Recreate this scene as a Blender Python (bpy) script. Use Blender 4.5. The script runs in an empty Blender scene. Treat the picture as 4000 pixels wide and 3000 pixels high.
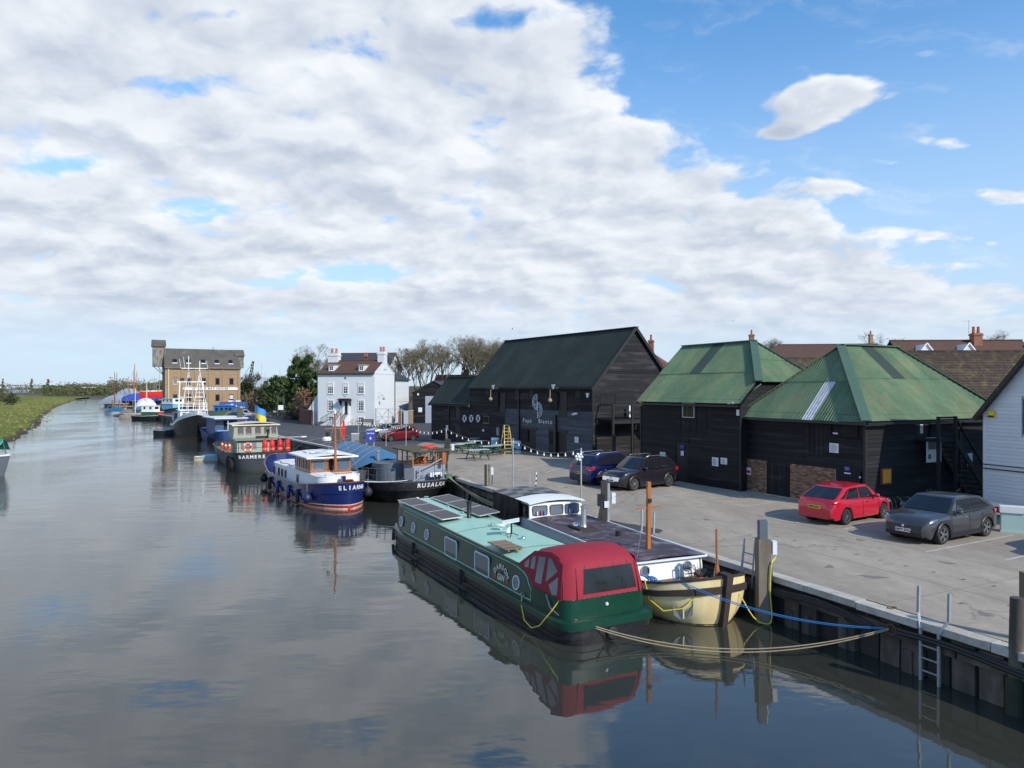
import bpy, math, random
from mathutils import Vector, Matrix
random.seed(11)
R = math.radians
scene = bpy.context.scene
col = scene.collection
# ------------------------------------------------------------ camera
CAMZ, FPX, HZ = 6.5, 2800.0, 1520.0      # eye height over the water, focal length and horizon row of the 4000 px photo
cd = bpy.data.cameras.new('camera'); cam = bpy.data.objects.new('camera', cd); col.objects.link(cam)
cam.location = (0, 0, CAMZ); cam.rotation_euler = (R(90), 0, 0)
cd.sensor_width = 36; cd.lens = 36 * FPX / 4000; cd.shift_y = (HZ - 1500) / 4000
cd.clip_start = .1; cd.clip_end = 20000
scene.camera = cam
scene.render.resolution_x = 1024; scene.render.resolution_y = 768
# ------------------------------------------------------------ view, sun
vs = scene.view_settings
vs.view_transform = 'Standard'; vs.look = 'None'; vs.gamma = 1; vs.exposure = 0.0; vs.use_curve_mapping = False
SUN_EL = R(33); SUN_AZ = R(135)           # azimuth from +Y towards +X
sdir = Vector((math.sin(SUN_AZ) * math.cos(SUN_EL), math.cos(SUN_AZ) * math.cos(SUN_EL), math.sin(SUN_EL)))
ld = bpy.data.lights.new('sun', 'SUN'); lo = bpy.data.objects.new('sun', ld); col.objects.link(lo)
ld.energy = 4.2; ld.angle = R(.5); ld.color = (1, .93, .82)
lo.rotation_euler = sdir.to_track_quat('Z', 'Y').to_euler(); lo.location = (40, -30, 60)
# ------------------------------------------------------------ node helper
class NT:
    def __init__(s, nt): s.t = nt; s.L = nt.links
    def n(s, typ, **k):
        x = s.t.nodes.new(typ)
        for a, b in k.items(): setattr(x, a, b)
        return x
    def put(s, sock, v):
        if v is None: return
        if isinstance(v, bpy.types.NodeSocket): s.L.new(v, sock)
        else:
            if isinstance(v, (tuple, list)) and len(v) == 3 and sock.type == 'RGBA': v = (*v, 1)
            sock.default_value = v
    def m(s, op, a, b=None, c=None, clamp=False):
        x = s.n('ShaderNodeMath', operation=op); x.use_clamp = clamp
        for i, v in enumerate((a, b, c)): s.put(x.inputs[i], v)
        return x.outputs[0]
    def v(s, op, a, b=None, sc=None):
        x = s.n('ShaderNodeVectorMath', operation=op)
        s.put(x.inputs[0], a); s.put(x.inputs[1], b)
        if sc is not None: s.put(x.inputs['Scale'], sc)
        return x.outputs[0]
    def noise(s, vec, sc, det=4, ro=.55, dist=0, out=0, dim='3D'):
        x = s.n('ShaderNodeTexNoise'); x.noise_dimensions = dim
        if vec is not None: s.L.new(vec, x.inputs['Vector'])
        x.inputs['Scale'].default_value = sc; x.inputs['Detail'].default_value = det
        x.inputs['Roughness'].default_value = ro; x.inputs['Distortion'].default_value = dist
        return x.outputs[out]
    def ss(s, v, a, b, lo=0., hi=1.):
        x = s.n('ShaderNodeMapRange'); x.interpolation_type = 'SMOOTHSTEP'
        s.put(x.inputs[0], v); s.put(x.inputs[1], a); s.put(x.inputs[2], b); s.put(x.inputs[3], lo); s.put(x.inputs[4], hi)
        return x.outputs[0]
    def mix(s, f, a, b, mode='MIX'):
        x = s.n('ShaderNodeMix', data_type='RGBA', blend_type=mode)
        s.put(x.inputs[0], f); s.put(x.inputs[6], a); s.put(x.inputs[7], b)
        return x.outputs[2]
    def comb(s, x, y, z=0.):
        c = s.n('ShaderNodeCombineXYZ')
        for i, v in enumerate((x, y, z)): s.put(c.inputs[i], v)
        return c.outputs[0]
    def sep(s, v):
        c = s.n('ShaderNodeSeparateXYZ'); s.L.new(v, c.inputs[0]); return c.outputs
# ------------------------------------------------------------ sky with a broken cloud deck
w = bpy.data.worlds.new('World'); scene.world = w; w.use_nodes = True
w.node_tree.nodes.clear(); k = NT(w.node_tree)
sky = k.n('ShaderNodeTexSky', sky_type='NISHITA'); sky.sun_disc = False
sky.sun_elevation = SUN_EL; sky.sun_rotation = SUN_AZ; sky.air_density = 1.0; sky.dust_density = .35; sky.ozone_density = 1.6
d = k.n('ShaderNodeTexCoord').outputs['Generated']
dx, dy, dz = k.sep(d)
CO = .27
zc = k.m('ADD', k.m('MAXIMUM', dz, 0.), CO)
px, py = k.m('DIVIDE', dx, zc), k.m('DIVIDE', dy, zc)
p = k.comb(px, py)
def pp(u, v):                                             # where on the cloud layer the photo shows a place
    x, z = (u - 2000) / FPX, (HZ - v) / FPX; n = math.sqrt(1 + x * x + z * z); return x / (z + CO * n), 1 / (z + CO * n)
wv = k.v('SCALE', k.v('SUBTRACT', k.noise(p, 3.0, 4, .6, out=1), (.5, .5, .5)), sc=.17)
pw = k.v('ADD', p, wv)
def lumps(vec): return k.m('ADD', k.m('MULTIPLY', k.noise(vec, 1.6, 2, .5), .46), k.m('MULTIPLY', k.noise(vec, 5.6, 4, .52), .54))
s0 = lumps(pw); s1 = lumps(k.v('ADD', pw, (.03, -.05, 0)))
fine_ = k.noise(pw, 12., 7, .64)
n1 = k.m('MULTIPLY_ADD', k.m('SUBTRACT', fine_, .5), .20, s0)
n2 = k.noise(k.v('MULTIPLY', p, (1., 1.4, 1)), 2.9, 3, .5)
# the deck ends along a line from upper right to lower right; beyond it the sky is blue
(xa, ya), (xb, yb_) = pp(2330, 0), pp(3300, 930); slp = (xb - xa) / (yb_ - ya)
e1 = k.m('SUBTRACT', k.m('MULTIPLY_ADD', py, slp, xa - slp * ya), px)
e2 = k.m('MULTIPLY', k.m('SUBTRACT', py, pp(3700, 985)[1]), 1.2)
e1 = k.m('MULTIPLY_ADD', k.m('SUBTRACT', k.noise(p, 2.3, 3, .55), .5), .75, e1)
cov = k.ss(k.m('MAXIMUM', e1, e2), -.24, .30, -.27, .135)
def gauss(u, v, rx, ry, amp):
    cx, cy = pp(u, v)
    rx *= .78; ry *= .78; a = k.m('DIVIDE', k.m('SUBTRACT', px, cx), rx); b = k.m('DIVIDE', k.m('SUBTRACT', py, cy), ry)
    r2 = k.m('ADD', k.m('MULTIPLY', a, a), k.m('MULTIPLY', b, b))
    return k.m('MULTIPLY', k.m('POWER', 2.718, k.m('MULTIPLY', r2, -1.)), amp)
for g in ((3150, 430, .13, .10, .32), (3310, 350, .12, .07, .27), (3040, 520, .06, .04, .26), (3690, 215, .14, .04, .24), (3700, 560, .16, .05, .25), (3450, 630, .1, .03, .22),
          (3900, 760, .2, .06, .3), (3350, 740, .14, .06, .26), (3750, 930, .3, .06, .22), (2800, 460, .14, .035, -.25),
          (760, 330, .16, .07, -.16), (820, 830, .26, .12, -.15), (620, 700, .12, .07, -.12), (1850, 80, .12, .05, -.18), (850, 60, .1, .04, -.14), (1300, 1080, .5, .1, -.2), (300, 640, .14, .06, -.18)):
    cov = k.m('ADD', cov, gauss(*g))
dens = k.m('ADD', n1, cov)
al = k.ss(dens, .445, .565)
wisp = k.m('MULTIPLY', k.ss(k.noise(k.v('ADD', k.v('MULTIPLY', p, (1.1, 2.2, 1)), k.v('SCALE', wv, sc=3.)), 3.4, 9, .62), .5, .8), .42)
al = k.m('MAXIMUM', al, wisp)
lit = k.m('MULTIPLY_ADD', k.m('SUBTRACT', n1, s1), 6.0, .52, clamp=True)
thick = k.ss(dens, .47, .72)
sh = k.m('MULTIPLY_ADD', lit, .66, k.m('MULTIPLY', k.ss(n2, .36, .66), .26))
sh = k.m('MULTIPLY_ADD', k.m('SUBTRACT', 1., thick), .34, sh, clamp=True)
ccol = k.mix(sh, (4.8, 5.5, 6.75), (9.5, 9.8, 10.15))
air = k.ss(dz, .0, .2, .75, .0)                           # the deck pales in the air towards the horizon
skyc = k.mix(1., sky.outputs[0], (1.1, 1.85, 2.3), 'MULTIPLY')
hz_col = (5.9, 7.25, 9.0)
skyc = k.mix(k.ss(dz, -.01, .5, .9, 0.), skyc, hz_col)
base = k.mix(k.m('MULTIPLY', al, k.ss(dz, .012, .12, .15, .97)), skyc, k.mix(air, ccol, (6.7, 7.5, 8.7)))
bg = k.n('ShaderNodeBackground'); k.L.new(base, bg.inputs[0]); bg.inputs[1].default_value = .1
k.L.new(bg.outputs[0], k.n('ShaderNodeOutputWorld').inputs[0])
w.cycles.sampling_method = 'AUTOMATIC' if hasattr(w.cycles, 'sampling_method') else 'AUTOMATIC'
# ------------------------------------------------------------ materials
MAT = {}
def M(name, c, ro=.6, me=0., var=.18, sc=2., c2=None, bump=0., bsc=25., rnd=0., coat=0., spec=.5, streak=None, ior=None, tr=0., m2=.5, rv=.3):
    """Principled with two scales of colour noise, optional second colour in patches, fine relief and per-piece variation."""
    mt = bpy.data.materials.new(name); mt.use_nodes = True; nt = mt.node_tree; q = NT(nt)
    bs = nt.nodes['Principled BSDF']
    pos = q.n('ShaderNodeNewGeometry').outputs['Position']
    vec = q.v('MULTIPLY', pos, streak) if streak else pos
    a = q.noise(vec, sc, 6, .62); b = q.noise(vec, sc * 7.3, 4, .6)
    f = q.m('MULTIPLY_ADD', q.m('SUBTRACT', q.m('ADD', q.m('MULTIPLY', a, .65), q.m('MULTIPLY', b, .35)), .5), var * 4, 1.)
    cc = c
    if c2: cc = q.mix(q.ss(a, m2 - .07, m2 + .12), c, c2)
    if rnd:
        f = q.m('MULTIPLY', f, q.m('MULTIPLY_ADD', q.m('SUBTRACT', q.n('ShaderNodeObjectInfo').outputs['Random'], .5), rnd * 2, 1.))
    q.L.new(q.mix(1., cc, q.comb(f, f, f), 'MULTIPLY'), bs.inputs['Base Color'])
    q.put(bs.inputs['Roughness'], q.m('MULTIPLY_ADD', q.m('SUBTRACT', b, .5), rv, ro, clamp=True))
    bs.inputs['Metallic'].default_value = me; bs.inputs['Coat Weight'].default_value = coat; bs.inputs['Coat Roughness'].default_value = .05
    bs.inputs['Specular IOR Level'].default_value = spec
    if ior: bs.inputs['IOR'].default_value = ior
    if tr: bs.inputs['Transmission Weight'].default_value = tr
    if bump:
        bm = q.n('ShaderNodeBump'); bm.inputs['Strength'].default_value = bump; bm.inputs['Distance'].default_value = .02
        q.L.new(q.noise(vec, bsc, 5, .6), bm.inputs['Height']); q.L.new(bm.outputs[0], bs.inputs['Normal'])
    MAT[name] = mt; return mt
def glass(name, c=(.02, .025, .03), ro=.04):
    return M(name, c, ro, var=.05, spec=.8)
M('tarmac', (.055, .056, .06), .9, var=.2, sc=.35, bump=.25, bsc=60)
M('concrete', (.41, .347, .275), .9, var=.16, sc=.25, c2=(.345, .293, .233), bump=.25, bsc=45)
M('apron_stain', (.20, .175, .145), .8, var=.2, sc=2)
M('paint_line', (.44, .43, .40), .85, var=.35, sc=2.5)
M('coping', (.50, .47, .41), .9, var=.3, sc=1.6, c2=(.36, .32, .27), bump=.6, bsc=14, rnd=.12)
M('pile_wood', (.068, .059, .046), .9, var=.4, sc=1.2, c2=(.115, .10, .08), bump=.8, bsc=9, rnd=.3, streak=(1, 1, .35))
M('pile_dark', (.035, .032, .028), .85, var=.35, sc=1.2, bump=.6, bsc=9, rnd=.25, streak=(1, 1, .3))
M('post_wood', (.20, .17, .125), .9, var=.3, sc=2, c2=(.12, .10, .075), bump=.5, bsc=14, streak=(1, 1, .2))
M('weed', (.03, .035, .018), .8, var=.4, sc=4, bump=.6, bsc=12)
M('black_board', (.0125, .0125, .0145), .72, var=.4, sc=1.1, c2=(.028, .026, .027), bump=.35, bsc=14, rnd=.45, streak=(.35, .35, 3), m2=.60, spec=.25)
M('barn_board', (.015, .0145, .0165), .75, var=.4, sc=1.0, c2=(.036, .032, .034), bump=.35, bsc=14, rnd=.4, streak=(.35, .35, 3), m2=.56, spec=.25)
M('grey_board', (.082, .09, .108), .8, var=.25, sc=1.2, c2=(.055, .06, .075), bump=.35, bsc=14, rnd=.2, streak=(.35, .35, 3), spec=.3)
M('white_board', (.66, .68, .70), .55, var=.06, sc=.8, bump=.1, rnd=.05)
M('black_paint', (.010, .010, .012), .6, var=.3, sc=2)
M('black_metal', (.014, .014, .016), .42, var=.2, sc=3)
M('corr_green', (.115, .19, .10), .66, var=.42, sc=.9, c2=(.145, .18, .09), bump=.1, rnd=.16, streak=(1, 1, .3))
M('corr_dark', (.026, .052, .04), .6, var=.2, sc=1, rnd=.1)
M('corr_patch', (.040, .062, .047), .7, var=.2, sc=2)
M('corr_tin', (.55, .55, .56), .5, var=.3, sc=1.5, c2=(.30, .19, .14), m2=.66)
M('barn_roof', (.012, .024, .019), .8, var=.35, sc=.5, c2=(.016, .029, .022), bump=.3, bsc=30, rnd=.12)
M('flash_green', (.075, .13, .09), .5, var=.15)
M('render_white', (.64, .65, .66), .8, var=.07, sc=.6, bump=.15, bsc=30)
M('white_paint', (.78, .78, .76), .4, var=.06, sc=1)
M('cream', (.66, .60, .46), .7, var=.1)
M('tile_brown', (.115, .052, .035), .85, var=.4, sc=1.2, c2=(.07, .042, .03), bump=.6, bsc=16)
M('tile_moss', (.060, .040, .028), .9, var=.45, sc=2.2, c2=(.095, .075, .030), bump=.8, bsc=12, rnd=.2, m2=.55)
M('tile_red', (.17, .055, .035), .85, var=.3, sc=1.5, bump=.5, bsc=16)
M('slate', (.050, .052, .062), .55, var=.25, sc=1.4, bump=.4, bsc=14)
M('slate_old', (.10, .088, .076), .85, var=.45, sc=.55, c2=(.22, .175, .085), bump=.5, bsc=10, m2=.68)
M('ridge_red', (.33, .09, .06), .8, var=.2)
M('brick_red', (.20, .085, .055), .9, var=.3, sc=2.2, bump=.5, bsc=12, rnd=.35)
M('brick_pale', (.26, .15, .095), .9, var=.25, sc=3, bump=.5, bsc=20, rnd=.45)
M('mortar', (.22, .20, .17), .95, var=.2, sc=6)
M('terracotta', (.42, .15, .085), .8, var=.2)
M('glass_dark', (.012, .014, .018), .05, var=.1, spec=.7)
M('glass_blue', (.10, .13, .17), .06, var=.2, spec=.8)
M('glass_grey', (.16, .17, .18), .12, var=.15, spec=.6)
M('steel', (.42, .43, .44), .4, .7, var=.15)
M('galv', (.40, .42, .44), .5, .5, var=.18, sc=4)
M('chrome', (.75, .76, .78), .12, 1., var=.04)
M('alloy', (.62, .62, .63), .28, .9, var=.06)
M('tyre', (.018, .018, .019), .85, var=.2)
M('rubber', (.016, .018, .024), .6, var=.2)
M('varnish', (.36, .125, .035), .28, var=.25, sc=3, coat=.5, streak=(1, 1, .25))
M('varnish_dark', (.17, .06, .022), .35, var=.3, sc=3, coat=.3, streak=(1, 1, .25))
M('rust', (.17, .075, .035), .9, var=.4, sc=4, bump=.5)
M('rope', (.36, .285, .18), .9, var=.25, sc=9, bump=.6, bsc=60)
M('rope_grey', (.34, .30, .25), .9, var=.25, sc=9, bump=.6, bsc=60)
M('rope_blue', (.03, .19, .48), .7, var=.15, sc=9)
M('hose_yellow', (.72, .58, .06), .5, var=.1)
M('red_bright', (.75, .03, .02), .4, var=.12, sc=3)
M('orange', (.80, .16, .03), .5, var=.1)
M('yellow', (.80, .58, .03), .5, var=.1)
M('blue_flag', (.05, .25, .62), .7, var=.08)
M('card', (.70, .72, .75), .6, var=.05)
M('ink', (.12, .13, .16), .7, var=.1)
M('sign_blue', (.03, .05, .30), .5, var=.1)
M('grey_cable', (.02, .02, .022), .6, var=.2)
# ------------------------------------------------------------ mesh helpers
def G(u, v, z=0.):
    """point of the place seen at photo pixel (u, v) on the level plane of height z"""
    Y = FPX * (CAMZ - z) / (v - HZ); return Vector(((u - 2000) / FPX * Y, Y, z))
def P(u, v, Y): return Vector(((u - 2000) / FPX * Y, Y, CAMZ - (v - HZ) / FPX * Y))
def lerp(a, b, t): return a + (b - a) * t
def vl(a, b, t): return Vector(a).lerp(Vector(b), t)
def interp(pts, x):
    if x <= pts[0][0]: return pts[0][1]
    for (a, b), (c, d_) in zip(pts, pts[1:]):
        if x <= c: return b + (d_ - b) * (x - a) / (c - a) if c > a else d_
    return pts[-1][1]
class MB:
    def __init__(s): s.v = []; s.f = []
    def add(s, vs, fs):
        o = len(s.v); s.v += [tuple(x) for x in vs]; s.f += [tuple(i + o for i in f) for f in fs]; return s
    def box(s, x0, y0, z0, x1, y1, z1):
        x0, x1 = min(x0, x1), max(x0, x1); y0, y1 = min(y0, y1), max(y0, y1); z0, z1 = min(z0, z1), max(z0, z1)
        return s.add([(x0, y0, z0), (x1, y0, z0), (x1, y1, z0), (x0, y1, z0), (x0, y0, z1), (x1, y0, z1), (x1, y1, z1), (x0, y1, z1)],
                     [(0, 3, 2, 1), (4, 5, 6, 7), (0, 1, 5, 4), (1, 2, 6, 5), (2, 3, 7, 6), (3, 0, 4, 7)])
    def bar(s, a, b, w, h=None, up=(0, 0, 1)):
        """square bar from a to b"""
        a, b = Vector(a), Vector(b); h = h or w; t = (b - a).normalized(); up = Vector(up)
        if abs(t.dot(up)) > .98: up = Vector((1, 0, 0))
        sx = t.cross(up).normalized() * w / 2; sy = sx.cross(t).normalized() * h / 2
        return s.add([a - sx - sy, a + sx - sy, a + sx + sy, a - sx + sy, b - sx - sy, b + sx - sy, b + sx + sy, b - sx + sy],
                     [(0, 3, 2, 1), (4, 5, 6, 7), (0, 1, 5, 4), (1, 2, 6, 5), (2, 3, 7, 6), (3, 0, 4, 7)])
    def prism(s, pts, vec):
        n = len(pts); vec = Vector(vec); a = [Vector(x) for x in pts]
        return s.add(a + [x + vec for x in a], [tuple(range(n))[::-1], tuple(range(n, 2 * n))] + [(i, (i + 1) % n, n + (i + 1) % n, n + i) for i in range(n)])
    def grid(s, rows, cu=False, cv=False):
        m, n = len(rows), len(rows[0]); fs = []
        for i in range(m if cu else m - 1):
            for j in range(n if cv else n - 1):
                fs.append((i * n + j, i * n + (j + 1) % n, ((i + 1) % m) * n + (j + 1) % n, ((i + 1) % m) * n + j))
        return s.add([p for r in rows for p in r], fs)
    def cyl(s, a, b, r0, r1=None, n=10, cap=True):
        a, b = Vector(a), Vector(b); r1 = r0 if r1 is None else r1; t = (b - a).normalized()
        up = Vector((0, 0, 1)) if abs(t.z) < .95 else Vector((1, 0, 0))
        x = t.cross(up).normalized(); y = t.cross(x)
        rows = [[c + x * (r * math.cos(j * 2 * math.pi / n)) + y * (r * math.sin(j * 2 * math.pi / n)) for j in range(n)] for c, r in ((a, r0), (b, r1))]
        o = len(s.v); s.grid(rows, cv=True)
        if cap: s.f += [tuple(o + j for j in range(n)), tuple(o + n + j for j in range(n))[::-1]]
        return s
    def tube(s, pts, r, n=6):
        pts = [Vector(x) for x in pts]; rows = []
        for i, c in enumerate(pts):
            t = (pts[min(i + 1, len(pts) - 1)] - pts[max(i - 1, 0)]).normalized()
            up = Vector((0, 0, 1)) if abs(t.z) < .95 else Vector((1, 0, 0))
            x = t.cross(up).normalized(); y = t.cross(x); rr = r[i] if isinstance(r, (list, tuple)) else r
            rows.append([c + x * (rr * math.cos(j * 2 * math.pi / n)) + y * (rr * math.sin(j * 2 * math.pi / n)) for j in range(n)])
        o = len(s.v); s.grid(rows, cv=True); m = len(pts) - 1
        s.f += [tuple(o + j for j in range(n)), tuple(o + m * n + j for j in range(n))[::-1]]; return s
    def lathe(s, prof, c=(0, 0, 0), n=16, axis='z'):
        c = Vector(c); rows = []
        for r, z in prof:
            row = []
            for j in range(n):
                a = j * 2 * math.pi / n; q = (r * math.cos(a), r * math.sin(a), z)
                if axis == 'y': q = (q[0], q[2], q[1])
                if axis == 'x': q = (q[2], q[0], q[1])
                row.append(c + Vector(q))
            rows.append(row)
        return s.grid(rows, cv=True)
    def torus(s, c, R_, r, axis='z', n=20, m=8):
        return s.lathe([(R_ + r * math.cos(i * 2 * math.pi / m), r * math.sin(i * 2 * math.pi / m)) for i in range(m + 1)], c, n, axis)
    def ball(s, c, r, n=10, sz=1.):
        return s.lathe([(max(.0005, r * math.sin(i * math.pi / n)), -r * sz * math.cos(i * math.pi / n)) for i in range(n + 1)], c, n + 4)
    def mesh(s, name, mat, smooth=False):
        me = bpy.data.meshes.new(name); me.from_pydata([tuple(x) for x in s.v], [], s.f); me.update()
        if mat: me.materials.append(MAT[mat] if isinstance(mat, str) else mat)
        if smooth:
            me.shade_smooth()
            try: me.set_sharp_from_angle(angle=R(smooth if smooth is not True else 38))
            except Exception: pass
        return me
    def build(s, name, mat, parent=None, smooth=False):
        return link(name, s.mesh(name, mat, smooth), parent)
def link(name, data, parent=None, loc=None, rot=None, scale=None):
    o = bpy.data.objects.new(name, data); col.objects.link(o)
    if parent: o.parent = parent
    if loc is not None: o.location = loc
    if rot is not None: o.rotation_euler = rot
    if scale is not None: o.scale = scale
    return o
def tag(o, label, cat, group=None, kind=None):
    if label: o['label'] = label
    if cat: o['category'] = cat
    if group: o['group'] = group
    if kind: o['kind'] = kind
    return o
def thing(name, label, cat, loc=(0, 0, 0), rz=0., group=None):
    o = bpy.data.objects.new(name, None); col.objects.link(o); o.empty_display_size = .1
    o.location = loc; o.rotation_euler = (0, 0, rz); return tag(o, label, cat, group)
def local(t, w_):
    m = Matrix.Translation(t.location) @ t.rotation_euler.to_matrix().to_4x4(); return m.inverted() @ Vector(w_)
def copy_tree(o, parent=None):
    c = o.copy(); col.objects.link(c); c.parent = parent
    for ch in KIDS(o): copy_tree(ch, c)
    return c
def KIDS(o): return [x for x in list(bpy.data.objects) if x.parent == o]
def struct(o): o['kind'] = 'structure'; return o
def box(name, mat, parent, *a): return MB().box(*a).build(name, mat, parent)
FONT = {}
def text_mesh(txt, size, depth=.004, bold=0., space=1.):
    c = bpy.data.curves.new('txt', 'FONT'); c.body = txt; c.size = size; c.extrude = depth; c.offset = bold; c.space_character = space
    c.align_x = 'CENTER'; c.align_y = 'CENTER'; c.resolution_u = 3
    o = bpy.data.objects.new('txt', c); col.objects.link(o)
    dg = bpy.context.evaluated_depsgraph_get(); me = bpy.data.meshes.new_from_object(o.evaluated_get(dg))
    bpy.data.objects.remove(o); bpy.data.curves.remove(c); me.materials.clear(); return me
def text(name, txt, size, mat, parent, loc, xdir, updir=(0, 0, 1), bold=0., space=1., wscale=1.):
    """flat lettering, x along xdir, up along updir"""
    me = text_mesh(txt, size, bold=bold, space=space); me.materials.append(MAT[mat])
    x = Vector(xdir).normalized(); y = Vector(updir); y = (y - x * y.dot(x)).normalized(); z = x.cross(y)
    m = Matrix((x * wscale, y, z)).transposed().to_4x4(); m.translation = Vector(loc)
    me.transform(m); return link(name, me, parent)
def rope(a, b, sag, r, n=18):
    a, b = Vector(a), Vector(b); return [a.lerp(b, i / n) - Vector((0, 0, sag * 4 * (i / n) * (1 - i / n))) for i in range(n + 1)]
# ============================================================ ground, water, quay
QZ = 1.25
def qx(Y): return 4.3 - .48 * (Y - 26.8)
Q = [(qx(-20), -20), (qx(42.6), 42.6), (-11.3, 57), (-21.6, 72.7), (-34.7, 94.7), (-58, 128), (-81.5, 160), (-90, 177)]
far_shore = [(-150, 290), (-281, 505), (-352, 551), (-470, 720), (-640, 868), (-3000, 1500)]
# water
mw = bpy.data.materials.new('creek_water'); mw.use_nodes = True; q = NT(mw.node_tree); bs = mw.node_tree.nodes['Principled BSDF']
pos = q.n('ShaderNodeNewGeometry').outputs['Position']
murk = q.noise(pos, .12, 4)
q.L.new(q.mix(q.ss(murk, .35, .7), (.036, .038, .030), (.028, .034, .032)), bs.inputs['Base Color'])
bs.inputs['Roughness'].default_value = .015; bs.inputs['IOR'].default_value = 1.7; bs.inputs['Specular IOR Level'].default_value = .5
px_, py_, pz_ = q.sep(pos)
calm = q.ss(q.noise(q.v('MULTIPLY', pos, (.06, .035, 1)), 1., 3, .6), .42, .62, .22, 1.)
dist = q.ss(py_, 18., 60., .10, 1.)                       # wind reaches the open reach, the basin by the quay is still
rip = q.noise(q.v('MULTIPLY', pos, (1., 1.7, 1)), 2.1, 4, .55)
swl = q.noise(q.v('MULTIPLY', pos, (.5, 1., 1)), .55, 3, .5)
hgt = q.m('ADD', q.m('MULTIPLY', rip, q.m('MULTIPLY', q.m('MULTIPLY', calm, dist), .034)), q.m('MULTIPLY', swl, q.m('MULTIPLY_ADD', dist, .022, .014)))
bm = q.n('ShaderNodeBump'); bm.inputs['Strength'].default_value = 1.; bm.inputs['Distance'].default_value = 1.
q.L.new(hgt, bm.inputs['Height']); q.L.new(bm.outputs[0], bs.inputs['Normal'])
MAT['creek_water'] = mw
struct(MB().add([(-4000, -120, 0), (900, -120, 0), (900, 4000, 0), (-4000, 4000, 0)], [(0, 1, 2, 3)]).build('water', 'creek_water'))
# land, tarmac yard, concrete apron
def sheet(name, pts, z, mat, parent=None): return MB().add([(x, y, z) for x, y in pts], [tuple(range(len(pts)))]).build(name, mat, parent)
def terrain_mat(name, ca, cb, cc, sc=.08):
    mt = bpy.data.materials.new(name); mt.use_nodes = True; q = NT(mt.node_tree); bs = mt.node_tree.nodes['Principled BSDF']
    ps = q.n('ShaderNodeNewGeometry').outputs['Position']; z = q.sep(ps)[2]
    a = q.noise(ps, sc, 6, .65); b = q.noise(ps, sc * 12, 5, .7)
    c = q.mix(q.ss(a, .4, .62), ca, cb); c = q.mix(q.ss(b, .3, .75, 0, .6), c, tuple(x * .45 for x in ca))
    c = q.mix(q.ss(q.m('MULTIPLY_ADD', a, .5, z), .72, .42), c, cc)      # bare mud near the water
    q.L.new(c, bs.inputs['Base Color']); bs.inputs['Roughness'].default_value = .95; bs.inputs['Specular IOR Level'].default_value = .15
    bm = q.n('ShaderNodeBump'); bm.inputs['Strength'].default_value = .9; bm.inputs['Distance'].default_value = .25
    q.L.new(b, bm.inputs['Height']); q.L.new(bm.outputs[0], bs.inputs['Normal']); MAT[name] = mt
terrain_mat('bank_grass', (.135, .165, .030), (.235, .235, .058), (.075, .060, .042))
terrain_mat('field', (.085, .085, .035), (.15, .12, .06), (.07, .056, .042))
land = Q + far_shore + [(-3000, 9000), (7000, 9000), (7000, -20)]
struct(sheet('land', land, QZ, 'field'))
mb = MB(); rows = [[], [], []]                             # muddy foreshore beyond the quay
pts = Q[-1:] + far_shore
for i, (x, y) in enumerate(pts):
    rows[0].append((x, y, QZ)); rows[1].append((x - 3, y - 4, .35)); rows[2].append((x - 7, y - 10, -.4))
struct(mb.grid(rows).build('far_mud_shore', M('mud', (.07, .056, .042), .8, var=.3, sc=.2, bump=.4, bsc=2), smooth=True))
yard = [(-9.4, 53.8), (-11.2, 57), (-21.5, 72.8), (-34.5, 94.8), (-57.8, 128.1), (-81, 160), (-83, 171), (-60, 186), (-48, 215), (-20, 230), (4, 200), (6, 110), (-6, 79), (-8.8, 70)]
struct(sheet('tarmac_yard', yard, QZ + .004, 'tarmac'))
# concrete apron with joints, cracks and darker repairs in its own colour
mc = MAT['concrete']; q = NT(mc.node_tree); bs = mc.node_tree.nodes['Principled BSDF']
prev = bs.inputs['Base Color'].links[0].from_socket
pos = q.n('ShaderNodeNewGeometry').outputs['Position']
vo = q.n('ShaderNodeTexVoronoi', feature='DISTANCE_TO_EDGE'); vo.inputs['Scale'].default_value = .16
q.L.new(q.v('ADD', pos, q.v('SCALE', q.noise(pos, .8, 5, .65, out=1), sc=1.6)), vo.inputs['Vector'])
crk = q.ss(vo.outputs[0], .002, .010, .72, 1.)
wear = q.ss(q.noise(q.v('MULTIPLY', pos, (.25, .06, 1)), 1., 6, .7), .35, .7, .78, 1.06)
spk = q.ss(q.noise(pos, 5., 8, .75), .3, .7, .92, 1.07); rot = q.n('ShaderNodeVectorRotate'); rot.inputs['Angle'].default_value = -.45; q.L.new(pos, rot.inputs['Vector'])
brush = q.ss(q.noise(q.v('MULTIPLY', rot.outputs[0], (2.2, .10, 1)), 1., 5, .6), .3, .72, .93, 1.05); oil = q.ss(q.noise(pos, .9, 4, .6), .64, .76, 1., .80)
wear = q.m('MULTIPLY', q.m('MULTIPLY', wear, spk), q.m('MULTIPLY', brush, oil))
f = q.m('MULTIPLY', q.m('MAXIMUM', crk, q.ss(q.noise(pos, .5, 3), .45, .55, 0, 1.)), wear)
q.L.new(q.mix(1., prev, q.comb(f, f, f), 'MULTIPLY'), bs.inputs['Base Color'])
ax = [(qx(-20) + .25, -20), (qx(42.6) + .25, 42.6), (-9.2, 53.8), (-8.8, 70), (-6, 79), (6, 110), (80, 90), (80, -20)]
apron = struct(sheet('concrete_apron', ax, QZ + .008, 'concrete'))
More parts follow.
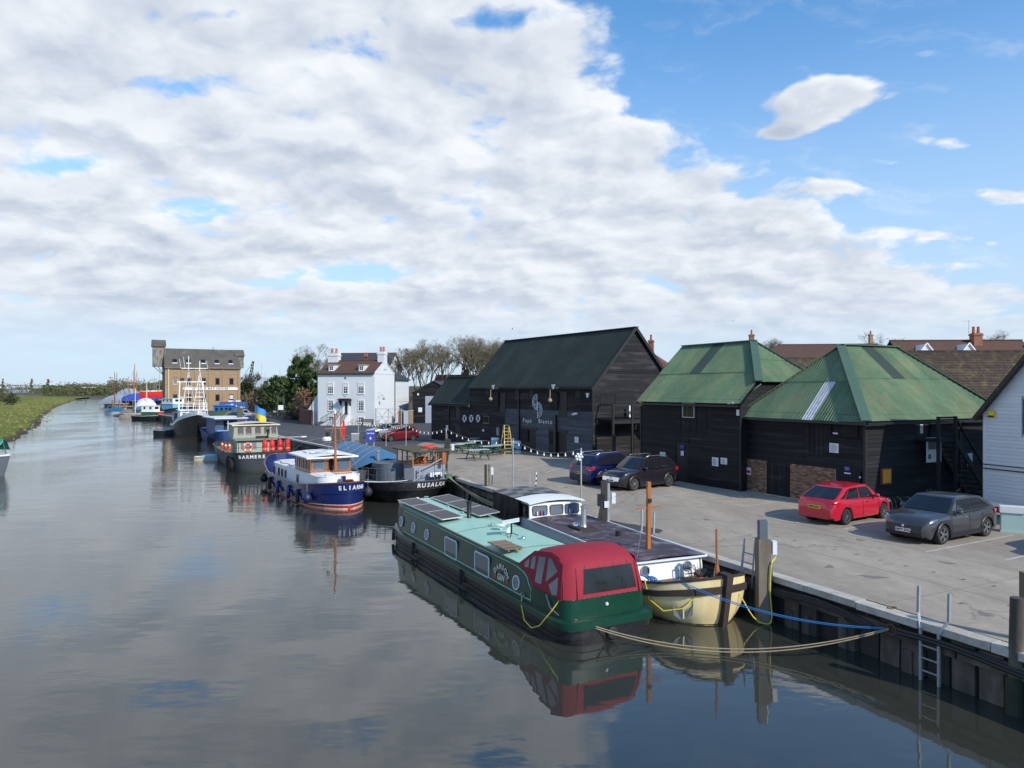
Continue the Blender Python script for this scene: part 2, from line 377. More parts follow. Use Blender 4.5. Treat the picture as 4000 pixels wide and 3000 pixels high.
def line(a, b, w_=.1, z=QZ + .013, mat='paint_line', parent=apron, name='bay_line'):
    a, b = Vector((a[0], a[1], 0)), Vector((b[0], b[1], 0)); t = (b - a).normalized(); n = Vector((-t.y, t.x, 0)) * w_ / 2
    return MB().add([(x.x, x.y, z) for x in (a - n, b - n, b + n, a + n)], [(0, 1, 2, 3)]).build(name, mat, parent)
for l in ((1759, 1794, 1847, 1776), (1894, 1813, 1997, 1791), (1959, 1826, 2073, 1798), (2026, 1838, 2144, 1810), (2132, 1847, 2220, 1820), (2076, 1798, 2247, 1826),
          (2475, 1921, 2668, 1899), (2566, 1940, 2782, 1915), (2695, 1958, 2900, 1935), (2900, 1981, 3077, 1954), (2985, 2014, 3158, 1990), (2985, 2020, 3104, 2044), (3104, 2044, 3172, 2033),
          (3294, 2068, 3497, 2035), (3617, 2157, 3958, 2091), (3927, 2189, 4200, 2130), (1692, 1768, 1790, 1748)):
    line(G(l[0], l[1], QZ), G(l[2], l[3], QZ))
ty = bpy.data.objects['tarmac_yard']
for i in range(13):
    a = G(1034 + i * 20.3 + i * i * .05, 1674 + i * 4.1 + i * i * .06, QZ); line(a, a + Vector((.95, .75, 0)), .12, QZ + .009, parent=ty, name='bay_mark')
for l in ((1370, 1735, 1480, 1745), (1335, 1700, 1420, 1712), (1380, 1681, 1440, 1687), (1525, 1744, 1650, 1733), (1440, 1698, 1560, 1712), (1180, 1725, 1290, 1705), (1240, 1738, 1370, 1712)):
    line(G(l[0], l[1], QZ), G(l[2], l[3], QZ), .1, QZ + .009, parent=ty)
for i_ in range(7):                                          # joints between the poured strips
    d_ = 3.2 + i_ * 3.4; line((qx(4) + d_ * .9, 4 + d_ * .43), (qx(46) + d_ * .9, 46 + d_ * .43), .022, QZ + .0105, 'apron_stain', name='joint')
for y_ in (11, 17.5, 24, 31, 38, 45): line((qx(y_) + .3, y_), (qx(y_) + 24, y_ + 11.5), .022, QZ + .0106, 'apron_stain', name='joint')
def blob(name, u, v, rx, ry, mat, rz=0., parent=apron, z=QZ + .011):
    c = G(u, v, QZ); pts = []
    for i in range(22):
        a = i * 2 * math.pi / 22; r = 1 + .22 * math.sin(3 * a + u) + .12 * math.sin(7 * a); x, y = rx * r * math.cos(a), ry * r * math.sin(a)
        pts.append((c.x + x * math.cos(rz) - y * math.sin(rz), c.y + x * math.sin(rz) + y * math.cos(rz)))
    return sheet(name, pts, z, mat, parent)
blob('manhole_patch', 3412, 2255, .35, .16, 'apron_stain', -.3); blob('damp_patch', 2480, 2062, 1.5, .5, 'tarmac', -1.05)
for u, v in ((2960, 2100), (3360, 2110), (3700, 2200), (2500, 1975), (2210, 1905), (2050, 1880), (2760, 2030), (3240, 2215), (3850, 2400)): blob('oil_stain', u, v, .22, .12, 'apron_stain', u)
for u, v in ((3103, 2112), (3180, 2130), (3260, 2148), (3347, 2167), (3440, 2189), (3539, 2212), (3646, 2236), (3762, 2265), (3882, 2291), (3034, 2097), (3755, 2358), (3945, 2366)):
    blob('drain_grate', u, v, .085, .035, 'tarmac', .3)
# ------------------------------------------------------------ quay wall: planks, waling beams, coping
qw = thing('quay_wall', 'dark timber and concrete plank quay wall with pale coping along the creek', 'quay wall')
def along(pts, step):
    out = []; rest = 0.
    for (ax_, ay), (bx, by) in zip(pts, pts[1:]):
        L = math.hypot(bx - ax_, by - ay); t = ((bx - ax_) / L, (by - ay) / L); s = rest
        while s < L: out.append((ax_ + t[0] * s, ay + t[1] * s, math.atan2(t[1], t[0]))); s += step
        rest = s - L
    return out
plank = {}
for wd in (.56, 1.15):
    for kind in (0, 1, 2):
        m_ = MB(); h = wd / 2 - .035; t_ = (.1, .16, .05)[kind]
        m_.prism([(-h, -t_, -.8), (h, -t_, -.8), (h, 0, -.8), (-h, 0, -.8)], (0, 0, 1.86 - .1 * kind))
        if kind == 1: m_.box(-h * .8, -t_ - .05, -.8, h * .2, -t_, .2 + .3)
        plank[wd, kind] = m_.mesh('plank', 'pile_wood' if kind != 2 else 'pile_dark')
near = [(qx(6), 6), (qx(42.6), 42.6)]
for i, (x, y, a) in enumerate(along(near, .58)):
    link('plank', plank[.56, random.choice((0, 1, 1, 2))], qw, (x, y, random.uniform(-.06, .04)), (random.uniform(-.015, .015), 0, a + math.pi))
for i, (x, y, a) in enumerate(along(Q[1:], 1.18)):
    link('plank', plank[1.15, random.choice((0, 1, 2))], qw, (x, y, random.uniform(-.06, .04)), (0, 0, a + math.pi))
def offs(pts, o):
    r = []
    for i, (x, y) in enumerate(pts):
        a, b = pts[max(i - 1, 0)], pts[min(i + 1, len(pts) - 1)]; L = math.hypot(b[0] - a[0], b[1] - a[1])
        r.append((x + (b[1] - a[1]) / L * o, y - (b[0] - a[0]) / L * o))
    return r
def run(name, pts, o0, o1, z0, z1, mat):
    a, b = offs(pts, o0), offs(pts, o1)
    return MB().grid([[(x, y, z0) for x, y in a], [(x, y, z1) for x, y in a], [(x, y, z1) for x, y in b], [(x, y, z0) for x, y in b]], cu=True).build(name, mat, qw)
run('backing', [(qx(-20), -20)] + Q[1:], .0, .3, -.8, 1.2, 'pile_dark')
for i in range(14):                                        # top waling beams, butted lengths of timber
    y0 = 8 + i * 2.5; run('waling', [(qx(y0), y0), (qx(y0 + 2.46), y0 + 2.46)], -.22 + random.uniform(-.02, .02), -.10, .74 + random.uniform(-.03, .02), .98, 'pile_wood')
run('waling', Q[1:], -.22, -.1, .72, .96, 'pile_wood')
run('cap_beam', [(qx(6), 6), (qx(42.6), 42.6)], -.1, .02, 1.02, 1.19, 'pile_dark')
L0 = along([(qx(4), 4), (qx(42.6), 42.6)], 1.6)
cm = MB().box(-.79, -.26, -.13, .79, .12, .035).mesh('coping_stone', 'coping')
for x, y, a in L0: link('coping_stone', cm, qw, (x, y, QZ + random.uniform(-.015, .01)), (0, 0, a + math.pi))
run('coping_strip', [(qx(43.2), 43.2)] + Q[2:], -.12, .26, 1.12, 1.285, 'coping')
for i in range(5):                                         # pale raking timbers against the wall behind the moored barge
    y = 30.2 + i * 2.6; x = qx(y); MB().bar((x - .3, y - .2, -.3), (x - .12, y, 1.08), .3, .16).build('raking_timber', 'post_wood', qw)
# cable bundle lashed under the coping
cb = [(qx(y) - .32, y - .1, .93 + .06 * math.sin(y * 2.1) - (.2 if y < 17.6 else 0) * (17.6 - y)) for y in [17.2 + i * .3 for i in range(12)]]
for o_ in (0, .06, -.05): MB().tube([(x, y, z + o_) for x, y, z in cb], .035).build('cable', 'grey_cable', qw)
cb = [(qx(y) - .3, y - .1, .88 + .05 * math.sin(y * 1.7)) for y in [9 + i * .4 for i in range(20)]]
for o_ in (0, .07): MB().tube([(x, y, z + o_) for x, y, z in cb], .04).build('cable', 'grey_cable', qw)
# ------------------------------------------------------------ grass bank on the far side
edge = [(-36, -60), (-38, 20), (-46, 50), (-55, 75), (-59.3, 84.6), (-63.4, 92.8), (-75.6, 113), (-83, 126.4), (-109, 167), (-131, 204), (-161, 253), (-209, 337), (-242, 396), (-268, 440)]
mb = MB(); rows = []
fine = []
for (a, b), (c, e) in zip(edge, edge[1:]):
    n_ = max(2, int(math.hypot(c - a, e - b) / 3))
    fine += [(lerp(a, c, i / n_), lerp(b, e, i / n_)) for i in range(n_)]
fine.append(edge[-1])
for o_, h in ((0, -.35), (1.2, .1), (3, .42), (6, .72), (12, .95), (25, 1.05), (60, 1.0), (140, .95), (400, .9)):
    row = []
    for i, (x, y) in enumerate(fine):
        j = (random.uniform(-.8, .8) if o_ < 8 else 0); tip = min(1., (len(fine) - 1 - i) / 18)
        row.append((x - (o_ * .93) * (.25 + .75 * tip) + j * .6, y + o_ * .35 * (1 if tip > .5 else 1.4) + j * .4, h * (.75 + .25 * tip) + (random.uniform(-.08, .1) if h > .3 else 0)))
    rows.append(row)
struct(mb.grid(rows).build('grass_bank', 'bank_grass', smooth=180))
MB().add([(-600, 480, .85), (-290, 472, .75), (-300, 500, .7), (-380, 590, .6), (-480, 676, .6), (-2500, 1100, .8), (-2500, 300, .9), (-700, 330, .9)], [tuple(range(8))]).build('grass_flat', 'bank_grass')
struct(bpy.data.objects['grass_flat'])

m_ = MB(); random.seed(4)                                   # rough grass along the bank
for i in range(9000):
    q_ = random.choice(fine[20:]); o_ = random.uniform(2.2, 26) ** 1.0; x, y = q_[0] - o_ * .93 + random.uniform(-3, 3), q_[1] + o_ * .35 + random.uniform(-3, 3); z_ = interp([(0, -.35), (1.2, .1), (3, .42), (6, .72), (12, .95), (30, 1.04)], o_) - .05; h = random.uniform(.12, .4); a = random.uniform(0, 3.14); w_ = random.uniform(.08, .25)
    m_.add([(x - w_ * math.cos(a), y - w_ * math.sin(a), z_), (x + w_ * math.cos(a), y + w_ * math.sin(a), z_), (x + random.uniform(-.1, .1), y, z_ + h)], [(0, 1, 2)])
tag(m_.build('grass_tufts', M('tuft', (.16, .18, .04), .9, var=.4, sc=.2, c2=(.24, .21, .08))), 'rough tufts of grass along the far creek bank', 'grass', kind='stuff')
# ============================================================ buildings
def hit(t, u, v, ax_, val):
    """local coordinates where the sight line of pixel (u, v) meets the plane axis = val of a thing's own frame"""
    m = (Matrix.Translation(t.location) @ t.rotation_euler.to_matrix().to_4x4()).inverted()
    o = m @ Vector((0, 0, CAMZ)); d_ = m.to_3x3() @ Vector(((u - 2000) / FPX, 1, -(v - HZ) / FPX))
    return o + d_ * ((val - o[ax_]) / d_[ax_])
def Z(x0, y0, s): return lambda x, y: (x0 + x * s, y0 + y * s)
z1 = Z(400, 1300, .27125); z2 = Z(900, 1300, .36166); z3 = Z(1600, 1250, .45208); z4 = Z(2400, 1250, .40687); z5 = Z(3200, 1250, .36166); z6 = Z(3000, 1800, .45208)
class Wall:
    def __init__(s, parent, O, a): s.p = parent; s.O = Vector(O); s.a = a; s.ex = Vector((math.cos(a), math.sin(a), 0)); s.n = Vector((math.sin(a), -math.cos(a), 0))
    def pt(s, x, d_, z): return s.O + s.ex * x + s.n * d_ + Vector((0, 0, z))
    def box(s, name, mat, x0, x1, d0, d1, z0, z1, parent=None):
        m_ = MB(); P_ = s.pt
        m_.add([P_(x0, d0, z0), P_(x1, d0, z0), P_(x1, d1, z0), P_(x0, d1, z0), P_(x0, d0, z1), P_(x1, d0, z1), P_(x1, d1, z1), P_(x0, d1, z1)],
               [(0, 1, 2, 3), (4, 7, 6, 5), (0, 4, 5, 1), (1, 5, 6, 2), (2, 6, 7, 3), (3, 7, 4, 0)])
        return m_.build(name, mat, parent or s.p)
    def rect(s, t, f, a, b, ax_=1, val=0.):
        """opening (x0, x1, z0, z1) from two zoom pixels, on this wall"""
        p_, q_ = hit(t, *f(*a), ax_, val), hit(t, *f(*b), ax_, val)
        i = 1 if ax_ == 0 else 0
        return (min(p_[i], q_[i]), max(p_[i], q_[i]), min(p_[2], q_[2]), max(p_[2], q_[2]))
    def window(s, r, frame='white_paint', pane='glass_dark', nx=2, nz=3, fw=.05, d_=.03, sill=True, name='window'):
        x0, x1, z0, z1_ = r
        wdw = s.box(name, pane, x0, x1, -.02, d_ * .4, z0, z1_)
        m_ = MB(); P_ = s.pt
        def bx(a, b, c, e, dd=d_): m_.add([P_(a, .0, c), P_(b, .0, c), P_(b, dd, c), P_(a, dd, c), P_(a, .0, e), P_(b, .0, e), P_(b, dd, e), P_(a, dd, e)], [(0, 1, 2, 3), (4, 7, 6, 5), (0, 4, 5, 1), (1, 5, 6, 2), (2, 6, 7, 3), (3, 7, 4, 0)])
        bx(x0 - fw, x0, z0 - fw, z1_ + fw, d_ * 1.6); bx(x1, x1 + fw, z0 - fw, z1_ + fw, d_ * 1.6); bx(x0, x1, z0 - fw, z0, d_ * 1.5); bx(x0, x1, z1_, z1_ + fw, d_ * 1.5)
        for i in range(1, nx): x = lerp(x0, x1, i / nx); bx(x - fw * .25, x + fw * .25, z0, z1_, d_ * .9)
        for i in range(1, nz): z = lerp(z0, z1_, i / nz); bx(x0, x1, z - fw * .25, z + fw * .25, d_ * .8)
        m_.build('frame', frame, wdw)
        if sill: s.box('sill', frame, x0 - .1, x1 + .1, .005, .12, z0 - fw - .07, z0 - fw - .004, wdw)
        return wdw
BRD = {}
def boards(wl, x0, x1, za, zb, pitch, mat, holes=(), rng=None, name='board', splits=()):
    """lapped weatherboards, each its own piece, cut round the openings"""
    n_ = int(math.ceil((zb - za) / pitch - .001))
    for i in range(n_):
        z = za + i * pitch; h = min(pitch, zb - z) + .012; xa, xb = (x0, x1) if rng is None else rng(z + pitch * .5)
        cuts = [(xa, xb)]
        for (a, b, c, e) in holes:
            if z + pitch * .5 < c or z + pitch * .5 > e: continue
            nc = []
            for p_, q_ in cuts:
                if b <= p_ or a >= q_: nc.append((p_, q_)); continue
                if a > p_: nc.append((p_, a))
                if b < q_: nc.append((b, q_))
            cuts = nc
        for sp in splits:
            cuts = [c_ for p_, q_ in cuts for c_ in (((p_, sp), (sp, q_)) if p_ < sp < q_ else ((p_, q_),))]
        for p_, q_ in cuts:
            L = q_ - p_
            if L < .04: continue
            mt = mat((p_ + q_) / 2, z) if callable(mat) else mat
            key = (round(L, 2), round(h, 3), mt)
            if key not in BRD:
                BRD[key] = MB().add([(0, -.042, 0), (L, -.042, 0), (L, 0, 0), (0, 0, 0), (0, -.014, h), (L, -.014, h), (L, 0, h), (0, 0, h)],
                                    [(0, 3, 2, 1), (4, 5, 6, 7), (0, 1, 5, 4), (1, 2, 6, 5), (2, 3, 7, 6), (3, 0, 4, 7)]).mesh('board', mt)
            link(name, BRD[key], wl.p, wl.pt(p_, random.uniform(0, .008), z + random.uniform(-.006, .006)), (0, random.choice((-1, 1)) * random.uniform(0, min(.004, .018 / L)), wl.a))
def corr(parent, bl, br, tl, prof, mat, pitch=.152, amp=.024, per=7, split=None, lift=.02, name='roof_sheet'):
    """corrugated sheets: bl, br the eave, tl any point of the top line, prof [(x, fraction of slope)] the upper edge"""
    bl, br, tl = Vector(bl), Vector(br), Vector(tl); e = br - bl; L = e.length; e.normalize()
    s_ = tl - bl; s_ -= e * s_.dot(e); H = s_.length; s_.normalize(); n = e.cross(s_).normalized()
    n = n if n.z > 0 else -n; nc = int(round(L / pitch)); pt_ = L / nc
    courses = [(0, H)] if split is None else [(0, H * split), (H * split - .12, H)]
    for ci, (c0, c1) in enumerate(courses):
        for k_ in range(0, nc, per):
            m_ = MB(); rows = []
            n_ = min(per, nc - k_)
            for j in range(n_ * 4 + 1):
                x = (k_ + j / 4) * pt_; top = min(c1, interp(prof, x) * H); top = max(top, c0)
                o = n * (lift + amp * math.cos(2 * math.pi * j / 4) + ci * .022)
                rows.append([bl + e * x + s_ * c0 + o, bl + e * x + s_ * top + o])
            if max((r[1] - r[0]).length for r in rows) < .05: continue
            m_.grid(rows); mt = mat(k_ // per, ci) if callable(mat) else mat
            m_.build(name, mt, parent, smooth=60)
def slab(parent, name, mat, pts, th=.1): return MB().prism(pts, (0, 0, -th)).build(name, mat, parent)
def cap(parent, a, b, mat='flash_green', w_=.34, h=.05, name='ridge_cap'): return MB().bar(a, b, w_, h).build(name, mat, parent)
def tfont(parent, txt, size, mat, wl, x, z, d_=.05, name='lettering', **k_): return text(name, txt, size, mat, parent, wl.pt(x, d_, z), wl.ex, **k_)
# ------------------------------------------------------------ barn with the restaurant
th = .57; tn = Vector((-math.sin(th), math.cos(th), 0)); near_c = Vector((5.9, 52.3, QZ))
barn = thing('black_barn', 'large black weatherboarded barn with dark green roof and grey painted restaurant front', 'barn', near_c + tn * 26.42, th - R(90))
XE, XM, D, ZE, ZR = 8.15, 26.42, 8., 5.54, 9.93
F = Wall(barn, (0, 0, 0), 0.); GB = Wall(barn, (XM, 0, 0), R(90))
MB().prism([(XE, 0, 0), (XE, D, 0), (XE, D, ZE), (XE, D / 2, ZR - .06), (XE, 0, ZE)], (XM - XE, 0, 0)).build('wall', 'black_paint', barn)
MB().prism([(0, 0, 0), (0, 4, 0), (0, 4, 3.94), (0, 2, 6.5), (0, 0, 3.94)], (XE - .01, 0, 0)).build('side_wing_wall', 'black_paint', barn)
rc = lambda a, b: F.rect(barn, z3, a, b)
hatch1, hatch2 = rc((775, 625), (828, 800)), rc((1290, 625), (1358, 838))
louv = [rc((648, 580), (685, 650)), rc((902, 585), (945, 658)), rc((1028, 588), (1070, 662)), rc((1424, 588), (1475, 670))]
d1, d2, d0 = rc((972, 938), (1095, 1160)), rc((1210, 958), (1360, 1200)), rc((827, 905), (936, 1085))
e1_, e2_, wn = rc((395, 730), (433, 850)), rc((390, 905), (440, 1062)), rc((648, 833), (688, 886))
d1 = (d1[0], d1[1], .05, d1[3]); d2 = (d2[0], d2[1], .05, d2[3]); d0 = (d0[0], d0[1], .05, d0[3]); e2_ = (e2_[0], e2_[1], .05, e2_[3])
gx = d0[0]; gz = rc((1580, 803), (1580, 803))[3]
boards(F, XE, XM, .03, ZE, .168, lambda x, z: 'grey_board' if (x > gx and z < gz) else 'barn_board', [hatch1, hatch2, d1, d2, d0] + louv, splits=(gx,))
boards(F, 0, XE - .02, .03, 3.94, .168, 'barn_board', [e1_, e2_, wn])
sl = (ZR - ZE) / (D / 2)
gr = lambda z: (0, D) if z < ZE else ((z - ZE) / sl, D - (z - ZE) / sl)
gd = GB.rect(barn, z3, (1645, 640), (1775, 745), 0, XM)
boards(GB, 0, D, .03, ZR - .1, .168, 'barn_board', [gd], rng=gr)
F.box('corner_board', 'black_paint', XM - .02, XM + .06, -.0, .07, 0, ZE); F.box('corner_board', 'black_paint', XE - .05, XE + .05, -.0, .06, 3.94, ZE)
for i, h in enumerate((hatch1, hatch2)):
    F.box('loft_door', 'glass_dark' if i else 'black_paint', h[0], h[1], -.12, -.06, h[2] + (h[3] - h[2]) * (.45 if i else 0), h[3])
    if i: F.box('loft_door', 'black_paint', h[0], h[1], -.12, .02, h[2], h[2] + (h[3] - h[2]) * .44)
    F.box('shutter', 'black_board', h[0] - 1.0, h[0] - .02, .05, .12, h[3] - 1.25, h[3] - .03); F.box('frame', 'black_paint', h[1], h[1] + .09, 0, .07, h[2], h[3] + .08)
    hy = h[0] + .35; ap = barn
    MB().box(hy - .06, -1.25, ZE - .28, hy + .06, .1, ZE - .14).build('hoist_beam', 'black_paint', barn)
    MB().prism([(hy + .12, -1.1, ZE + .05), (hy + .62, -1.1, ZE + .08), (hy + .36, -1.1, ZE - .3)], (0, .05, 0)).build('bracket_plate', 'card', barn)
    MB().tube([(hy, -1.1, ZE - .25), (hy, -1.1, ZE - 1.1)], .035).ball((hy, -1.1, ZE - 1.15), .16).build('pulley_block', 'rope', barn)
for l in louv:
    v_ = F.box('louvre', 'black_paint', l[0], l[1], -.1, -.05, l[2], l[3])
    for i in range(7): z = lerp(l[2], l[3], (i + .5) / 7); MB().prism([F.pt(l[0], .0, z - .07), F.pt(l[0], -.06, z + .05), F.pt(l[0], -.06, z + .07), F.pt(l[0], .0, z - .05)], F.ex * (l[1] - l[0])).build('slat', 'black_board', v_)
for r_, nm in ((d1, 'barn_door'), (d2, 'barn_door'), (d0, 'barn_door'), (e2_, 'side_door'), (e1_, 'side_hatch')):
    dr = F.box(nm, 'black_paint', r_[0], r_[1], -.16, -.1, r_[2], r_[3])
    w_ = r_[1] - r_[0]
    if nm == 'barn_door':
        F.box('door_leaf', 'grey_board' if r_ is d0 else 'black_board', r_[0] + (w_ * .55 if r_ is d0 else 0), r_[0] + w_ * (1 if r_ is d0 else .48), .02, .09, r_[2] + (.9 if r_ is not d0 else .0), r_[3] - .04, dr)
        F.box('pane', 'glass_dark', r_[0] + w_ * .56, r_[1] - .08, -.1, -.08, r_[2] + .9, r_[3] - .12, dr)
    F.box('lintel', 'black_paint', r_[0] - .12, r_[1] + .12, .0, .11, r_[3], r_[3] + .13, dr)
F.window(wn, 'post_wood', 'glass_dark', 2, 2)
for x, w_, a, b in ((952, .09, 575, 1095), (952, .30, 840, 1090), (1270, .26, 822, 1190), (345, .07, 712, 1035)):
    c_ = hit(barn, *z3(x, a), 1, 0); e_ = hit(barn, *z3(x, b), 1, 0); F.box('drainpipe' if w_ < .1 else 'post', 'black_metal', c_[0] - w_ / 2, c_[0] + w_ / 2, .05, .05 + min(w_, .16), max(.05, e_[2]), c_[2])
F.box('gutter', 'black_metal', XE, XM + .2, .12, .24, ZE - .16, ZE - .05); F.box('gutter', 'black_metal', -.1, XE, .12, .24, 3.8, 3.9)
F.box('plinth', 'concrete', 0, XM, .05, .5, 0, .06)
# roofs
o_ = .28
for side in (0, 1):
    y0, y1 = (-o_, D / 2) if side == 0 else (D + o_, D / 2)
    zz = ZE - o_ * sl
    corr(barn, (XE - .15, y0, zz), (XM + .3, y0, zz), (XE - .15, y1, ZR), [(0, 1), (30, 1)], 'barn_roof', pitch=.152, amp=.012, per=7)
    ye, s2 = (-o_, 2.56 / 2) if side == 0 else (4 + o_, 2.56 / 2)
    corr(barn, (-.2, ye, 3.94 - o_ * s2), (XE, ye, 3.94 - o_ * s2), (-.2, 2, 6.5), [(0, 1), (30, 1)], 'barn_roof', amp=.012)
cap(barn, (XE - .2, D / 2, ZR + .03), (XM + .35, D / 2, ZR + .03), 'slate', .36, .06); cap(barn, (-.2, 2, 6.53), (XE, 2, 6.53), 'slate', .3, .05)
for y0, z0, y1, z1_ in ((-o_, ZE - o_ * sl, D / 2, ZR), (D + o_, ZE - o_ * sl, D / 2, ZR)): MB().bar((XM + .26, y0, z0 - .06), (XM + .26, y1, z1_ - .04), .06, .22).build('bargeboard', 'black_paint', barn)
MB().bar((-.2, -o_, 3.94 - o_ * 1.28), (-.2, 2, 6.44), .06, .18).build('bargeboard', 'black_paint', barn)
# lettering and the half-moon mark
p_ = hit(barn, *z3(1022, 870), 1, 0); tfont(barn, 'Pap\u00e1', .50, 'card', F, p_[0], p_[2], .07, space=1.25, wscale=1.15)
p_ = hit(barn, *z3(1178, 878), 1, 0); tfont(barn, 'Bianco', .50, 'card', F, p_[0], p_[2], .07, space=1.25, wscale=1.15)
c_ = hit(barn, *z3(1109, 743), 1, 0); mb = MB()
for sg, dz_ in ((-1, .32), (1, -.32)):
    cx, cz = c_[0] + sg * .04, c_[2] + dz_
    for rr in (.62, .47):
        mb.tube([F.pt(cx + sg * rr * 1.05 * math.sin(a), .07, cz + rr * math.cos(a)) for a in [i * math.pi / 14 for i in range(15)]], .03, 4)
    mb.tube([F.pt(cx, .07, cz - .62), F.pt(cx, .07, cz + .62)], .03, 4)
    for a in (.5, .95, 1.4, 1.85, 2.3, 2.7): mb.ball(F.pt(cx + sg * .3 * math.sin(a), .07, cz + .3 * math.cos(a)), .045, 5)
mb.build('emblem', 'card', barn)
def notice(wl, t, f, a, b, mat='card', ax_=1, val=0., name='notice', lines=5, ink='ink', par=None):
    r_ = wl.rect(t, f, a, b, ax_, val); n_ = wl.box(name, mat, r_[0], r_[1], .05, .075, r_[2], r_[3], par)
    w_, h_ = r_[1] - r_[0], r_[3] - r_[2]; random.seed(int(a[0] * 7 + a[1]))
    m_ = MB()
    for i in range(lines):
        z = r_[3] - h_ * (.18 + .68 * i / max(1, lines - 1)); x1_ = r_[0] + w_ * random.uniform(.55, .9); m_.add([wl.pt(r_[0] + w_ * .12, .077, z - h_ * .02), wl.pt(x1_, .077, z - h_ * .02), wl.pt(x1_, .077, z + h_ * .02), wl.pt(r_[0] + w_ * .12, .077, z + h_ * .02)], [(0, 1, 2, 3)])
    if lines: m_.build('print', ink, n_)
    return n_
notice(F, barn, z3, (1432, 1008), (1465, 1062)); notice(F, barn, z3, (509, 722), (523, 752), lines=0); notice(F, barn, z3, (633, 943), (648, 963), lines=2); notice(F, barn, z3, (320, 908), (338, 950), lines=3)
notice(F, barn, z3, (755, 925), (782, 1000), 'ink', lines=6, ink='card', name='menu_board')
p_ = hit(barn, *z3(1548, 650), 1, 0); MB().prism([F.pt(p_[0] - .14, .05, p_[2] + .16), F.pt(p_[0] + .14, .05, p_[2] + .16), F.pt(p_[0] + .1, .05, p_[2] - .1), F.pt(p_[0], .05, p_[2] - .2), F.pt(p_[0] - .1, .05, p_[2] - .1)], (0, -.1, 0)).build('alarm_box', 'white_paint', barn)
for (u_, v_, wl, ax_, val) in ((1452, 812, F, 1, 0.),):
    p_ = hit(barn, *z3(u_, v_), ax_, val); MB().cyl(wl.pt(p_[0] - .25, .3, p_[2] - .04), wl.pt(p_[0] + .25, .25, p_[2] + .06), .07, .09, 8).bar(wl.pt(p_[0], 0, p_[2] + .05), wl.pt(p_[0], .3, p_[2]), .05).build('camera_housing', 'white_paint', barn)
# gable stair
gdoor = GB.box('gable_door', 'black_paint', gd[0], gd[1], -.1, -.04, gd[2], gd[3])
for i in range(9): GB.box('slat', 'black_board', lerp(gd[0], gd[1], i / 9) + .02, lerp(gd[0], gd[1], (i + .6) / 9), -.02, .02, gd[2], gd[3], gdoor)
lz = 3.05
stair = thing('gable_stair', 'black timber stair and landing against the gable end of the large barn', 'staircase', barn.location, barn.rotation_euler.z)
for i in range(7): MB().box(XM + .08 + i * .22, .5, lz - .05, XM + .28 + i * .22, 4.3, lz).build('landing_board', 'black_board', stair)
MB().box(XM + .1, .5, lz - .3, XM + .18, 4.3, lz - .06).box(XM + 1.5, .5, lz - .3, XM + 1.58, 4.3, lz - .06).build('landing_beam', 'black_paint', stair)
for y in (.6, 2.4, 4.2):
    for x in (XM + 1.54,): MB().box(x - .07, y - .07, 0, x + .07, y + .07, lz + 1.1).build('post', 'black_paint', stair)
MB().bar((XM + 1.54, .6, lz + 1.05), (XM + 1.54, 4.2, lz + 1.05), .1).bar((XM + 1.54, .6, lz + .55), (XM + 1.54, 4.2, lz + .55), .07).bar((XM + .1, .55, lz + 1.05), (XM + 1.54, .55, lz + 1.05), .1).build('handrail', 'black_paint', stair)
for x in (XM + .45, XM + 1.5): MB().bar((x, 4.3, lz), (x, 7.3, .1), .07, .28).build('stringer', 'black_paint', stair)
for i in range(14): MB().box(XM + .45, 4.4 + i * .21, lz - .2 - i * .205, XM + 1.5, 4.65 + i * .21, lz - .16 - i * .205).build('tread', 'black_board', stair)
MB().bar((XM + 1.54, 4.2, lz + 1.05), (XM + 1.54, 7.3, 1.1), .09).build('handrail', 'black_paint', stair)
GB.box('notice', 'card', 3.05, 3.3, .5, .53, lz + .1, lz + 1.0, barn)
# ------------------------------------------------------------ two green roofed sheds
def corner_post(wl, x, h, mat='black_paint'): wl.box('corner_board', mat, x - .05, x + .05, .0, .06, 0, h)
th = .5; tn = Vector((-math.sin(th), math.cos(th), 0))
sB = thing('green_roofed_shed', 'black weatherboarded shed with green corrugated roof beside the barn, hatch window above the door', 'shed', Vector((11.72, 36.7, QZ)) + tn * 8., th - R(90))
ZE, ZR, LB, WB = 4.72, 7.94, 8., 7.
F = Wall(sB, (0, 0, 0), 0.); GB = Wall(sB, (LB, 0, 0), R(90)); sl = (ZR - ZE) / 3.5
MB().prism([(0, 0, 0), (LB, 0, 0), (LB, 0, ZE), (0, 0, ZE)], (0, WB, 0)).prism([(0, 0, ZE), (0, WB, ZE), (0, 3.5, ZR - .1)], (5.5, 0, 0)).box(5, 1.1, ZE - .1, LB, WB - 1.1, 5.6).build('wall', 'black_paint', sB)
rc = lambda a, b: F.rect(sB, z4, a, b)
hw, dw, hb = rc((668, 800), (772, 932)), rc((592, 1160), (706, 1535)), rc((640, 795), (925, 1105))
dw = (dw[0], dw[1], .05, dw[3])
boards(F, 0, LB, .03, ZE, .185, 'black_board', [dw, hb])
for i in range(11):                                        # the wide hatch is boarded upright
    x0 = lerp(hb[0], hb[1], i / 11); F.box('hatch_board', 'black_board', x0 + .01, lerp(hb[0], hb[1], (i + 1) / 11) - .005, -.03, .015 + .01 * (i % 2), hb[2], hb[3])
F.window(hw, 'galv', 'glass_dark', 1, 1, d_=.06, sill=False, name='hatch_window')
m_ = MB()
for i in range(6): m_.add([F.pt(lerp(hw[0], hw[1], (i + .2) / 6), .027, hw[2]), F.pt(lerp(hw[0], hw[1], (i + .55) / 6), .027, hw[2]), F.pt(lerp(hw[0], hw[1], (i + .55) / 6), .027, hw[3]), F.pt(lerp(hw[0], hw[1], (i + .2) / 6), .027, hw[3])], [(0, 1, 2, 3)])
m_.build('curtain', M('curtain', (.09, .10, .045), .9), sB)
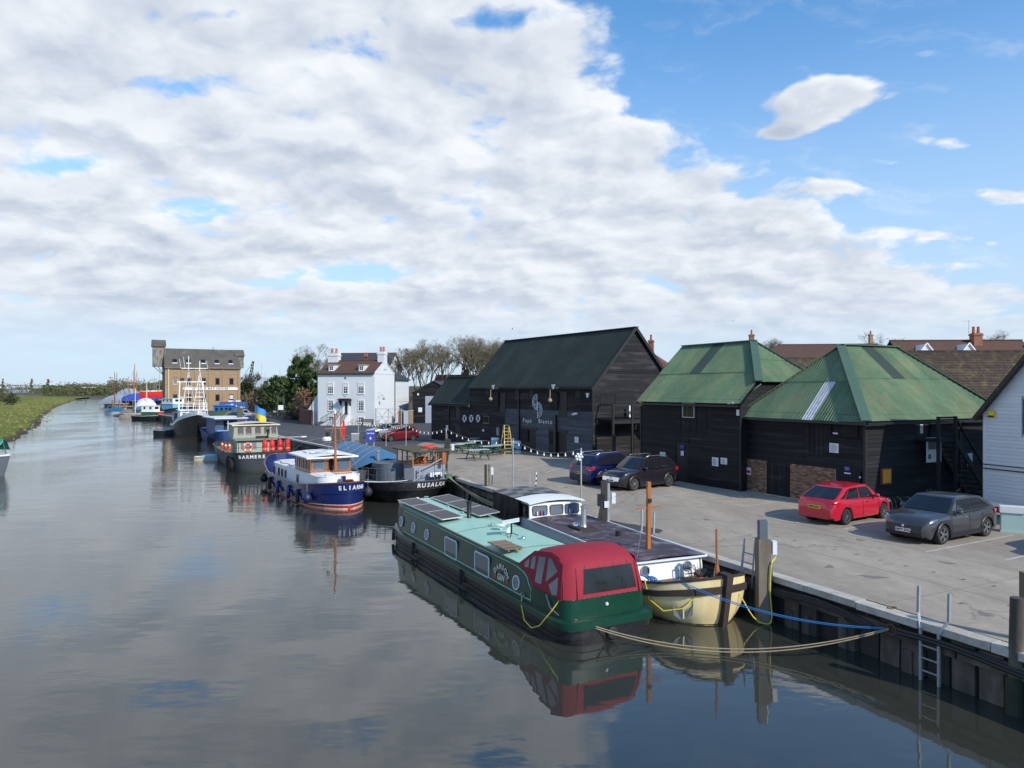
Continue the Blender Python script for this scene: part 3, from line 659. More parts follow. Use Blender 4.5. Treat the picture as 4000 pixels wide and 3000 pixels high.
dr = F.box('door', 'black_paint', dw[0], dw[1], -.06, -.01, dw[2], dw[3]); F.box('door_frame', 'black_board', dw[0] - .1, dw[1] + .1, .0, .07, dw[3], dw[3] + .14, dr)
for a, b, mt, n_ in (((640, 1200), (678, 1233), 'sign_blue', 1), ((647, 1255), (673, 1303), 'card', 3)): notice(F, sB, z4, a, b, mt, lines=n_, name='door_sign')
notice(F, sB, z4, (447, 1265), (498, 1350)); notice(F, sB, z4, (947, 1315), (1006, 1405), lines=9); notice(F, sB, z4, (1030, 1320), (1090, 1388), lines=8)
notice(F, sB, z4, (1181, 860), (1209, 918), lines=0); p_ = hit(sB, *z4(270, 797), 1, 0); F.box('alarm_box', 'yellow', p_[0] - .12, p_[0] + .12, .05, .16, p_[2] - .14, p_[2] + .14)
p_ = hit(sB, *z4(1165, 803), 1, 0); MB().cyl(F.pt(p_[0] - .2, .35, p_[2]), F.pt(p_[0] + .1, .3, p_[2] + .05), .06, None, 8).bar(F.pt(p_[0], 0, p_[2]), F.pt(p_[0], .3, p_[2]), .05).build('camera_housing', 'galv', sB)
boards(GB, 0, WB, 3.2, 5.62, .185, 'black_board', rng=lambda z: (0, WB) if z < ZE else ((z - ZE) / sl, WB - (z - ZE) / sl))
corner_post(F, LB, ZE); corner_post(F, 0, ZE)
o_ = .25
corr(sB, (-.15, -o_, ZE - o_ * sl), (LB + .2, -o_, ZE - o_ * sl), (-.15, 3.5, ZR), [(0, 1), (5.75, 1), (8.15, .33), (8.36, .31)], lambda i, c: 'corr_patch' if (c == 1 and i == 3) else 'corr_green', split=.5, per=6)
corr(sB, (LB + .2, WB + o_, ZE - o_ * sl), (-.15, WB + o_, ZE - o_ * sl), (-.15, 3.5, ZR), [(0, .31), (2.6, 1), (9, 1)], 'corr_green')
corr(sB, (LB + .3, 1.0, 5.62), (LB + .3, WB - 1.0, 5.62), (5.6, 3.5, ZR), [(0, 0), (2.5, 1), (5, 0)], lambda i, c: 'corr_green', split=.55)
cap(sB, (-.2, 3.5, ZR + .06), (5.65, 3.5, ZR + .06)); cap(sB, (5.6, 3.5, ZR + .08), (LB + .32, .95, 5.68), w_=.4); cap(sB, (5.6, 3.5, ZR + .08), (LB + .3, WB - .95, 5.68), w_=.4)
MB().bar((-.16, -o_, ZE - o_ * sl - .02), (-.16, 3.5, ZR - .02), .05, .16).build('bargeboard', 'black_paint', sB)
F.box('gutter', 'black_metal', 0, LB, .2, .3, ZE - .4, ZE - .3); MB().tube([(LB + .35, 1.05, 5.5), (LB + .3, .6, 5.2), (LB + .1, -.12, 4.4), (LB + .1, -.12, .1)], .045).build('drainpipe', 'black_metal', sB)
th = .47; tn = Vector((-math.sin(th), math.cos(th), 0))
sC = thing('hipped_shed', 'black weatherboarded shed with green hipped roof, brick panels and one rusty tin sheet', 'shed', Vector((15.21, 30.89, QZ)) + tn * 7.1, th - R(90))
ZE, ZR, LC, WC = 4.12, 7.4, 7.1, 10.35
F = Wall(sC, (0, 0, 0), 0.); GB = Wall(sC, (LC, 0, 0), R(90))
MB().box(0, .02, 0, LC - .02, WC, ZE).build('wall', 'black_paint', sC)
rc = lambda a, b: F.rect(sC, z4, a, b)
bz = rc((1320, 1322), (1465, 1500))[3] - .06
hd, wn = rc((1830, 942), (2030, 1325)), rc((2095, 945), (2168, 1110))
pA, pB = rc((1322, 1330), (1467, 1600)), rc((1690, 1355), (2130, 1600)); dA, dB = (pA[1], pB[0]), (pB[1] + .05, LC - .18)
boards(F, 0, LC, bz, ZE, .18, 'black_board', [hd])
for i in range(9): F.box('hatch_board', 'black_board', lerp(hd[0], hd[1], i / 9) + .008, lerp(hd[0], hd[1], (i + 1) / 9), .0, .03 + .012 * (i % 2), hd[2], hd[3])
w_ = F.window(wn, 'black_board', 'glass_dark', 1, 1, d_=.06, sill=False)
F.box('poster', 'card', wn[0] + .03, wn[1] - .03, .026, .034, wn[2] + (wn[3] - wn[2]) * .68, wn[3] - .03, w_); F.box('poster', 'card', wn[0] + .03, wn[1] - .1, .026, .034, wn[2] + .03, wn[2] + (wn[3] - wn[2]) * .24, w_)
F.box('shutter', 'black_board', wn[1] + .08, wn[1] + .95, .04, .1, wn[2] - .05, wn[3] + .05)
notice(F, sC, z4, (2075, 1180), (2162, 1278), lines=7)
# brick panels: every brick a piece
bk = MB().box(0, -.028, 0, .215, 0, .065).mesh('brick', 'brick_pale'); bk2 = MB().box(0, -.022, 0, .215, 0, .065).mesh('brick', 'brick_red'); bh = MB().box(0, -.025, 0, .1, 0, .065).mesh('brick', 'brick_pale')
for (x0, x1) in ((.28, pA[1]), (pB[0], pB[1])):
    F.box('mortar_bed', 'mortar', x0, x1, .0, .012, 0, bz)
    for r_ in range(int(bz / .076)):
        x = x0 + .005; z = r_ * .076 + .006; first = r_ % 2
        while x < x1 - .05:
            L = .1 if (first or x1 - x < .225) else .215
            if x + L > x1: break
            link('brick', bh if L < .2 else (bk2 if random.random() < .3 else bk), sC, F.pt(x, .012 + random.uniform(-.006, .004), z), (0, 0, F.a)); x += L + .011; first = 0
for (x0, x1) in (dA, dB):
    dr = F.box('door', 'black_paint', x0 + .02, x1 - .02, .0, .05, .03, bz - .03)
    for i in range(6): F.box('door_board', 'black_board', lerp(x0, x1, i / 6) + .02, lerp(x0, x1, (i + 1) / 6), .05, .065, .05, bz - .05, dr)
notice(F, sC, z6, (670, 47), (720, 85), 'sign_blue', lines=3, ink='card', name='door_sign'); notice(F, sC, z6, (668, 98), (724, 116), lines=1, name='door_sign'); notice(F, sC, z6, (798, 133), (809, 150), lines=0)
notice(F, sC, z4, (1276, 1412), (1319, 1487), 'card', lines=0, name='warning_sign')
r_ = F.rect(sC, z4, (1278, 1440), (1317, 1470)); F.box('warning_print', 'red_bright', r_[0], r_[1], .076, .082, r_[2], r_[3])
F.box('plinth', 'concrete', 0, LC, .0, .12, 0, .05)
dd = GB.rect(sC, z5, (1042, 1012), (1192, 1255), 0, LC)
boards(GB, 0, WC, .03, ZE, .18, 'black_board', [dd])
dr = GB.box('upper_door', 'black_paint', dd[0], dd[1], -.08, -.03, dd[2], dd[3]); GB.box('notice', 'card', dd[0] + .35, dd[0] + .55, -.03, -.015, dd[2] + .15, dd[2] + .55, dr)
corner_post(F, LC, ZE); GB.box('corner_board', 'black_paint', -.05, .06, .0, .06, 0, ZE)
bn = GB.rect(sC, z5, (1086, 1268), (1245, 1522), 0, LC); bn_ = GB.box('banner', 'card', bn[0], bn[1], .3, .32, bn[2], bn[3]); GB.box('banner_print', 'glass_grey', bn[0] + .12, bn[1] - .12, .321, .325, lerp(bn[2], bn[3], .52), bn[3] - .08, bn_); GB.box('banner_print', 'ink', bn[0] + .12, bn[0] + .32, .321, .325, bn[2] + .15, bn[2] + .36, bn_); GB.box('banner_print', 'ink', bn[1] - .3, bn[1] - .17, .321, .325, bn[2] + .2, bn[2] + .32, bn_)
nb = GB.rect(sC, z6, (958, 62), (1043, 198), 0, LC); nb_ = GB.box('notice_board', 'varnish_dark', nb[0], nb[1], .05, .14, nb[2], nb[3]); GB.box('notice_panel', M('amber_panel', (.62, .26, .03), .4, var=.3, sc=3), nb[0] + .07, nb[1] - .05, .14, .15, nb[2] + .07, nb[3] - .07, nb_)
pc = GB.rect(sC, z5, (1585, 1440), (1638, 1568), 0, LC); GB.box('picture', 'card', pc[0], pc[1], .05, .08, pc[2], pc[3])
o_ = .28; sx = (ZR - ZE) / (LC / 2)
sf = (ZR - ZE) / 2.95
corr(sC, (-.28, -o_, ZE - o_ * sf), (LC + .28, -o_, ZE - o_ * sf), (3.55, 2.95, ZR), [(0, 0), (3.83, 1), (7.66, 0)], lambda i, c: 'corr_tin' if (c == 0 and i == 7) else 'corr_green', split=.52, per=4)
corr(sC, (LC + o_, -o_, ZE - o_ * sx), (LC + o_, WC + o_, ZE - o_ * sx), (3.55, 2.95, ZR), [(0, 0), (3.23, 1), (7.44, 1), (10.91, 0)], lambda i, c: 'corr_patch' if (c == 1 and i == 5) else 'corr_green', split=.55, per=6)
corr(sC, (-o_, WC + o_, ZE - o_ * sx), (-o_, -o_, ZE - o_ * sx), (3.55, 2.95, ZR), [(0, 0), (3.47, 1), (7.68, 1), (10.91, 0)], 'corr_green')
corr(sC, (LC + .28, WC + o_, ZE - o_ * sx), (-.28, WC + o_, ZE - o_ * sx), (3.55, 7.16, ZR), [(0, 0), (3.83, 1), (7.66, 0)], 'corr_green')
cap(sC, (3.55, 2.9, ZR + .06), (3.55, 7.2, ZR + .06), w_=.42)
for a, b in (((-.3, -.3), (3.55, 2.95)), ((LC + .3, -.3), (3.55, 2.95)), ((LC + .3, WC + .3), (3.55, 7.16)), ((-.3, WC + .3), (3.55, 7.16))): cap(sC, (*a, ZE - .22), (*b, ZR + .07), w_=.42, name='hip_cap')
F.box('gutter', 'black_metal', -.3, LC + .3, .3, .4, ZE - .42, ZE - .32); GB.box('gutter', 'black_metal', -.3, WC + .3, .3, .4, ZE - .4, ZE - .3)
MB().tube([(LC + .32, 6.5, ZE - .4), (LC + .1, 6.6, ZE - .9), (LC + .1, 6.6, .1)], .045).build('drainpipe', 'black_metal', sC)
stc = thing('shed_stair', 'black open tread stair rising to the side door of the hipped shed', 'staircase', sC.location, sC.rotation_euler.z)
y0 = dd[0] - .1; lz = dd[2] - .05
MB().box(LC + .06, y0, lz - .12, LC + 1.1, dd[1] + .25, lz).build('landing', 'black_board', stc)
for x in (LC + .1, LC + 1.08): MB().bar((x, dd[1] + .2, lz - .05), (x, dd[1] + 3.0, .05), .06, .26).build('stringer', 'black_paint', stc)
for i in range(11): MB().box(LC + .1, dd[1] + .3 + i * .25, lz - .2 - i * (lz / 12), LC + 1.08, dd[1] + .52 + i * .25, lz - .16 - i * (lz / 12)).build('tread', 'black_board', stc)
for y in (y0 + .08, dd[1] + .2): MB().box(LC + 1.0, y - .06, 0, LC + 1.12, y + .06, lz + 1.0).build('post', 'black_paint', stc)
MB().bar((LC + 1.06, y0, lz + .95), (LC + 1.06, dd[1] + .2, lz + .95), .08).bar((LC + 1.06, dd[1] + .2, lz + .95), (LC + 1.06, dd[1] + 3.0, 1.0), .08).build('handrail', 'black_paint', stc)
# ------------------------------------------------------------ white weatherboarded building at the right edge
th = .36; tn = Vector((-math.sin(th), math.cos(th), 0))
wb = thing('white_boarded_building', 'white weatherboarded building on a raised base at the right edge', 'building', P(3845, 1980, 30.) * Vector((1, 1, 0)) + Vector((0, 0, QZ)), th - R(90))
F = Wall(wb, (0, 0, 0), 0.); ze = 4.35; sl = math.tan(R(50)); W_ = 5.4
z0 = 6.5 - 447 * 30 / 2800 - QZ + .02
MB().prism([(0, .05, z0), (W_, .05, z0), (W_, .05, ze), (W_ / 2, .05, ze + sl * W_ / 2 - .1), (0, .05, ze)], (0, 14, 0)).build('wall', 'white_board', wb)
boards(F, .12, W_, z0 + .05, ze + 5.0, .148, 'white_board', [(1.55, 2.7, 3.4, 4.9)], rng=lambda z: (.12, W_) if z < ze else (.05 + (z - ze) / sl, W_ - (z - ze) / sl), name='board')
F.box('corner_board', 'white_board', -.02, .12, -.1, .055, z0, ze); F.box('window', 'glass_dark', 1.6, 2.65, -.02, .0, 3.45, 4.85); F.box('base_skirt', 'black_paint', .1, W_, -.4, -.3, 0, z0); F.box('bottom_rail', 'white_board', 0, W_, -.02, .06, z0 - .06, z0 + .045)
for x in (.3, 2.5, 4.6): F.box('pier', 'brick_red', x, x + .35, -.5, -.12, 0, z0 - .07)
for sg in (0, 1):
    pts = [(-.25 if sg == 0 else W_ + .25, -.3, ze - .3), (W_ / 2, -.3, ze + sl * W_ / 2), (W_ / 2, 14.3, ze + sl * W_ / 2), (-.25 if sg == 0 else W_ + .25, 14.3, ze - .3)]
    slab(wb, 'roof', 'tile_moss', pts, .1)
MB().bar((-.25, -.27, ze - .36), (W_ / 2, -.27, ze + sl * W_ / 2 - .06), .05, .2).build('bargeboard', 'black_paint', wb)
p_ = hit(wb, *z5(1880, 1015), 1, 0); F.box('alarm_box', 'yellow', p_[0] - .13, p_[0] + .13, .05, .15, p_[2] - .13, p_[2] + .13); F.box('alarm_band', 'black_paint', p_[0] - .13, p_[0] + .13, .151, .156, p_[2] - .13, p_[2] - .06)
MB().tube([F.pt(x, .08, 2.12 - .0 * x) for x in (0, 3, 6)], .02).tube([F.pt(x, .08, 1.95) for x in (.0, 3, 6)], .025).build('cable', 'grey_cable', wb)
# ------------------------------------------------------------ generic house behind
def house(name, label, cat, loc, rz, L, D_, ze, zr, wall, roof, hip0=0., hip1=0., chim=(), over=.3, group=None, courses=0):
    """ridge along local x; hip0 and hip1 are the hip insets at the two ends"""
    t = thing(name, label, cat, loc, rz, group)
    m_ = MB(); y = D_ / 2; h = ze - .02
    m_.box(-L / 2, -y, 0, L / 2, y, h)
    if not hip0: m_.prism([(-L / 2, -y, h), (-L / 2, y, h), (-L / 2, 0, zr - .12)], (.25, 0, 0))
    if not hip1: m_.prism([(L / 2 - .25, -y, h), (L / 2 - .25, y, h), (L / 2 - .25, 0, zr - .12)], (.25, 0, 0))
    m_.build('wall', wall, t)
    o = over; s_ = (zr - ze) / y; a, b = -L / 2 - o, L / 2 + o; zb = ze - o * s_
    ra, rb = (-L / 2 + hip0) if hip0 else a, (L / 2 - hip1) if hip1 else b
    for sg in (-1, 1):
        if courses and sg == -1:                            # courses of tiles, each course a piece with uneven butts
            for i in range(courses):
                f0, f1 = i / courses, (i + 1.15) / courses; x0, x1 = lerp(a, ra, f0), lerp(b, rb, f0); n_ = max(4, int((x1 - x0) / .24)); r0, r1 = [], []
                for j in range(n_ * 2 + 1):
                    x = lerp(x0, x1, j / (2 * n_)); dz_ = random.uniform(0, .03)
                    r0.append((x, lerp(-y - o, 0, f0) - random.uniform(0, .03), lerp(zb, zr, f0) + .06 + dz_)); r1.append((x, lerp(-y - o, 0, min(1, f1)), lerp(zb, zr, min(1, f1)) + .015))
                MB().grid([[(p[0], p[1], p[2] - .07) for p in r0], r0, r1]).build('tile_course', roof, t)
        slab(t, 'roof', roof, [(a, sg * (y + o), zb), (b, sg * (y + o), zb), (rb, 0, zr), (ra, 0, zr)], .12)
    if hip0: slab(t, 'hip_roof', roof, [(a, -y - o, zb), (a, y + o, zb), (ra, 0, zr)], .12)
    if hip1: slab(t, 'hip_roof', roof, [(b, -y - o, zb), (b, y + o, zb), (rb, 0, zr)], .12)
    MB().bar((ra, 0, zr), (rb, 0, zr), .3, .1).build('ridge_tiles', 'ridge_red' if roof in ('slate', 'tile_red') else roof, t)
    for (cx, cy, w_, top, pots, mt) in chim:
        c = MB().box(cx - w_ / 2, cy - w_ / 2, zr - 1.6, cx + w_ / 2, cy + w_ / 2, top).box(cx - w_ / 2 - .06, cy - w_ / 2 - .06, top - .22, cx + w_ / 2 + .06, cy + w_ / 2 + .06, top - .08).build('chimney', mt, t)
        for i in range(pots):
            x = cx + (i - (pots - 1) / 2) * .42; MB().lathe([(.15, top), (.11, top + .5), (.14, top + .55), (.1, top + .62)], (x, cy, 0), 10).build('chimney_pot', 'terracotta', c, True)
    return t
def at(u, v, Y, z=QZ): p_ = P(u, v, Y); return (p_.x, Y, z)
house('tiled_house', 'house with hipped red tile roof seen between barn and green shed', 'house', at(2500, 1400, 80), R(-20), 9, 8, 7.0, 9.9, 'brick_red', 'tile_red', 0, 4., ((1.2, .2, .55, 10.7, 1, 'brick_red'),))
house('long_roofed_house', 'long cream walled house with mossy brown roof behind the two green sheds', 'house', at(3180, 1400, 92), R(-6), 15, 9, 9.1, 11., 'cream', 'tile_brown', 3., 0, ((-7.0, 3.6, .6, 12.6, 1, 'brick_pale'),))
house('low_mossy_outbuilding', 'low mossy tiled roof just behind the hipped shed', 'house', at(3230, 1400, 66), R(10), 8, 7, 6.0, 8.1, 'brick_red', 'tile_moss')
house('mossy_roofed_hall', 'long dark mossy tiled roof rising behind the hipped shed and white building', 'house', at(3770, 1400, 47), R(-3), 9.6, 9, 3.6, 7.75, 'brick_red', 'tile_moss', 0, 0, ((5.2, .4, 1.5, 8.25, 0, 'brick_red'),), courses=26)
dh = house('dormered_house', 'brown tiled house with two white gabled dormers behind the mossy hall', 'house', at(3732, 1400, 66), R(-3), 11.2, 8, 6.9, 9.75, 'brick_red', 'tile_brown', 0, 0, ((1.6, -.4, .75, 10.35, 2, 'brick_red'),))
for u in (3561, 3720):
    x = (u - 3732) / FPX * 64
    m_ = MB().prism([(x - .62, -2.6, 8.1), (x + .62, -2.6, 8.1), (x + .62, -2.6, 8.45), (x, -2.6, 9.25), (x - .62, -2.6, 8.45)], (0, 2.2, 0)).build('dormer', 'white_board', dh)
    for sg in (-1, 1): MB().bar((x + sg * .72, -2.7, 8.4), (x, -2.7, 9.34), .08, .1).build('dormer_barge', 'white_paint', m_)
    MB().prism([(x - .35, -2.62, 8.1), (x + .35, -2.62, 8.1), (x + .35, -2.62, 8.4), (x - .35, -2.62, 8.4)], (0, -.02, 0)).build('pane', 'glass_dark', m_)
MB().tube([(1.2, 0, 10.3), (1.2, 0, 11.6)], .02).bar((.6, 0, 11.5), (1.8, 0, 11.55), .02).bar((.7, -.3, 11.5), (.7, .3, 11.5), .015).bar((1.0, -.25, 11.52), (1.0, .25, 11.52), .015).build('aerial', 'galv', dh)
house('chimney_house', 'far roof with single tall chimney left of the bare tree', 'house', at(3380, 1450, 120), R(0), 7, 6, 8, 11.5, 'brick_red', 'tile_brown', 0, 0, ((.9, 0, .55, 14.4, 1, 'brick_pale'),))
# ------------------------------------------------------------ white creekside house
th = 1.35; tn = Vector((-math.sin(th), math.cos(th), 0))
wh = thing('white_house', 'white rendered three storey house with brown tile roof and double front steps', 'house', Vector((-19.83, 103.29, QZ)) + tn * 8.9, th - R(90))
L, W_, ze, zr = 8.9, 7.75, 7.59, 9.5
F = Wall(wh, (0, 0, 0), 0.); RB = Wall(wh, (L, 0, 0), R(90))
MB().prism([(0, 0, 0), (0, W_, 0), (0, W_, ze), (0, W_ / 2, zr - .05), (0, 0, ze)], (L, 0, 0)).build('wall', 'render_white', wh)
s_ = (zr - ze) / (W_ / 2)
for sg in (0, 1): slab(wh, 'roof', 'tile_brown', [(-.12, -.25 if sg == 0 else W_ + .25, ze - .25 * s_ + .06), (L + .02, -.25 if sg == 0 else W_ + .25, ze - .25 * s_ + .06), (L + .02, W_ / 2, zr + .06), (-.12, W_ / 2, zr + .06)], .14)
MB().bar((-.1, W_ / 2, zr + .08), (L, W_ / 2, zr + .08), .25, .1).build('ridge_tiles', 'tile_brown', wh); F.box('gutter', 'black_metal', -.1, L, .2, .32, ze - .18, ze - .06)
rc = lambda a, b: F.rect(wh, z2, a, b)
for a, b, nx, nz in (((1056, 543), (1110, 652), 3, 4), ((1226, 543), (1267, 652), 2, 4), ((1384, 540), (1440, 652), 3, 4), ((1061, 728), (1111, 834), 3, 4), ((1388, 730), (1440, 838), 3, 4), ((1388, 912), (1440, 962), 3, 2), ((1062, 905), (1108, 945), 3, 2)):
    r_ = rc(a, b); wd = F.window(r_, 'white_paint', 'glass_dark', nx, nz, fw=.09, d_=.05)
    F.box('blind', 'white_board', r_[0] + .04, r_[1] - .04, .021, .03, lerp(r_[2], r_[3], .62 if b[1] == 652 else .9), r_[3], wd)
dr = rc((1237, 740), (1270, 882)); db = F.box('front_door', 'black_paint', dr[0], dr[1], .0, .05, dr[2], dr[3]); F.box('door_case', 'white_paint', dr[0] - .35, dr[0] - .01, .0, .12, dr[2], dr[3], db); F.box('door_case', 'white_paint', dr[1] + .01, dr[1] + .3, .0, .12, dr[2], dr[3], db)
cz = dr[3]
cn = MB().box(dr[0] - .75, -1.0, cz + .15, dr[1] + .6, 0, cz + .32).box(dr[0] - .6, -.8, cz + .32, dr[1] + .45, 0, cz + .42).build('door_canopy', 'black_paint', wh)
for x in (dr[0] - .6, dr[1] + .42): MB().prism([(x - .06, 0, cz - .7), (x - .06, -.2, cz - .5), (x - .06, -.8, cz + .13), (x - .06, 0, cz + .13)], (.12, 0, 0)).build('bracket', 'black_paint', cn)
p_ = rc((1231, 477), (1251, 500)); F.box('plaque', 'ink', p_[0], p_[1], .0, .03, p_[2], p_[3]); p_ = rc((1234, 670), (1249, 684)); F.box('door_lamp', 'cream', p_[0], p_[1], .0, .1, p_[2], p_[3])
lz = dr[2] - .05; y1 = -1.35                                # landing, straight and side flights
MB().box(dr[0] - .4, y1, 0, dr[1] + .35, 0, lz).build('landing', 'render_white', wh)
for i in range(9): MB().box(dr[0] - .1, y1 - .27 * (i + 1), 0, dr[1] + .55, y1 - .27 * i, lz - lz / 10 * (i + 1)).build('step', 'render_white', wh)
for i in range(10): MB().box(dr[0] - .4 - .28 * (i + 1), y1, 0, dr[0] - .4 - .28 * i, y1 + 1.0, lz - lz / 11 * (i + 1)).build('step', 'render_white', wh)
mb = MB()
a, b = Vector((dr[0] - .45, y1, lz + .9)), Vector((dr[0] - 3.2, y1, 1.0)); mb.bar(a, b, .06); mb.bar(a, (dr[0] - .1, y1, lz + .9), .06)
for i in range(15): q_ = a.lerp(b, i / 14); mb.bar((q_.x, q_.y, q_.z - .9), q_, .03)
for sg, x in ((0, dr[0] - .1), (1, dr[1] + .55)):
    a, b = Vector((x, y1, lz + .9)), Vector((x + .15 * sg, y1 - 2.4, 1.0)); mb.bar(a, b, .06)
    for i in range(11): q_ = a.lerp(b, i / 10); mb.bar((q_.x, q_.y, q_.z - .9), q_, .03)
mb.build('railing', 'black_metal', wh)
bd = rc((1160, 922), (1195, 1000)); F.box('basement_door', 'white_board', dr[0] - 1.5, dr[0] - .7, .0, .04, .05, lz * .72)
for k_ in (1060, 1385):                                     # flat roofed dormers
    p_ = hit(wh, *z2(k_, 412), 1, .55); q_ = hit(wh, *z2(k_ + 58, 348), 1, .55)
    dm = MB().box(p_[0], .55, ze + .05, q_[0] + .05, 3.2, q_[2]).build('dormer', 'glass_grey', wh); dm.data.materials[0] = MAT['render_white']
    wl = Wall(wh, (0, .55, 0), 0.); wd = wl.window((p_[0] + .18, q_[0] - .12, p_[2] + .12, q_[2] - .18), 'white_paint', 'glass_dark', 2, 2, fw=.07)
    MB().box(p_[0] - .1, .4, q_[2], q_[0] + .15, 3.3, q_[2] + .1).build('dormer_roof', 'galv', dm)
for x0, x1, top in ((-.1, 1.5, zr + 1.2), (L - .95, L + .12, zr + 1.35)):
    c = MB().box(x0, W_ / 2 - .55, zr - 1.3, x1, W_ / 2 + .55, top).box(x0 - .08, W_ / 2 - .63, top - .45, x1 + .08, W_ / 2 + .63, top - .25).build('chimney', 'render_white', wh)
    for i in (0, 1): x = lerp(x0, x1, .3 + .42 * i); MB().lathe([(.2, top), (.15, top + .6), (.19, top + .65), (.15, top + .72)], (x, W_ / 2, 0), 10).build('chimney_pot', 'terracotta', c, True)
RB.box('string_course', 'render_white', 0, W_, .0, .05, ze - .1, ze); MB().bar((L + .03, 0, ze), (L + .03, W_ / 2, zr + .05), .08, .1).bar((L + .03, W_, ze), (L + .03, W_ / 2, zr + .05), .08, .1).build('verge', 'render_white', wh)
MB().bar((L, 1.3, 4.2), (L + .9, 1.3, 4.3), .05).bar((L, 1.3, 4.9), (L + .7, 1.3, 4.35), .04).ball((L + .9, 1.3, 3.9), .22).build('wall_lantern', 'galv', wh)
MB().tube([(L + .08, W_ - .1, ze), (L + .08, W_ - .1, .2)], .06).build('drainpipe', 'black_metal', wh)
# rear wing: weatherboarded upper floor, slate roof
MB().box(2.2, W_ + .01, 0, L - .25, W_ + 6.6, 6.9).build('rear_wing_wall', 'render_white', wh)
boards(Wall(wh, (L - .25, W_, 0), R(90)), .05, 6.6, 3.3, 6.9, .2, 'white_board')
xm = (2.2 + L - .25) / 2
for sg in (-1, 1): slab(wh, 'rear_roof', 'slate', [(xm + sg * 3.6, W_, 6.75), (xm + sg * 3.6, W_ + 6.8, 6.75), (xm, W_ + 4.0, 9.1), (xm, W_ - 2.5, 9.1)], .1)
slab(wh, 'rear_roof', 'slate', [(xm + 3.6, W_ + 6.8, 6.75), (xm - 3.6, W_ + 6.8, 6.75), (xm, W_ + 4.0, 9.1)], .1)
MB().box(-1.9, .6, 0, 0, 5, 2.2).prism([(-1.9, .6, 2.2), (0, .6, 2.2), (0, .6, 5.0)], (0, 4.4, 0)).build('side_lean_to', 'render_white', wh)
h2 = house('slate_house', 'large slate roofed house with red ridge tiles behind the white house', 'house', at(1440, 1400, 128), R(-8), 9.6, 8, 9.0, 11.7, 'render_white', 'slate', 0, 0, ((.6, -3.2, .7, 11.0, 2, 'brick_red'),))
# ------------------------------------------------------------ black garage with pale roller door
gg = thing('black_garage', 'black gabled garage with pale grey roller door beside the white house', 'garage', (at(1612, 1650, 111)[0], 111, QZ), R(-6))
L, W_, ze, zr = 6.6, 9, 4.75, 6.5; F = Wall(gg, (0, 0, 0), 0.)
MB().prism([(0, 0, 0), (L, 0, 0), (L, 0, ze), (L / 2, 0, zr), (0, 0, ze)], (0, W_, 0)).build('wall', 'black_paint', gg)
boards(F, 0, L, .03, zr - .1, .25, 'black_board', [(1.95, 4.6, 0, 4.2)], rng=lambda z: (0, L) if z < ze else ((z - ze) / .53, L - (z - ze) / .53))
for i in range(17): F.box('roller_slat', 'glass_blue', 2., 4.55, .0, .03, i * .245 + .02, (i + 1) * .245)
for s in bpy.data.objects:
    if s.name.startswith('roller_slat'): s.data.materials[0] = MAT.get('roller') or M('roller', (.40, .45, .52), .5, .1, var=.08)
for sg in (0, 1): slab(gg, 'roof', 'slate', [(-.25 if sg == 0 else L + .25, -.2, ze - .1), (L / 2, -.2, zr + .08), (L / 2, W_ + .2, zr + .08), (-.25 if sg == 0 else L + .25, W_ + .2, ze - .1)], .1)
F.box('notice', 'card', .9, 1.5, .05, .08, 1.7, 2.4); F.box('alarm_box', 'white_paint', .75, 1.0, .05, .14, 4.3, 4.6)
hb = house('barn_cottage', 'brick cottage roof with orange chimney behind the barn wing', 'house', at(1790, 1480, 134), R(-10), 8, 6, 5.6, 7.9, 'brick_red', 'tile_red', 0, 0, ((1.6, 0, .9, 8.9, 1, 'brick_red'),))
# ------------------------------------------------------------ brick granary mill with lucams
M('brick_yellow', (.36, .25, .145), .9, var=.4, sc=1.4, c2=(.27, .175, .105), bump=.3, bsc=9, streak=(1, 1, 2.2))
M('weather_board', (.29, .26, .22), .9, var=.5, sc=1.6, c2=(.11, .10, .09), streak=(1, 1, .5))
M('faded_paint', (.33, .245, .17), .9, var=.35, sc=2.2, c2=(.27, .17, .09), streak=(1, 1, .6))
ml = thing('brick_mill', 'tall yellow brick mill with slate roof and hoist towers at the creek side', 'mill', (-82.3, 170, QZ), R(29))
L, W_, ze, zr = 16.9, 10, 10.65, 15.2; F = Wall(ml, (0, 0, 0), 0.)
MB().prism([(0, 0, -1), (0, W_, -1), (0, W_, ze), (0, W_ / 2, zr - .1), (0, 0, ze)], (L, 0, 0)).build('wall', 'brick_yellow', ml)
MB().box(-.06, .1, -1, -.01, W_, ze).build('gable_shade', 'black_paint', ml)  # black sheet over the creekside gable, its shade put in as colour
s_ = (zr - ze) / (W_ / 2)
for sg in (0, 1): slab(ml, 'roof', 'slate_old', [(-.1, -.4 if sg == 0 else W_ + .4, ze - .4 * s_), (L + .1, -.4 if sg == 0 else W_ + .4, ze - .4 * s_), (L + .1, W_ / 2, zr), (-.1, W_ / 2, zr)], .15)
F.box('cornice', 'brick_yellow', 0, L, .0, .25, ze - .45, ze - .15); MB().cyl((L * .66, W_ / 2, zr), (L * .66, W_ / 2, zr + .6), .12).build('roof_vent', 'galv', ml)
for zx in (955, 1148, 1340, 1540, 1740, 1962):
    p_ = hit(ml, *z1(zx, 700), 1, 0); F.box('pilaster', 'brick_yellow', p_[0] - .22, p_[0] + .22, .0, .14, 0, ze - .45)
rc = lambda a, b: F.rect(ml, z1, a, b)
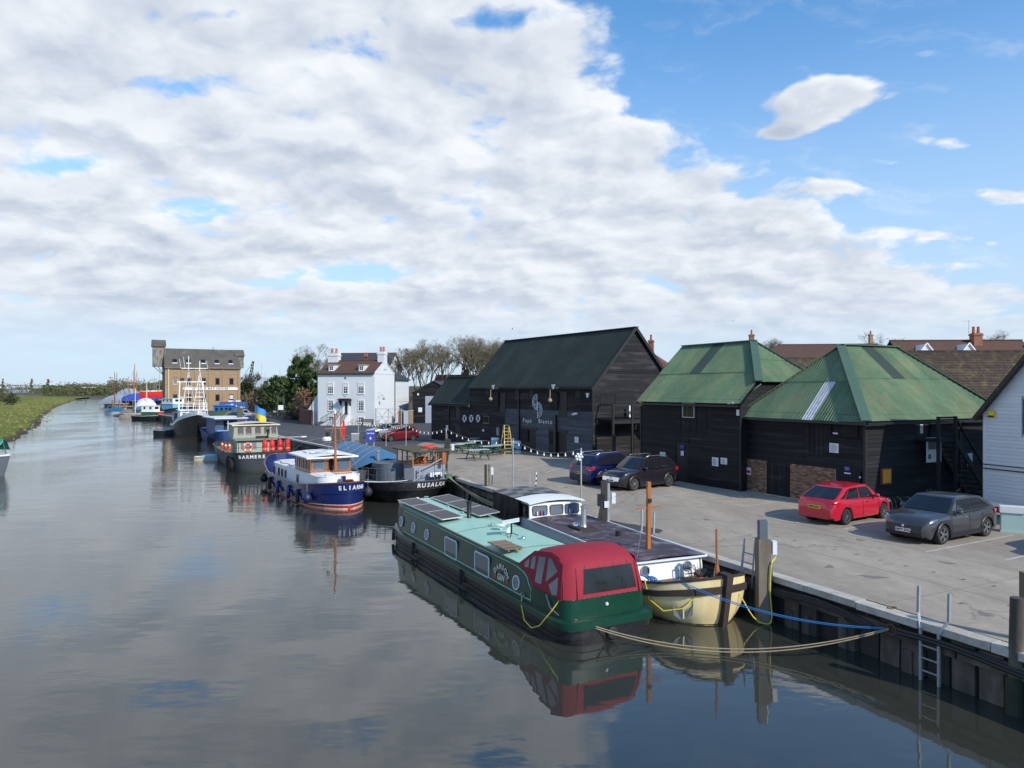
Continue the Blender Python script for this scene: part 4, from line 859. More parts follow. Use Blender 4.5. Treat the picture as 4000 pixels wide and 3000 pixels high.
for i, zx in enumerate((1048, 1246, 1460, 1658, 1858)):
    for zy in (700, 935):
        r_ = rc((zx - 25, zy - 36), (zx + 25, zy + 36)); wd = F.window(r_, 'white_paint' if (i == 0 and zy == 700) else 'black_paint', 'glass_dark', 3, 4, fw=.06)
        if i == 4 and zy == 935: F.box('blind', 'white_board', r_[0], r_[1], .013, .02, r_[2] + .3, r_[3], wd)
        F.box('arch', 'brick_red', r_[0] - .15, r_[1] + .15, .0, .04, r_[3] + .07, r_[3] + .3, wd)
    p_ = hit(ml, *z1(zx, 700), 1, 0)
    yy = 1.5; zz = ze + yy * s_; sk = MB().prism([(p_[0] - .45, yy - .55, zz - .55 * s_ + .03), (p_[0] + .45, yy - .55, zz - .55 * s_ + .03), (p_[0] + .45, yy + .35, zz + .35 * s_ + .03), (p_[0] - .45, yy + .35, zz + .35 * s_ + .03)], (0, -.02, .12)).build('skylight', 'glass_dark', ml)
    MB().box(p_[0] - .55, yy - .72, zz - .66 * s_, p_[0] + .55, yy - .6, zz - .66 * s_ + .22).build('skylight_sill', 'white_board', sk)
r_ = rc((1182, 785), (1930, 824)); bn_ = F.box('name_band', 'cream', r_[0], r_[1], .0, .16, r_[2], r_[3]); bn_.data.materials[0] = MAT['white_paint']
for x in (r_[0], r_[1]): MB().cyl(F.pt(x, .02, (r_[2] + r_[3]) / 2), F.pt(x, .158, (r_[2] + r_[3]) / 2), (r_[3] - r_[2]) / 2, n=14).build('band_end', 'white_paint', bn_)
text('lettering', 'OYSTER BAY HOUSE', (r_[3] - r_[2]) * 1.0, 'black_paint', bn_, F.pt((r_[0] + r_[1]) / 2 - .1, .17, (r_[2] + r_[3]) / 2), F.ex, space=1.28, wscale=1.08, bold=.02)
for a, b in (((1170, 545), (1330, 605)), ((1350, 545), (1530, 605)), ((1575, 545), (1730, 605)), ((1775, 545), (1938, 605))): r_ = rc(a, b); F.box('faded_panel', 'faded_paint', r_[0], r_[1], .0, .03, r_[2], r_[3])
def lucam(x0, x1, z0, z1_, top, nm):
    yb0, yb1 = W_ / 2 - 1.6, W_ / 2 + 1.6
    lu = MB().box(x0, yb0, z0, x1, yb1, z1_).prism([(x0, yb0, z1_), (x0, yb1, z1_), (x0, W_ / 2, top - .1)], (x1 - x0, 0, 0)).build(nm, 'weather_board', ml)
    for i in range(10):                                      # boards laid on the slant
        x = lerp(x0 - 1.5, x1, i / 10); MB().bar((max(x, x0), yb0 - .03, z0 + max(0, x0 - x) * 2.2 + .05), (min(x + 2, x1), yb0 - .03, min(z1_, z0 + 4.4)), .05, .22).build('slant_board', 'weather_board', lu)
    for sg in (-1, 1): slab(lu, 'lucam_roof', 'slate_old', [(x0 - .25, W_ / 2 + sg * 2.0, z1_ - .3), (x1 + .2, W_ / 2 + sg * 2.0, z1_ - .3), (x1 + .2, W_ / 2, top), (x0 - .25, W_ / 2, top)], .12)
lucam(-2.4, .25, 10.7, 15.9, 17.2, 'hoist_tower'); lucam(L - .6, L + 1.3, 10.6, 14.0, 15.25, 'hoist_tower')
for x in (-2.2, -1.2): MB().bar((x, W_ / 2, 10.7), (0, W_ / 2, 8.6), .12).build('strut', 'black_paint', ml)
MB().tube([F.pt(.75, .1, ze - .3), F.pt(.75, .1, 0)], .09).build('drainpipe', 'cream', ml)
# ============================================================ boats
class Hull:
    """s runs from the far end (0) to the near end (1) along local x; f from the waterline (0) to the rim (1)"""
    def __init__(s, L, hb, hw, zr, rk1=0., rk0=0., pw=.8, belly=0.): s.belly = belly; s.L, s.hb, s.hw, s.zr, s.rk1, s.rk0, s.pw = L, hb, hw, zr, rk1, rk0, pw
    def pt(s, q, f, side, off=0.):
        z = interp(s.zr, q) * f if f >= 0 else f; ff = max(0, f) ** s.pw; y = lerp(interp(s.hw, q), interp(s.hb, q), ff) * (1 + s.belly * math.sin(math.pi * min(1, f)) if f >= 0 else 1 + f * .4)
        x = -s.L / 2 + s.L * q + s.rk1 * ff * max(0, (q - .7) / .3) ** 2 - s.rk0 * ff * max(0, (.3 - q) / .3) ** 2
        ex = off * (1 if q > .97 else -1 if q < .03 else 0) * .6
        return Vector((x + ex, side * (y + off), z))
    def ring(s, f, off=0., n=30):
        qs = sorted(set([i / n for i in range(n + 1)] + [.008, .02, .035, .05, .95, .965, .98, .992]))
        g = f if callable(f) else (lambda q: f)
        return [s.pt(q, g(q), -1, off) for q in qs] + [s.pt(q, g(q), 1, off) for q in reversed(qs)]
    def skin(s, f0, f1, n=6, off=0.): return MB().grid([s.ring(lerp(f0, f1, i / n), off) for i in range(n + 1)], cv=True)
    def band(s, f0, f1, t=.05):
        return MB().grid([s.ring(f0, 0), s.ring(f0, t), s.ring(f1, t), s.ring(f1, 0)], cv=True)
    def deck(s, z, inset=.06, n=26):
        a, b = [], []
        for i in range(n + 1):
            q = .012 + .976 * i / n; f = z / interp(s.zr, q); p_ = s.pt(q, min(f, 1), 1, -inset); a.append((p_.x, -max(p_.y, .01), z)); b.append((p_.x, max(p_.y, .01), z))
        return MB().grid([a, b])
    def inner(s, z, t=.06):
        r0 = s.ring(1., 0); r1 = s.ring(1., -t); r2 = s.ring(lambda q: max(.1, z / interp(s.zr, q)), -t)
        return MB().grid([r0, r1, r2], cv=True)
    def path(s, f):
        r_ = s.ring(f, .012); n = len(r_) // 2; return [p_ for p_ in r_[:n] if p_.x > 0], [p_ for p_ in r_[n:] if p_.x > 0]
    def letters(s, name, txt, size, mat, parent, f, centre, gap=1.25):
        """letters set one by one round the near end; centre is the arc distance from the stem, + towards local +y"""
        pa, pq = s.path(f); mi = len(pa); pa = pa + pq; pb = sum(s.path(min(1., f + .12)), []); d_ = [0]
        for a, b in zip(pa, pa[1:]): d_.append(d_[-1] + (b - a).length)
        mid = (d_[mi - 1] + d_[mi]) / 2; vs_, fs = [], []; n_ = len(txt)
        for i, c in enumerate(txt):
            t = mid + centre + (i - (n_ - 1) / 2) * size * .62 * gap
            for j in range(len(pa) - 1):
                if d_[j] <= t <= d_[j + 1]: break
            p_ = pa[j].lerp(pa[j + 1], (t - d_[j]) / max(1e-6, d_[j + 1] - d_[j])); j0, j1 = j, j + 1
            x = (pa[j1] - pa[j0]).normalized(); me = text_mesh(c, size, bold=.012); y = (pb[j] - pa[j]).normalized(); z = x.cross(y).normalized(); y = z.cross(x)
            m = Matrix((x, y, z)).transposed().to_4x4(); m.translation = p_ + z * .05; me.transform(m); o = len(vs_)
            vs_ += [tuple(v.co) for v in me.vertices]; fs += [tuple(k_ + o for k_ in pl.vertices) for pl in me.polygons]; bpy.data.meshes.remove(me)
        m_ = MB(); m_.v = vs_; m_.f = fs; return m_.build(name, mat, parent)
def full(b, e=.9, n=.0): return [(0, b * e), (.03, b * (e + .06)), (.1, b), (.85, b), (1, b)]
def rail(parent, pts, h, mat='galv', r=.018, mid=True, name='railing'):
    m_ = MB(); up = Vector((0, 0, h)); pts = [Vector(x) for x in pts]; m_.tube([x + up for x in pts], r)
    if mid: m_.tube([x + up * .5 for x in pts], r * .8)
    for x in pts: m_.tube([x, x + up], r)
    return m_.build(name, mat, parent)
def porthole(parent, c, n, r, ring='card', pane='glass_grey', name='porthole', squash=1.):
    """ring and pane on a wall facing n"""
    n = Vector(n).normalized(); c = Vector(c); a = MB().cyl(c - n * .01, c + n * .02, r * .84, n=20).build(name, pane, parent, 40)
    t = n.cross(Vector((0, 0, 1))).normalized(); up = t.cross(n); rows = []
    for rr, o in ((r, 0), (r, .03), (r * .82, .03), (r * .82, 0)): rows.append([c + n * o + t * (rr * math.cos(i * math.pi / 12)) + up * (rr * math.sin(i * math.pi / 12)) for i in range(24)])
    MB().grid(rows, cv=True).build('ring', ring, a, 40); return a
def rrect(c, ex, w_, h, r, n=5, up=(0, 0, 1)):
    c, ex, up = Vector(c), Vector(ex), Vector(up); out = []
    for cx, cy, a0 in ((w_ / 2 - r, h / 2 - r, 0), (-w_ / 2 + r, h / 2 - r, 90), (-w_ / 2 + r, -h / 2 + r, 180), (w_ / 2 - r, -h / 2 + r, 270)):
        for i in range(n + 1): a = R(a0 + 90 * i / n); out.append(c + ex * (cx + r * math.cos(a)) + up * (cy + r * math.sin(a)))
    return out
def rwin(parent, c, ex, n, w_, h, r=.07, ring='card', pane='glass_grey', fw=.05, name='window', up=(0, 0, 1)):
    n = Vector(n); pn = MB().prism(rrect(Vector(c) - n * .015, ex, w_, h, r, up=up), n * .025).build(name, pane, parent)
    o, i_ = rrect(c, ex, w_ + fw * 2, h + fw * 2, r + fw, up=up), rrect(c, ex, w_, h, r, up=up)
    MB().grid([o, [p_ + n * .03 for p_ in o], [p_ + n * .03 for p_ in i_], i_], cv=True).build('frame', ring, pn); return pn
def arc_text(name, txt, size, mat, parent, c, ex, up, rad, bold=0., sgn=1):
    vs_, fs = [], []; ex, up = Vector(ex), Vector(up); n = ex.cross(up); k_ = len(txt)
    for i, ch in enumerate(txt):
        a = (i - (k_ - 1) / 2) * size * .86 / rad; me = text_mesh(ch, size, bold=bold); x = ex * math.cos(a) - up * math.sin(a); y = up * math.cos(a) + ex * math.sin(a)
        m = Matrix((x, y, n)).transposed().to_4x4(); m.translation = Vector(c) + ex * (rad * math.sin(a)) + up * (rad * math.cos(a) - rad); me.transform(m); o = len(vs_)
        vs_ += [tuple(v.co) for v in me.vertices]; fs += [tuple(q_ + o for q_ in pl.vertices) for pl in me.polygons]; bpy.data.meshes.remove(me)
    m_ = MB(); m_.v = vs_; m_.f = fs; return m_.build(name, mat, parent)
# ------------------------------------------------------------ green widebeam with red canopy
M('wb_green', (.006, .046, .027), .34, var=.14, sc=.8, coat=.12, spec=.35); M('wb_mint', (.35, .58, .46), .5, var=.12, sc=.9, c2=(.31, .53, .42)); M('wb_black', (.012, .012, .013), .45, var=.3, sc=1.5, c2=(.034, .031, .028), m2=.62, bump=.1); M('mint_line', (.34, .60, .44), .5, var=.05)
M('canopy_red', (.28, .013, .030), .8, var=.14, sc=1.4, bump=.7, bsc=3); M('solar', (.016, .017, .028), .35, var=.15, sc=2, spec=.25); M('pallet', (.21, .15, .095), .9, var=.35, sc=4, rnd=.25, streak=(1, 1, .3)); M('vinyl', (.018, .021, .024), .12, var=.6, sc=1.5, spec=.35)
fwd = Vector((-.458, .889, 0)); LW, BW = 15.5, 1.45
gin = thing('widebeam_boat', 'dark green widebeam narrowboat with mint roof and red canopy in the foreground', 'boat', Vector((2.65, 18.55, 0)) + fwd * 7.75, math.atan2(.889, -.458))
S = lambda s_: s_ - 7.75                                    # distance from the stern to local x (bow is local +x)
plan = [(0, .95), (.008, 1.25), (.02, 1.38), (.035, 1.44), (.05, BW), (.84, BW), (.9, 1.34), (.95, 1.05), (.98, .65), (.995, .25), (1, .12)]
gw = [(q_, b_ * .985) for q_, b_ in plan]
H1 = Hull(LW, plan, gw, [(0, .38), (.8, .38), (1, .46)])
H1.skin(-.4, 1.).build('hull', 'wb_black', gin, 40); H1.band(.42, .50, .035).build('rubbing_band', 'wb_black', gin)
H2 = Hull(LW, [(q_, b_ + .02) for q_, b_ in plan], [(q_, b_ + .02) for q_, b_ in plan], [(0, .585), (.8, .585), (1, .72)])
MB().grid([H2.ring(.655, -.02), H2.ring(.66, .035), H2.ring(.97, .035), H2.ring(1., .0), H2.ring(1., -.3)], cv=True).build('gunwale', 'wb_green', gin, 40)
H2.deck(.575, .05).build('deck', 'wb_green', gin); H2.band(.64, .69, .05).build('rubbing_strake', 'wb_black', gin)
# cabin shell: flat sides with slight tumblehome, crowned mint roof
def roofz(s_): return 1.475 + max(0, s_ - 3) * .0085
rows = []
for s_ in (2., 2.3, 2.95, 4, 6, 8, 10, 12.6, 13.8, 14.5):
    top = interp([(2., 1.08), (2.3, 1.30), (2.6, 1.40), (2.95, 1.475)], s_) if s_ < 2.95 else roofz(s_); w_ = interp([(2, 1.33), (12.6, 1.33), (13.8, 1.27), (14.5, 1.1)], s_); wt = w_ - .09 * (top - .58) / .9
    rows.append([(S(s_), w_, .58), (S(s_), wt, top), (S(s_), wt - .05, top + .03)])
for sg in (1, -1):
    MB().grid([[(a, b * sg, c) for a, b, c in r_] for r_ in rows]).build('cabin_side', 'wb_green', gin, 30)
    for z_, off in ((.66, .006), (1.40, .006)):
        pts_ = [(S(s_), sg * (1.33 - .09 * (z_ + (roofz(s_) - 1.475 if z_ > 1 else 0) - .58) / .9 + off), z_ + (roofz(s_) - 1.475 if z_ > 1 else 0)) for s_ in ((2.1, 4, 8, 12, 13.0) if z_ < 1 else (3.1, 4, 8, 12, 13.0))]
        MB().tube(pts_, .014, 4).build('coach_line', 'mint_line', gin)
    MB().tube([(S(x_), sg * (1.335 - .09 * (z_ - .58) / .9), z_) for x_, z_ in ((3.1, 1.40), (2.62, 1.32), (2.38, 1.22), (2.3, 1.1), (2.1, .95), (2.1, .66))], .014, 4).build('coach_line', 'mint_line', gin)
MB().grid([[(S(s_), lerp(-1, 1, j / 8) * (interp([(2, 1.33), (12.6, 1.33), (13.8, 1.27), (14.5, 1.1)], s_) - .11), roofz(s_) + .03 + .10 * (1 - (lerp(-1, 1, j / 8)) ** 2)) for j in range(9)] for s_ in (1.6, 2.95, 4, 6, 8, 10, 12.6, 13.8, 14.6)]).build('roof', 'wb_mint', gin, 60)
MB().prism([(S(14.5), -1.1, .58), (S(14.5), 1.1, .58), (S(14.5), 1.0, 1.6), (S(14.5), -1.0, 1.6)], (-.05, 0, 0)).build('cabin_front', 'wb_green', gin)
for sg in (1, -1): MB().tube([(S(s_), sg * 1.27, roofz(s_) + .02) for s_ in (3.0, 6, 10, 13.6)], .028).build('grab_rail', 'wb_green', gin)
tl = lambda z_: 1.33 - .09 * (z_ - .58) / .9
for s_ in (13.3, 11.8, 10.3, 3.0): porthole(gin, (S(s_), tl(1.0) + .004, 1.0 if s_ > 4 else .93), (0, 1, .1), .21)
for s_ in (7.9, 5.33): rwin(gin, (S(s_), tl(.96) + .006, .96), (1, 0, 0), (0, 1, .1), 1.0, .58)
arc_text('lettering', 'DAMSON', .215, 'cream', gin, (S(3.96), tl(1.1) + .012, 1.17), (-1, 0, 0), (0, -.1, 1), .55, .008); text('lettering', 'GIN', .24, 'cream', gin, (S(3.96), tl(.84) + .012, .85), (-1, 0, 0), (0, -.1, 1), bold=.01, space=1.15)
M('leaf_paint', (.42, .10, .05), .6); M('plum_paint', (.04, .05, .10), .5)
for sg in (-1, 1): MB().prism([(S(3.96 + sg * .33), tl(.8) + .006, .93), (S(3.96 + sg * .5), tl(.8) + .006, .84), (S(3.96 + sg * .43), tl(.8) + .006, .74), (S(3.96 + sg * .3), tl(.8) + .006, .8)], (0, .006, 0)).build('painted_leaf', 'leaf_paint', gin)
MB().cyl((S(3.96), tl(1.0) + .004, 1.0), (S(3.96), tl(1.0) + .01, 1.0), .09, n=12).build('painted_plum', 'plum_paint', gin)
# stern bulwark and canopy
bp = [(2.02, 1.33), (.75, 1.33), (.5, 1.29), (.38, 1.2), (.32, 1.05)]; bp = bp + [(a, -b) for a, b in reversed(bp)]
MB().grid([[(S(a), b, z_) for a, b in bp] for z_ in (.57, 1.09)]).build('stern_bulwark', 'wb_green', gin, 40)
cp = [(2.97, 1.50, 1.19), (2.62, 1.78, 1.15), (2.19, 2.02, 1.1), (1.75, 2.13, 1.08), (1.30, 2.18, 1.08), (.95, 2.12, 1.1), (.62, 1.97, 1.14), (.50, 1.85, 1.17), (.40, 1.45, 1.22), (.33, 1.05, 1.27)]
rows = []
for a, z_, hw_ in cp:
    row = []
    for j in range(13):
        t = lerp(-1, 1, j / 12); cr = (.06 * (1 - t * t) if z_ > 1.4 else .0); edge = max(0, abs(t) - .8) / .2; xx = a + (edge ** 2 * .16 if a < .7 else 0); row.append((S(xx), t * hw_, z_ + cr - (edge ** 2 * .07 if z_ > 1.6 else 0)))
    rows.append(row)
cn = MB().grid(rows).build('canopy', 'canopy_red', gin, 60)
for sg in (1, -1):
    side = [(2.97, 1.50), (2.19, 2.0), (1.30, 2.13), (.66, 1.93), (.50, 1.06), (2.0, 1.06), (2.3, 1.27), (2.62, 1.4)]
    yy = lambda z_: sg * (1.315 - .2 * (z_ - 1.05) / 1.05)
    sp = MB().prism([(S(a), yy(z_) + sg * .002, z_) for a, z_ in side], (0, -.012 * sg, 0)).build('canopy_side', 'canopy_red', gin)
    for w_ in (((2.62, 1.6), (2.38, 1.76), (2.38, 1.5), (2.6, 1.47)), ((2.27, 1.82), (2.05, 1.88), (2.05, 1.52), (2.27, 1.5)), ((1.92, 1.9), (1.55, 1.95), (1.58, 1.22), (1.92, 1.22)), ((1.40, 1.96), (1.25, 1.96), (.86, 1.72), (1.36, 1.34)), ((1.2, 1.30), (.78, 1.6), (.72, 1.15), (.95, 1.1))):
        MB().prism([(S(a), yy(z_) + sg * .004, z_) for a, z_ in w_], (0, sg * .004, 0)).build('canopy_window', 'glass_grey', sp)
def crow(z_):                                               # the canopy's rear face at height z
    return interp([(1.05, .33), (1.45, .40), (1.85, .50), (1.97, .62)], z_)
m_ = MB(); rows = []
for i in range(7):
    t = i / 6; z_ = lerp(1.19, 1.80, t); hw_ = lerp(.84, .76, t); rows.append([(S(crow(z_)) - .022, -.12 + hw_ * lerp(-1, 1, j / 6), z_) for j in range(7)])
m_.grid(rows).build('rear_window', 'vinyl', gin, 60)
for y_ in (-1.0, .86): MB().tube([(S(.52) - .02, y_, 1.86), (S(.43) - .03, y_ * 1.03, 1.5), (S(.33) - .03, y_ * 1.06, 1.07)], .022, 5).build('canopy_roll', 'canopy_red', gin)
for i in range(14): MB().ball((S(.33) - .012, lerp(-1.05, 1.05, i / 13), 1.085), .014, 4).build('stud', 'chrome', gin)
for i in range(4): MB().bar((S(.53) - .02, -.75 + i * .45, 1.9), (S(.51) - .03, -.75 + i * .45, 1.81), .025, .02).build('strap', 'black_paint', gin)
MB().ball((S(.315), .02, .86), .05, 6).build('stern_light', 'card', gin)
MB().lathe([(.02, 0), (.13, .01), (.17, .05), (.13, .09), (.02, .1)], (S(-.12), .1, .22), 14, 'x').build('stern_fender', 'rubber', gin)
# roof fittings
def onroof(u, v, z=1.62): return local(gin, G(u, v, z))
for sgn in (1, -1):
    for i in range(3):
        x0 = S(9.15 + i * 1.7); y0, y1 = (.32, 1.14) if sgn > 0 else (-.36, -1.2); zt = (lambda y: 1.70 + .07 - .05 * abs(y)) if sgn > 0 else (lambda y: 1.74 + .10 * abs(y) - .05)
        pn = MB().prism([(x0, y0, zt(y0)), (x0 + 1.68, y0, zt(y0)), (x0 + 1.68, y1, zt(y1)), (x0, y1, zt(y1))], (0, 0, .035)).build('solar_panel', 'solar', gin)
        a, b, c, e = (x0, y0, zt(y0) + .022), (x0 + 1.68, y0, zt(y0) + .022), (x0 + 1.68, y1, zt(y1) + .022), (x0, y1, zt(y1) + .022)
        MB().bar(a, b, .03, .036).bar(b, c, .035, .036).bar(c, e, .03, .036).bar(e, a, .035, .036).build('panel_frame', 'alloy', pn)
        m_ = MB()
        for y_ in (y0 + (y1 - y0) * .3, y0 + (y1 - y0) * .7): m_.bar((x0 + .5, y_, 1.6), (x0 + .5, y_, zt(y_)), .04).bar((x0 + 1.3, y_, 1.6), (x0 + 1.3, y_, zt(y_)), .04)
        m_.build('panel_foot', 'black_metal', pn)
c = onroof(1832, 2027); MB().lathe([(.12, c.z - .06), (.11, c.z), (.085, c.z + .03), (.085, c.z + .62), (.105, c.z + .62), (.105, c.z + .68), (.06, c.z + .69)], (c.x, c.y, 0), 16).build('chimney', 'black_metal', gin, 40)
for q_ in ((597, 268), (828, 370), (988, 436), (1300, 568), (1635, 710)):
    c = onroof(1450 + q_[0] * .3617, 1850 + q_[1] * .3617); MB().lathe([(.10, c.z - .08), (.08, c.z), (.05, c.z + .03), (.05, c.z + .06), (.11, c.z + .065), (.10, c.z + .085), (.02, c.z + .105)], (c.x, c.y, 0), 14).build('mushroom_vent', 'chrome', gin, 40)
for s_ in (4.2, 7.6): MB().tube([(S(s_), lerp(-1.2, 1.2, j / 8), roofz(s_) + .033 + .10 * (1 - lerp(-1, 1, j / 8) ** 2)) for j in range(9)], .008, 4).build('roof_seam', 'wb_green', gin)
MB().cyl((S(14.4), .2, 1.5), (S(14.4), .2, 1.78), .06).build('bow_lamp', 'card', gin)
for s_, z0 in ((11.2, 1.52), (6.5, 1.52), (14.1, 1.36)): MB().tube([(S(s_), z0, .55), (S(s_), z0 + .04, .1)], .07, 8).build('side_fender', 'rubber', gin)
MB().torus((S(2.5), 1.36, .72), .06, .02, 'x', 12, 6).build('mooring_ring', 'steel', gin)
c = local(gin, G(1900 + 690 * .3617, 2050 + 1010 * .3617, .6)); 
# loose things on the roof
c = G(1450 + 1445 * .3617, 1850 + 790 * .3617, 1.66); pl = thing('plank_bundle', 'slatted brown wooden gangplank lying on the mint roof', 'gangplank', c + Vector((0, 0, -.02)), math.atan2(.889, -.458))
for i in range(11): MB().box(-.62 + i * .113, -.31 + random.uniform(-.02, .02), .06, -.62 + i * .113 + .1, .31 + random.uniform(-.02, .02), .085 + random.uniform(0, .008)).build('slat', 'pallet', pl)
for y_ in (-.2, .2): MB().box(-.66, y_ - .03, .02, .66, y_ + .03, .058).build('bearer', 'pallet', pl)
c = G(1450 + 1515 * .3617, 1850 + 672 * .3617, 1.66); ds = thing('satellite_dish', 'white tilted flat antenna on a dark tripod on the mint roof', 'antenna', c, 0)
for a in (0, 120, 240): MB().bar((0, 0, .1), (.24 * math.cos(R(a + 20)), .24 * math.sin(R(a + 20)), .0), .025).build('leg', 'black_metal', ds)
MB().cyl((0, 0, .06), (0, 0, .42), .028).build('mast', 'black_metal', ds); MB().prism([(-.30, -.17, .40), (.26, -.17, .50), (.26, .17, .54), (-.30, .17, .44)], (0, 0, .03)).build('panel', 'white_paint', ds)
c = G(1450 + 1400 * .3617, 1850 + 605 * .3617, 1.66); ds = thing('round_aerial', 'small white round aerial dome beside the flat antenna', 'antenna', c, 0)
MB().cyl((0, 0, 0), (0, 0, .14), .025).build('stem', 'card', ds); MB().lathe([(.02, .12), (.16, .14), (.17, .17), (.1, .19), (.01, .195)], (0, 0, 0), 16).build('dome', 'white_paint', ds, 40)
c = G(1450 + 1483 * .3617, 1850 + 640 * .3617, 1.66); MBx = tag(MB().box(-.06, -.05, 0, .06, .05, .2).build('router_box', 'card'), 'small cream box standing between the two aerials on the mint roof', 'box'); MBx.location = c
# ------------------------------------------------------------ yellow hulled barge inside the widebeam
M('slate_grey', (.10, .115, .14), .5, var=.15, sc=1); M('hull_yellow', (.80, .66, .36), .5, var=.16, sc=1.1, c2=(.68, .53, .26), bump=.15, bsc=4, streak=(1, 1, .4)); M('tar_brown', (.042, .028, .024), .75, var=.35, sc=2.5, bump=.3); M('deck_purple', (.060, .042, .055), .55, var=.4, sc=1.4, c2=(.19, .165, .17), bump=.3, bsc=8, m2=.55); M('deck_brown', (.17, .12, .08), .85, var=.3, sc=2)

yb = thing('yellow_barge', 'old barge with pale yellow bow, white cabin and dark flat cabin roof', 'boat', (2.93, 26.2, 0), math.atan2(-.917, .399))
YH = Hull(14, [(0, .5), (.03, 1.0), (.1, 1.4), (.2, 1.4), (.7, 1.4), (.88, 1.5), (.93, 1.38), (.96, 1.15), (.98, .88), (.992, .56), (.998, .3), (1, .15)], [(0, .3), (.06, .9), (.2, 1.3), (.86, 1.25), (.92, 1.1), (.955, .88), (.98, .62), (.992, .38), (1, .1)], [(0, 1.1), (.2, .8), (.6, .72), (.84, .88), (.93, 1.12), (1, 1.42)], .3, .1, .6, .2)
YH.skin(-.4, 1., 8).build('hull', 'hull_yellow', yb, 50); YH.band(.66, .80, .07).build('rubbing_strake', 'tar_brown', yb, 40); YH.band(.955, 1.0, .03).build('rim', 'tar_brown', yb); YH.inner(.72).build('bulwark_inside', 'tar_brown', yb); YH.deck(.74).build('deck', 'deck_brown', yb); YH.band(.0, .03, .015).build('waterline', 'tar_brown', yb)
MB().prism([YH.pt(1, f, 0) + Vector((.16, y_, 0)) for f, y_ in ((-.4, -.08), (.4, -.085), (1.04, -.11), (1.04, .11), (.4, .085), (-.4, .08))], (-.4, 0, 0)).build('stem_post', 'tar_brown', yb)
MB().tube([(6.9, 0, 1.3), (6.9, 0, 1.55), (6.9, 0, 1.62)], [.09, .06, .05], 10).tube([(6.9, 0, 1.6), (6.88, 0, 2.62)], [.035, .03], 8).build('bow_staff', 'varnish', yb)
cab = [(-2.75, .74), (4.75, .74)]
MB().prism([(4.8, -1.32, .70), (4.8, 1.12, .70), (4.72, 1.08, 1.33), (4.72, -1.28, 1.33)], (-.06, 0, 0)).build('cabin_front', 'white_paint', yb)
for sg in (-1, 1): MB().prism([(4.74, sg * 1.25, .7), (-2.8, sg * 1.3, .7), (-2.8, sg * 1.24, 1.36), (4.7, sg * 1.2, 1.33)], (0, -.05 * sg, 0)).build('cabin_side', 'white_paint', yb)
MB().grid([[(x, y_, 1.345 + .075 * (1 - (y_ / 1.3) ** 2) + (.03 if x < 0 else 0)) for y_ in (-1.3, -.9, -.45, 0, .45, .9, 1.3)] for x in (4.82, 3, 1, -1, -2.8)]).build('cabin_roof', 'deck_purple', yb, 60)
MB().bar((4.84, -1.3, 1.33), (4.84, 1.3, 1.33), .05, .05).bar((4.8, 1.31, 1.35), (-2.8, 1.31, 1.37), .05, .06).bar((4.8, -1.31, 1.35), (-2.8, -1.31, 1.37), .05, .06).build('roof_edge', 'card', yb)
for y_ in (-.93, .62): porthole(yb, (4.77, y_, 1.06), (1, 0, .1), .155, 'steel', 'glass_blue')
m_ = MB()
for y_ in (.15, .75): m_.tube([(5.0, y_, .74), (5.0, y_, 1.05), (4.95, y_, 1.12)], .018)
m_.bar((4.95, .15, 1.1), (4.95, .75, 1.1), .03); m_.bar((5.2, .2, .95), (5.2, .8, .95), .03); m_.build('step_frame', 'galv', yb)
wx0, wx1 = -4.7, -2.8                                       # low white wheelhouse
MB().prism([(wx1, -1.22, 1.3), (wx1, 1.1, 1.3), (wx1 - .06, 1.08, 1.98), (wx1 - .06, -1.2, 1.98)], (-.06, 0, 0)).build('wheelhouse_front', 'white_paint', yb)
for sg in (-1, 1): MB().prism([(wx1 - .02, sg * 1.18, .74), (wx0, sg * 1.18, .74), (wx0, sg * 1.14, 1.96), (wx1 - .08, sg * 1.14, 1.96)], (0, -.05 * sg, 0)).build('wheelhouse_side', 'white_paint', yb)
MB().grid([[(x, y_, 1.99 + .13 * (1 - (y_ / 1.3) ** 2) - (.05 if x > -2.8 else 0)) for y_ in (-1.26, -.9, -.45, 0, .45, .9, 1.24)] for x in (-2.7, -2.9, -4.2)]).build('wheelhouse_roof', 'white_paint', yb, 60)
for y_, w_ in ((-.76, .62), (-.02, .56), (.68, .6)): rwin(yb, (wx1 + .004 - .03, y_, 1.67), (0, 1, 0), (1, 0, .09), w_, .36, .06, 'black_metal' if y_ else 'card', 'glass_blue', .022)
random.seed(3)
for y_, mt in ((-.9, 'card'), (-.72, 'red_bright'), (-.58, 'blue_flag'), (.55, 'card'), (.66, 'orange'), (.78, 'rope_blue')): MB().lathe([(.03, 1.5), (.035, 1.6), (.015, 1.64), (.012, 1.68)], (wx1 + .035, y_, 0), 8).build('bottle', mt, yb)
rwin(yb, (-3.4, -1.185, 1.62), (1, 0, 0), (0, -1, 0), .7, .5, .06, 'black_metal', 'glass_dark', .03)
M('tarp_check', (.075, .072, .078), .7, var=.2, sc=2); M('tarp_pale', (.20, .19, .19), .7, var=.2); M('tarp_black', (.013, .013, .015), .75, var=.3, sc=3, bump=.8, bsc=5)
for i in range(4):
    for j in range(5):
        x0, x1 = -4.2 - i * .55, -4.75 - i * .55; y0, y1 = -1.3 + j * .52, -.78 + j * .52; f_ = lambda y_: 2.02 + .13 * (1 - (y_ / 1.3) ** 2)
        MB().add([(x0, y0, f_(y0)), (x1, y0, f_(y0)), (x1, y1, f_(y1)), (x0, y1, f_(y1))], [(0, 1, 2, 3)]).build('tarp_square', 'tarp_check' if (i + j) % 2 else 'tarp_pale', yb)
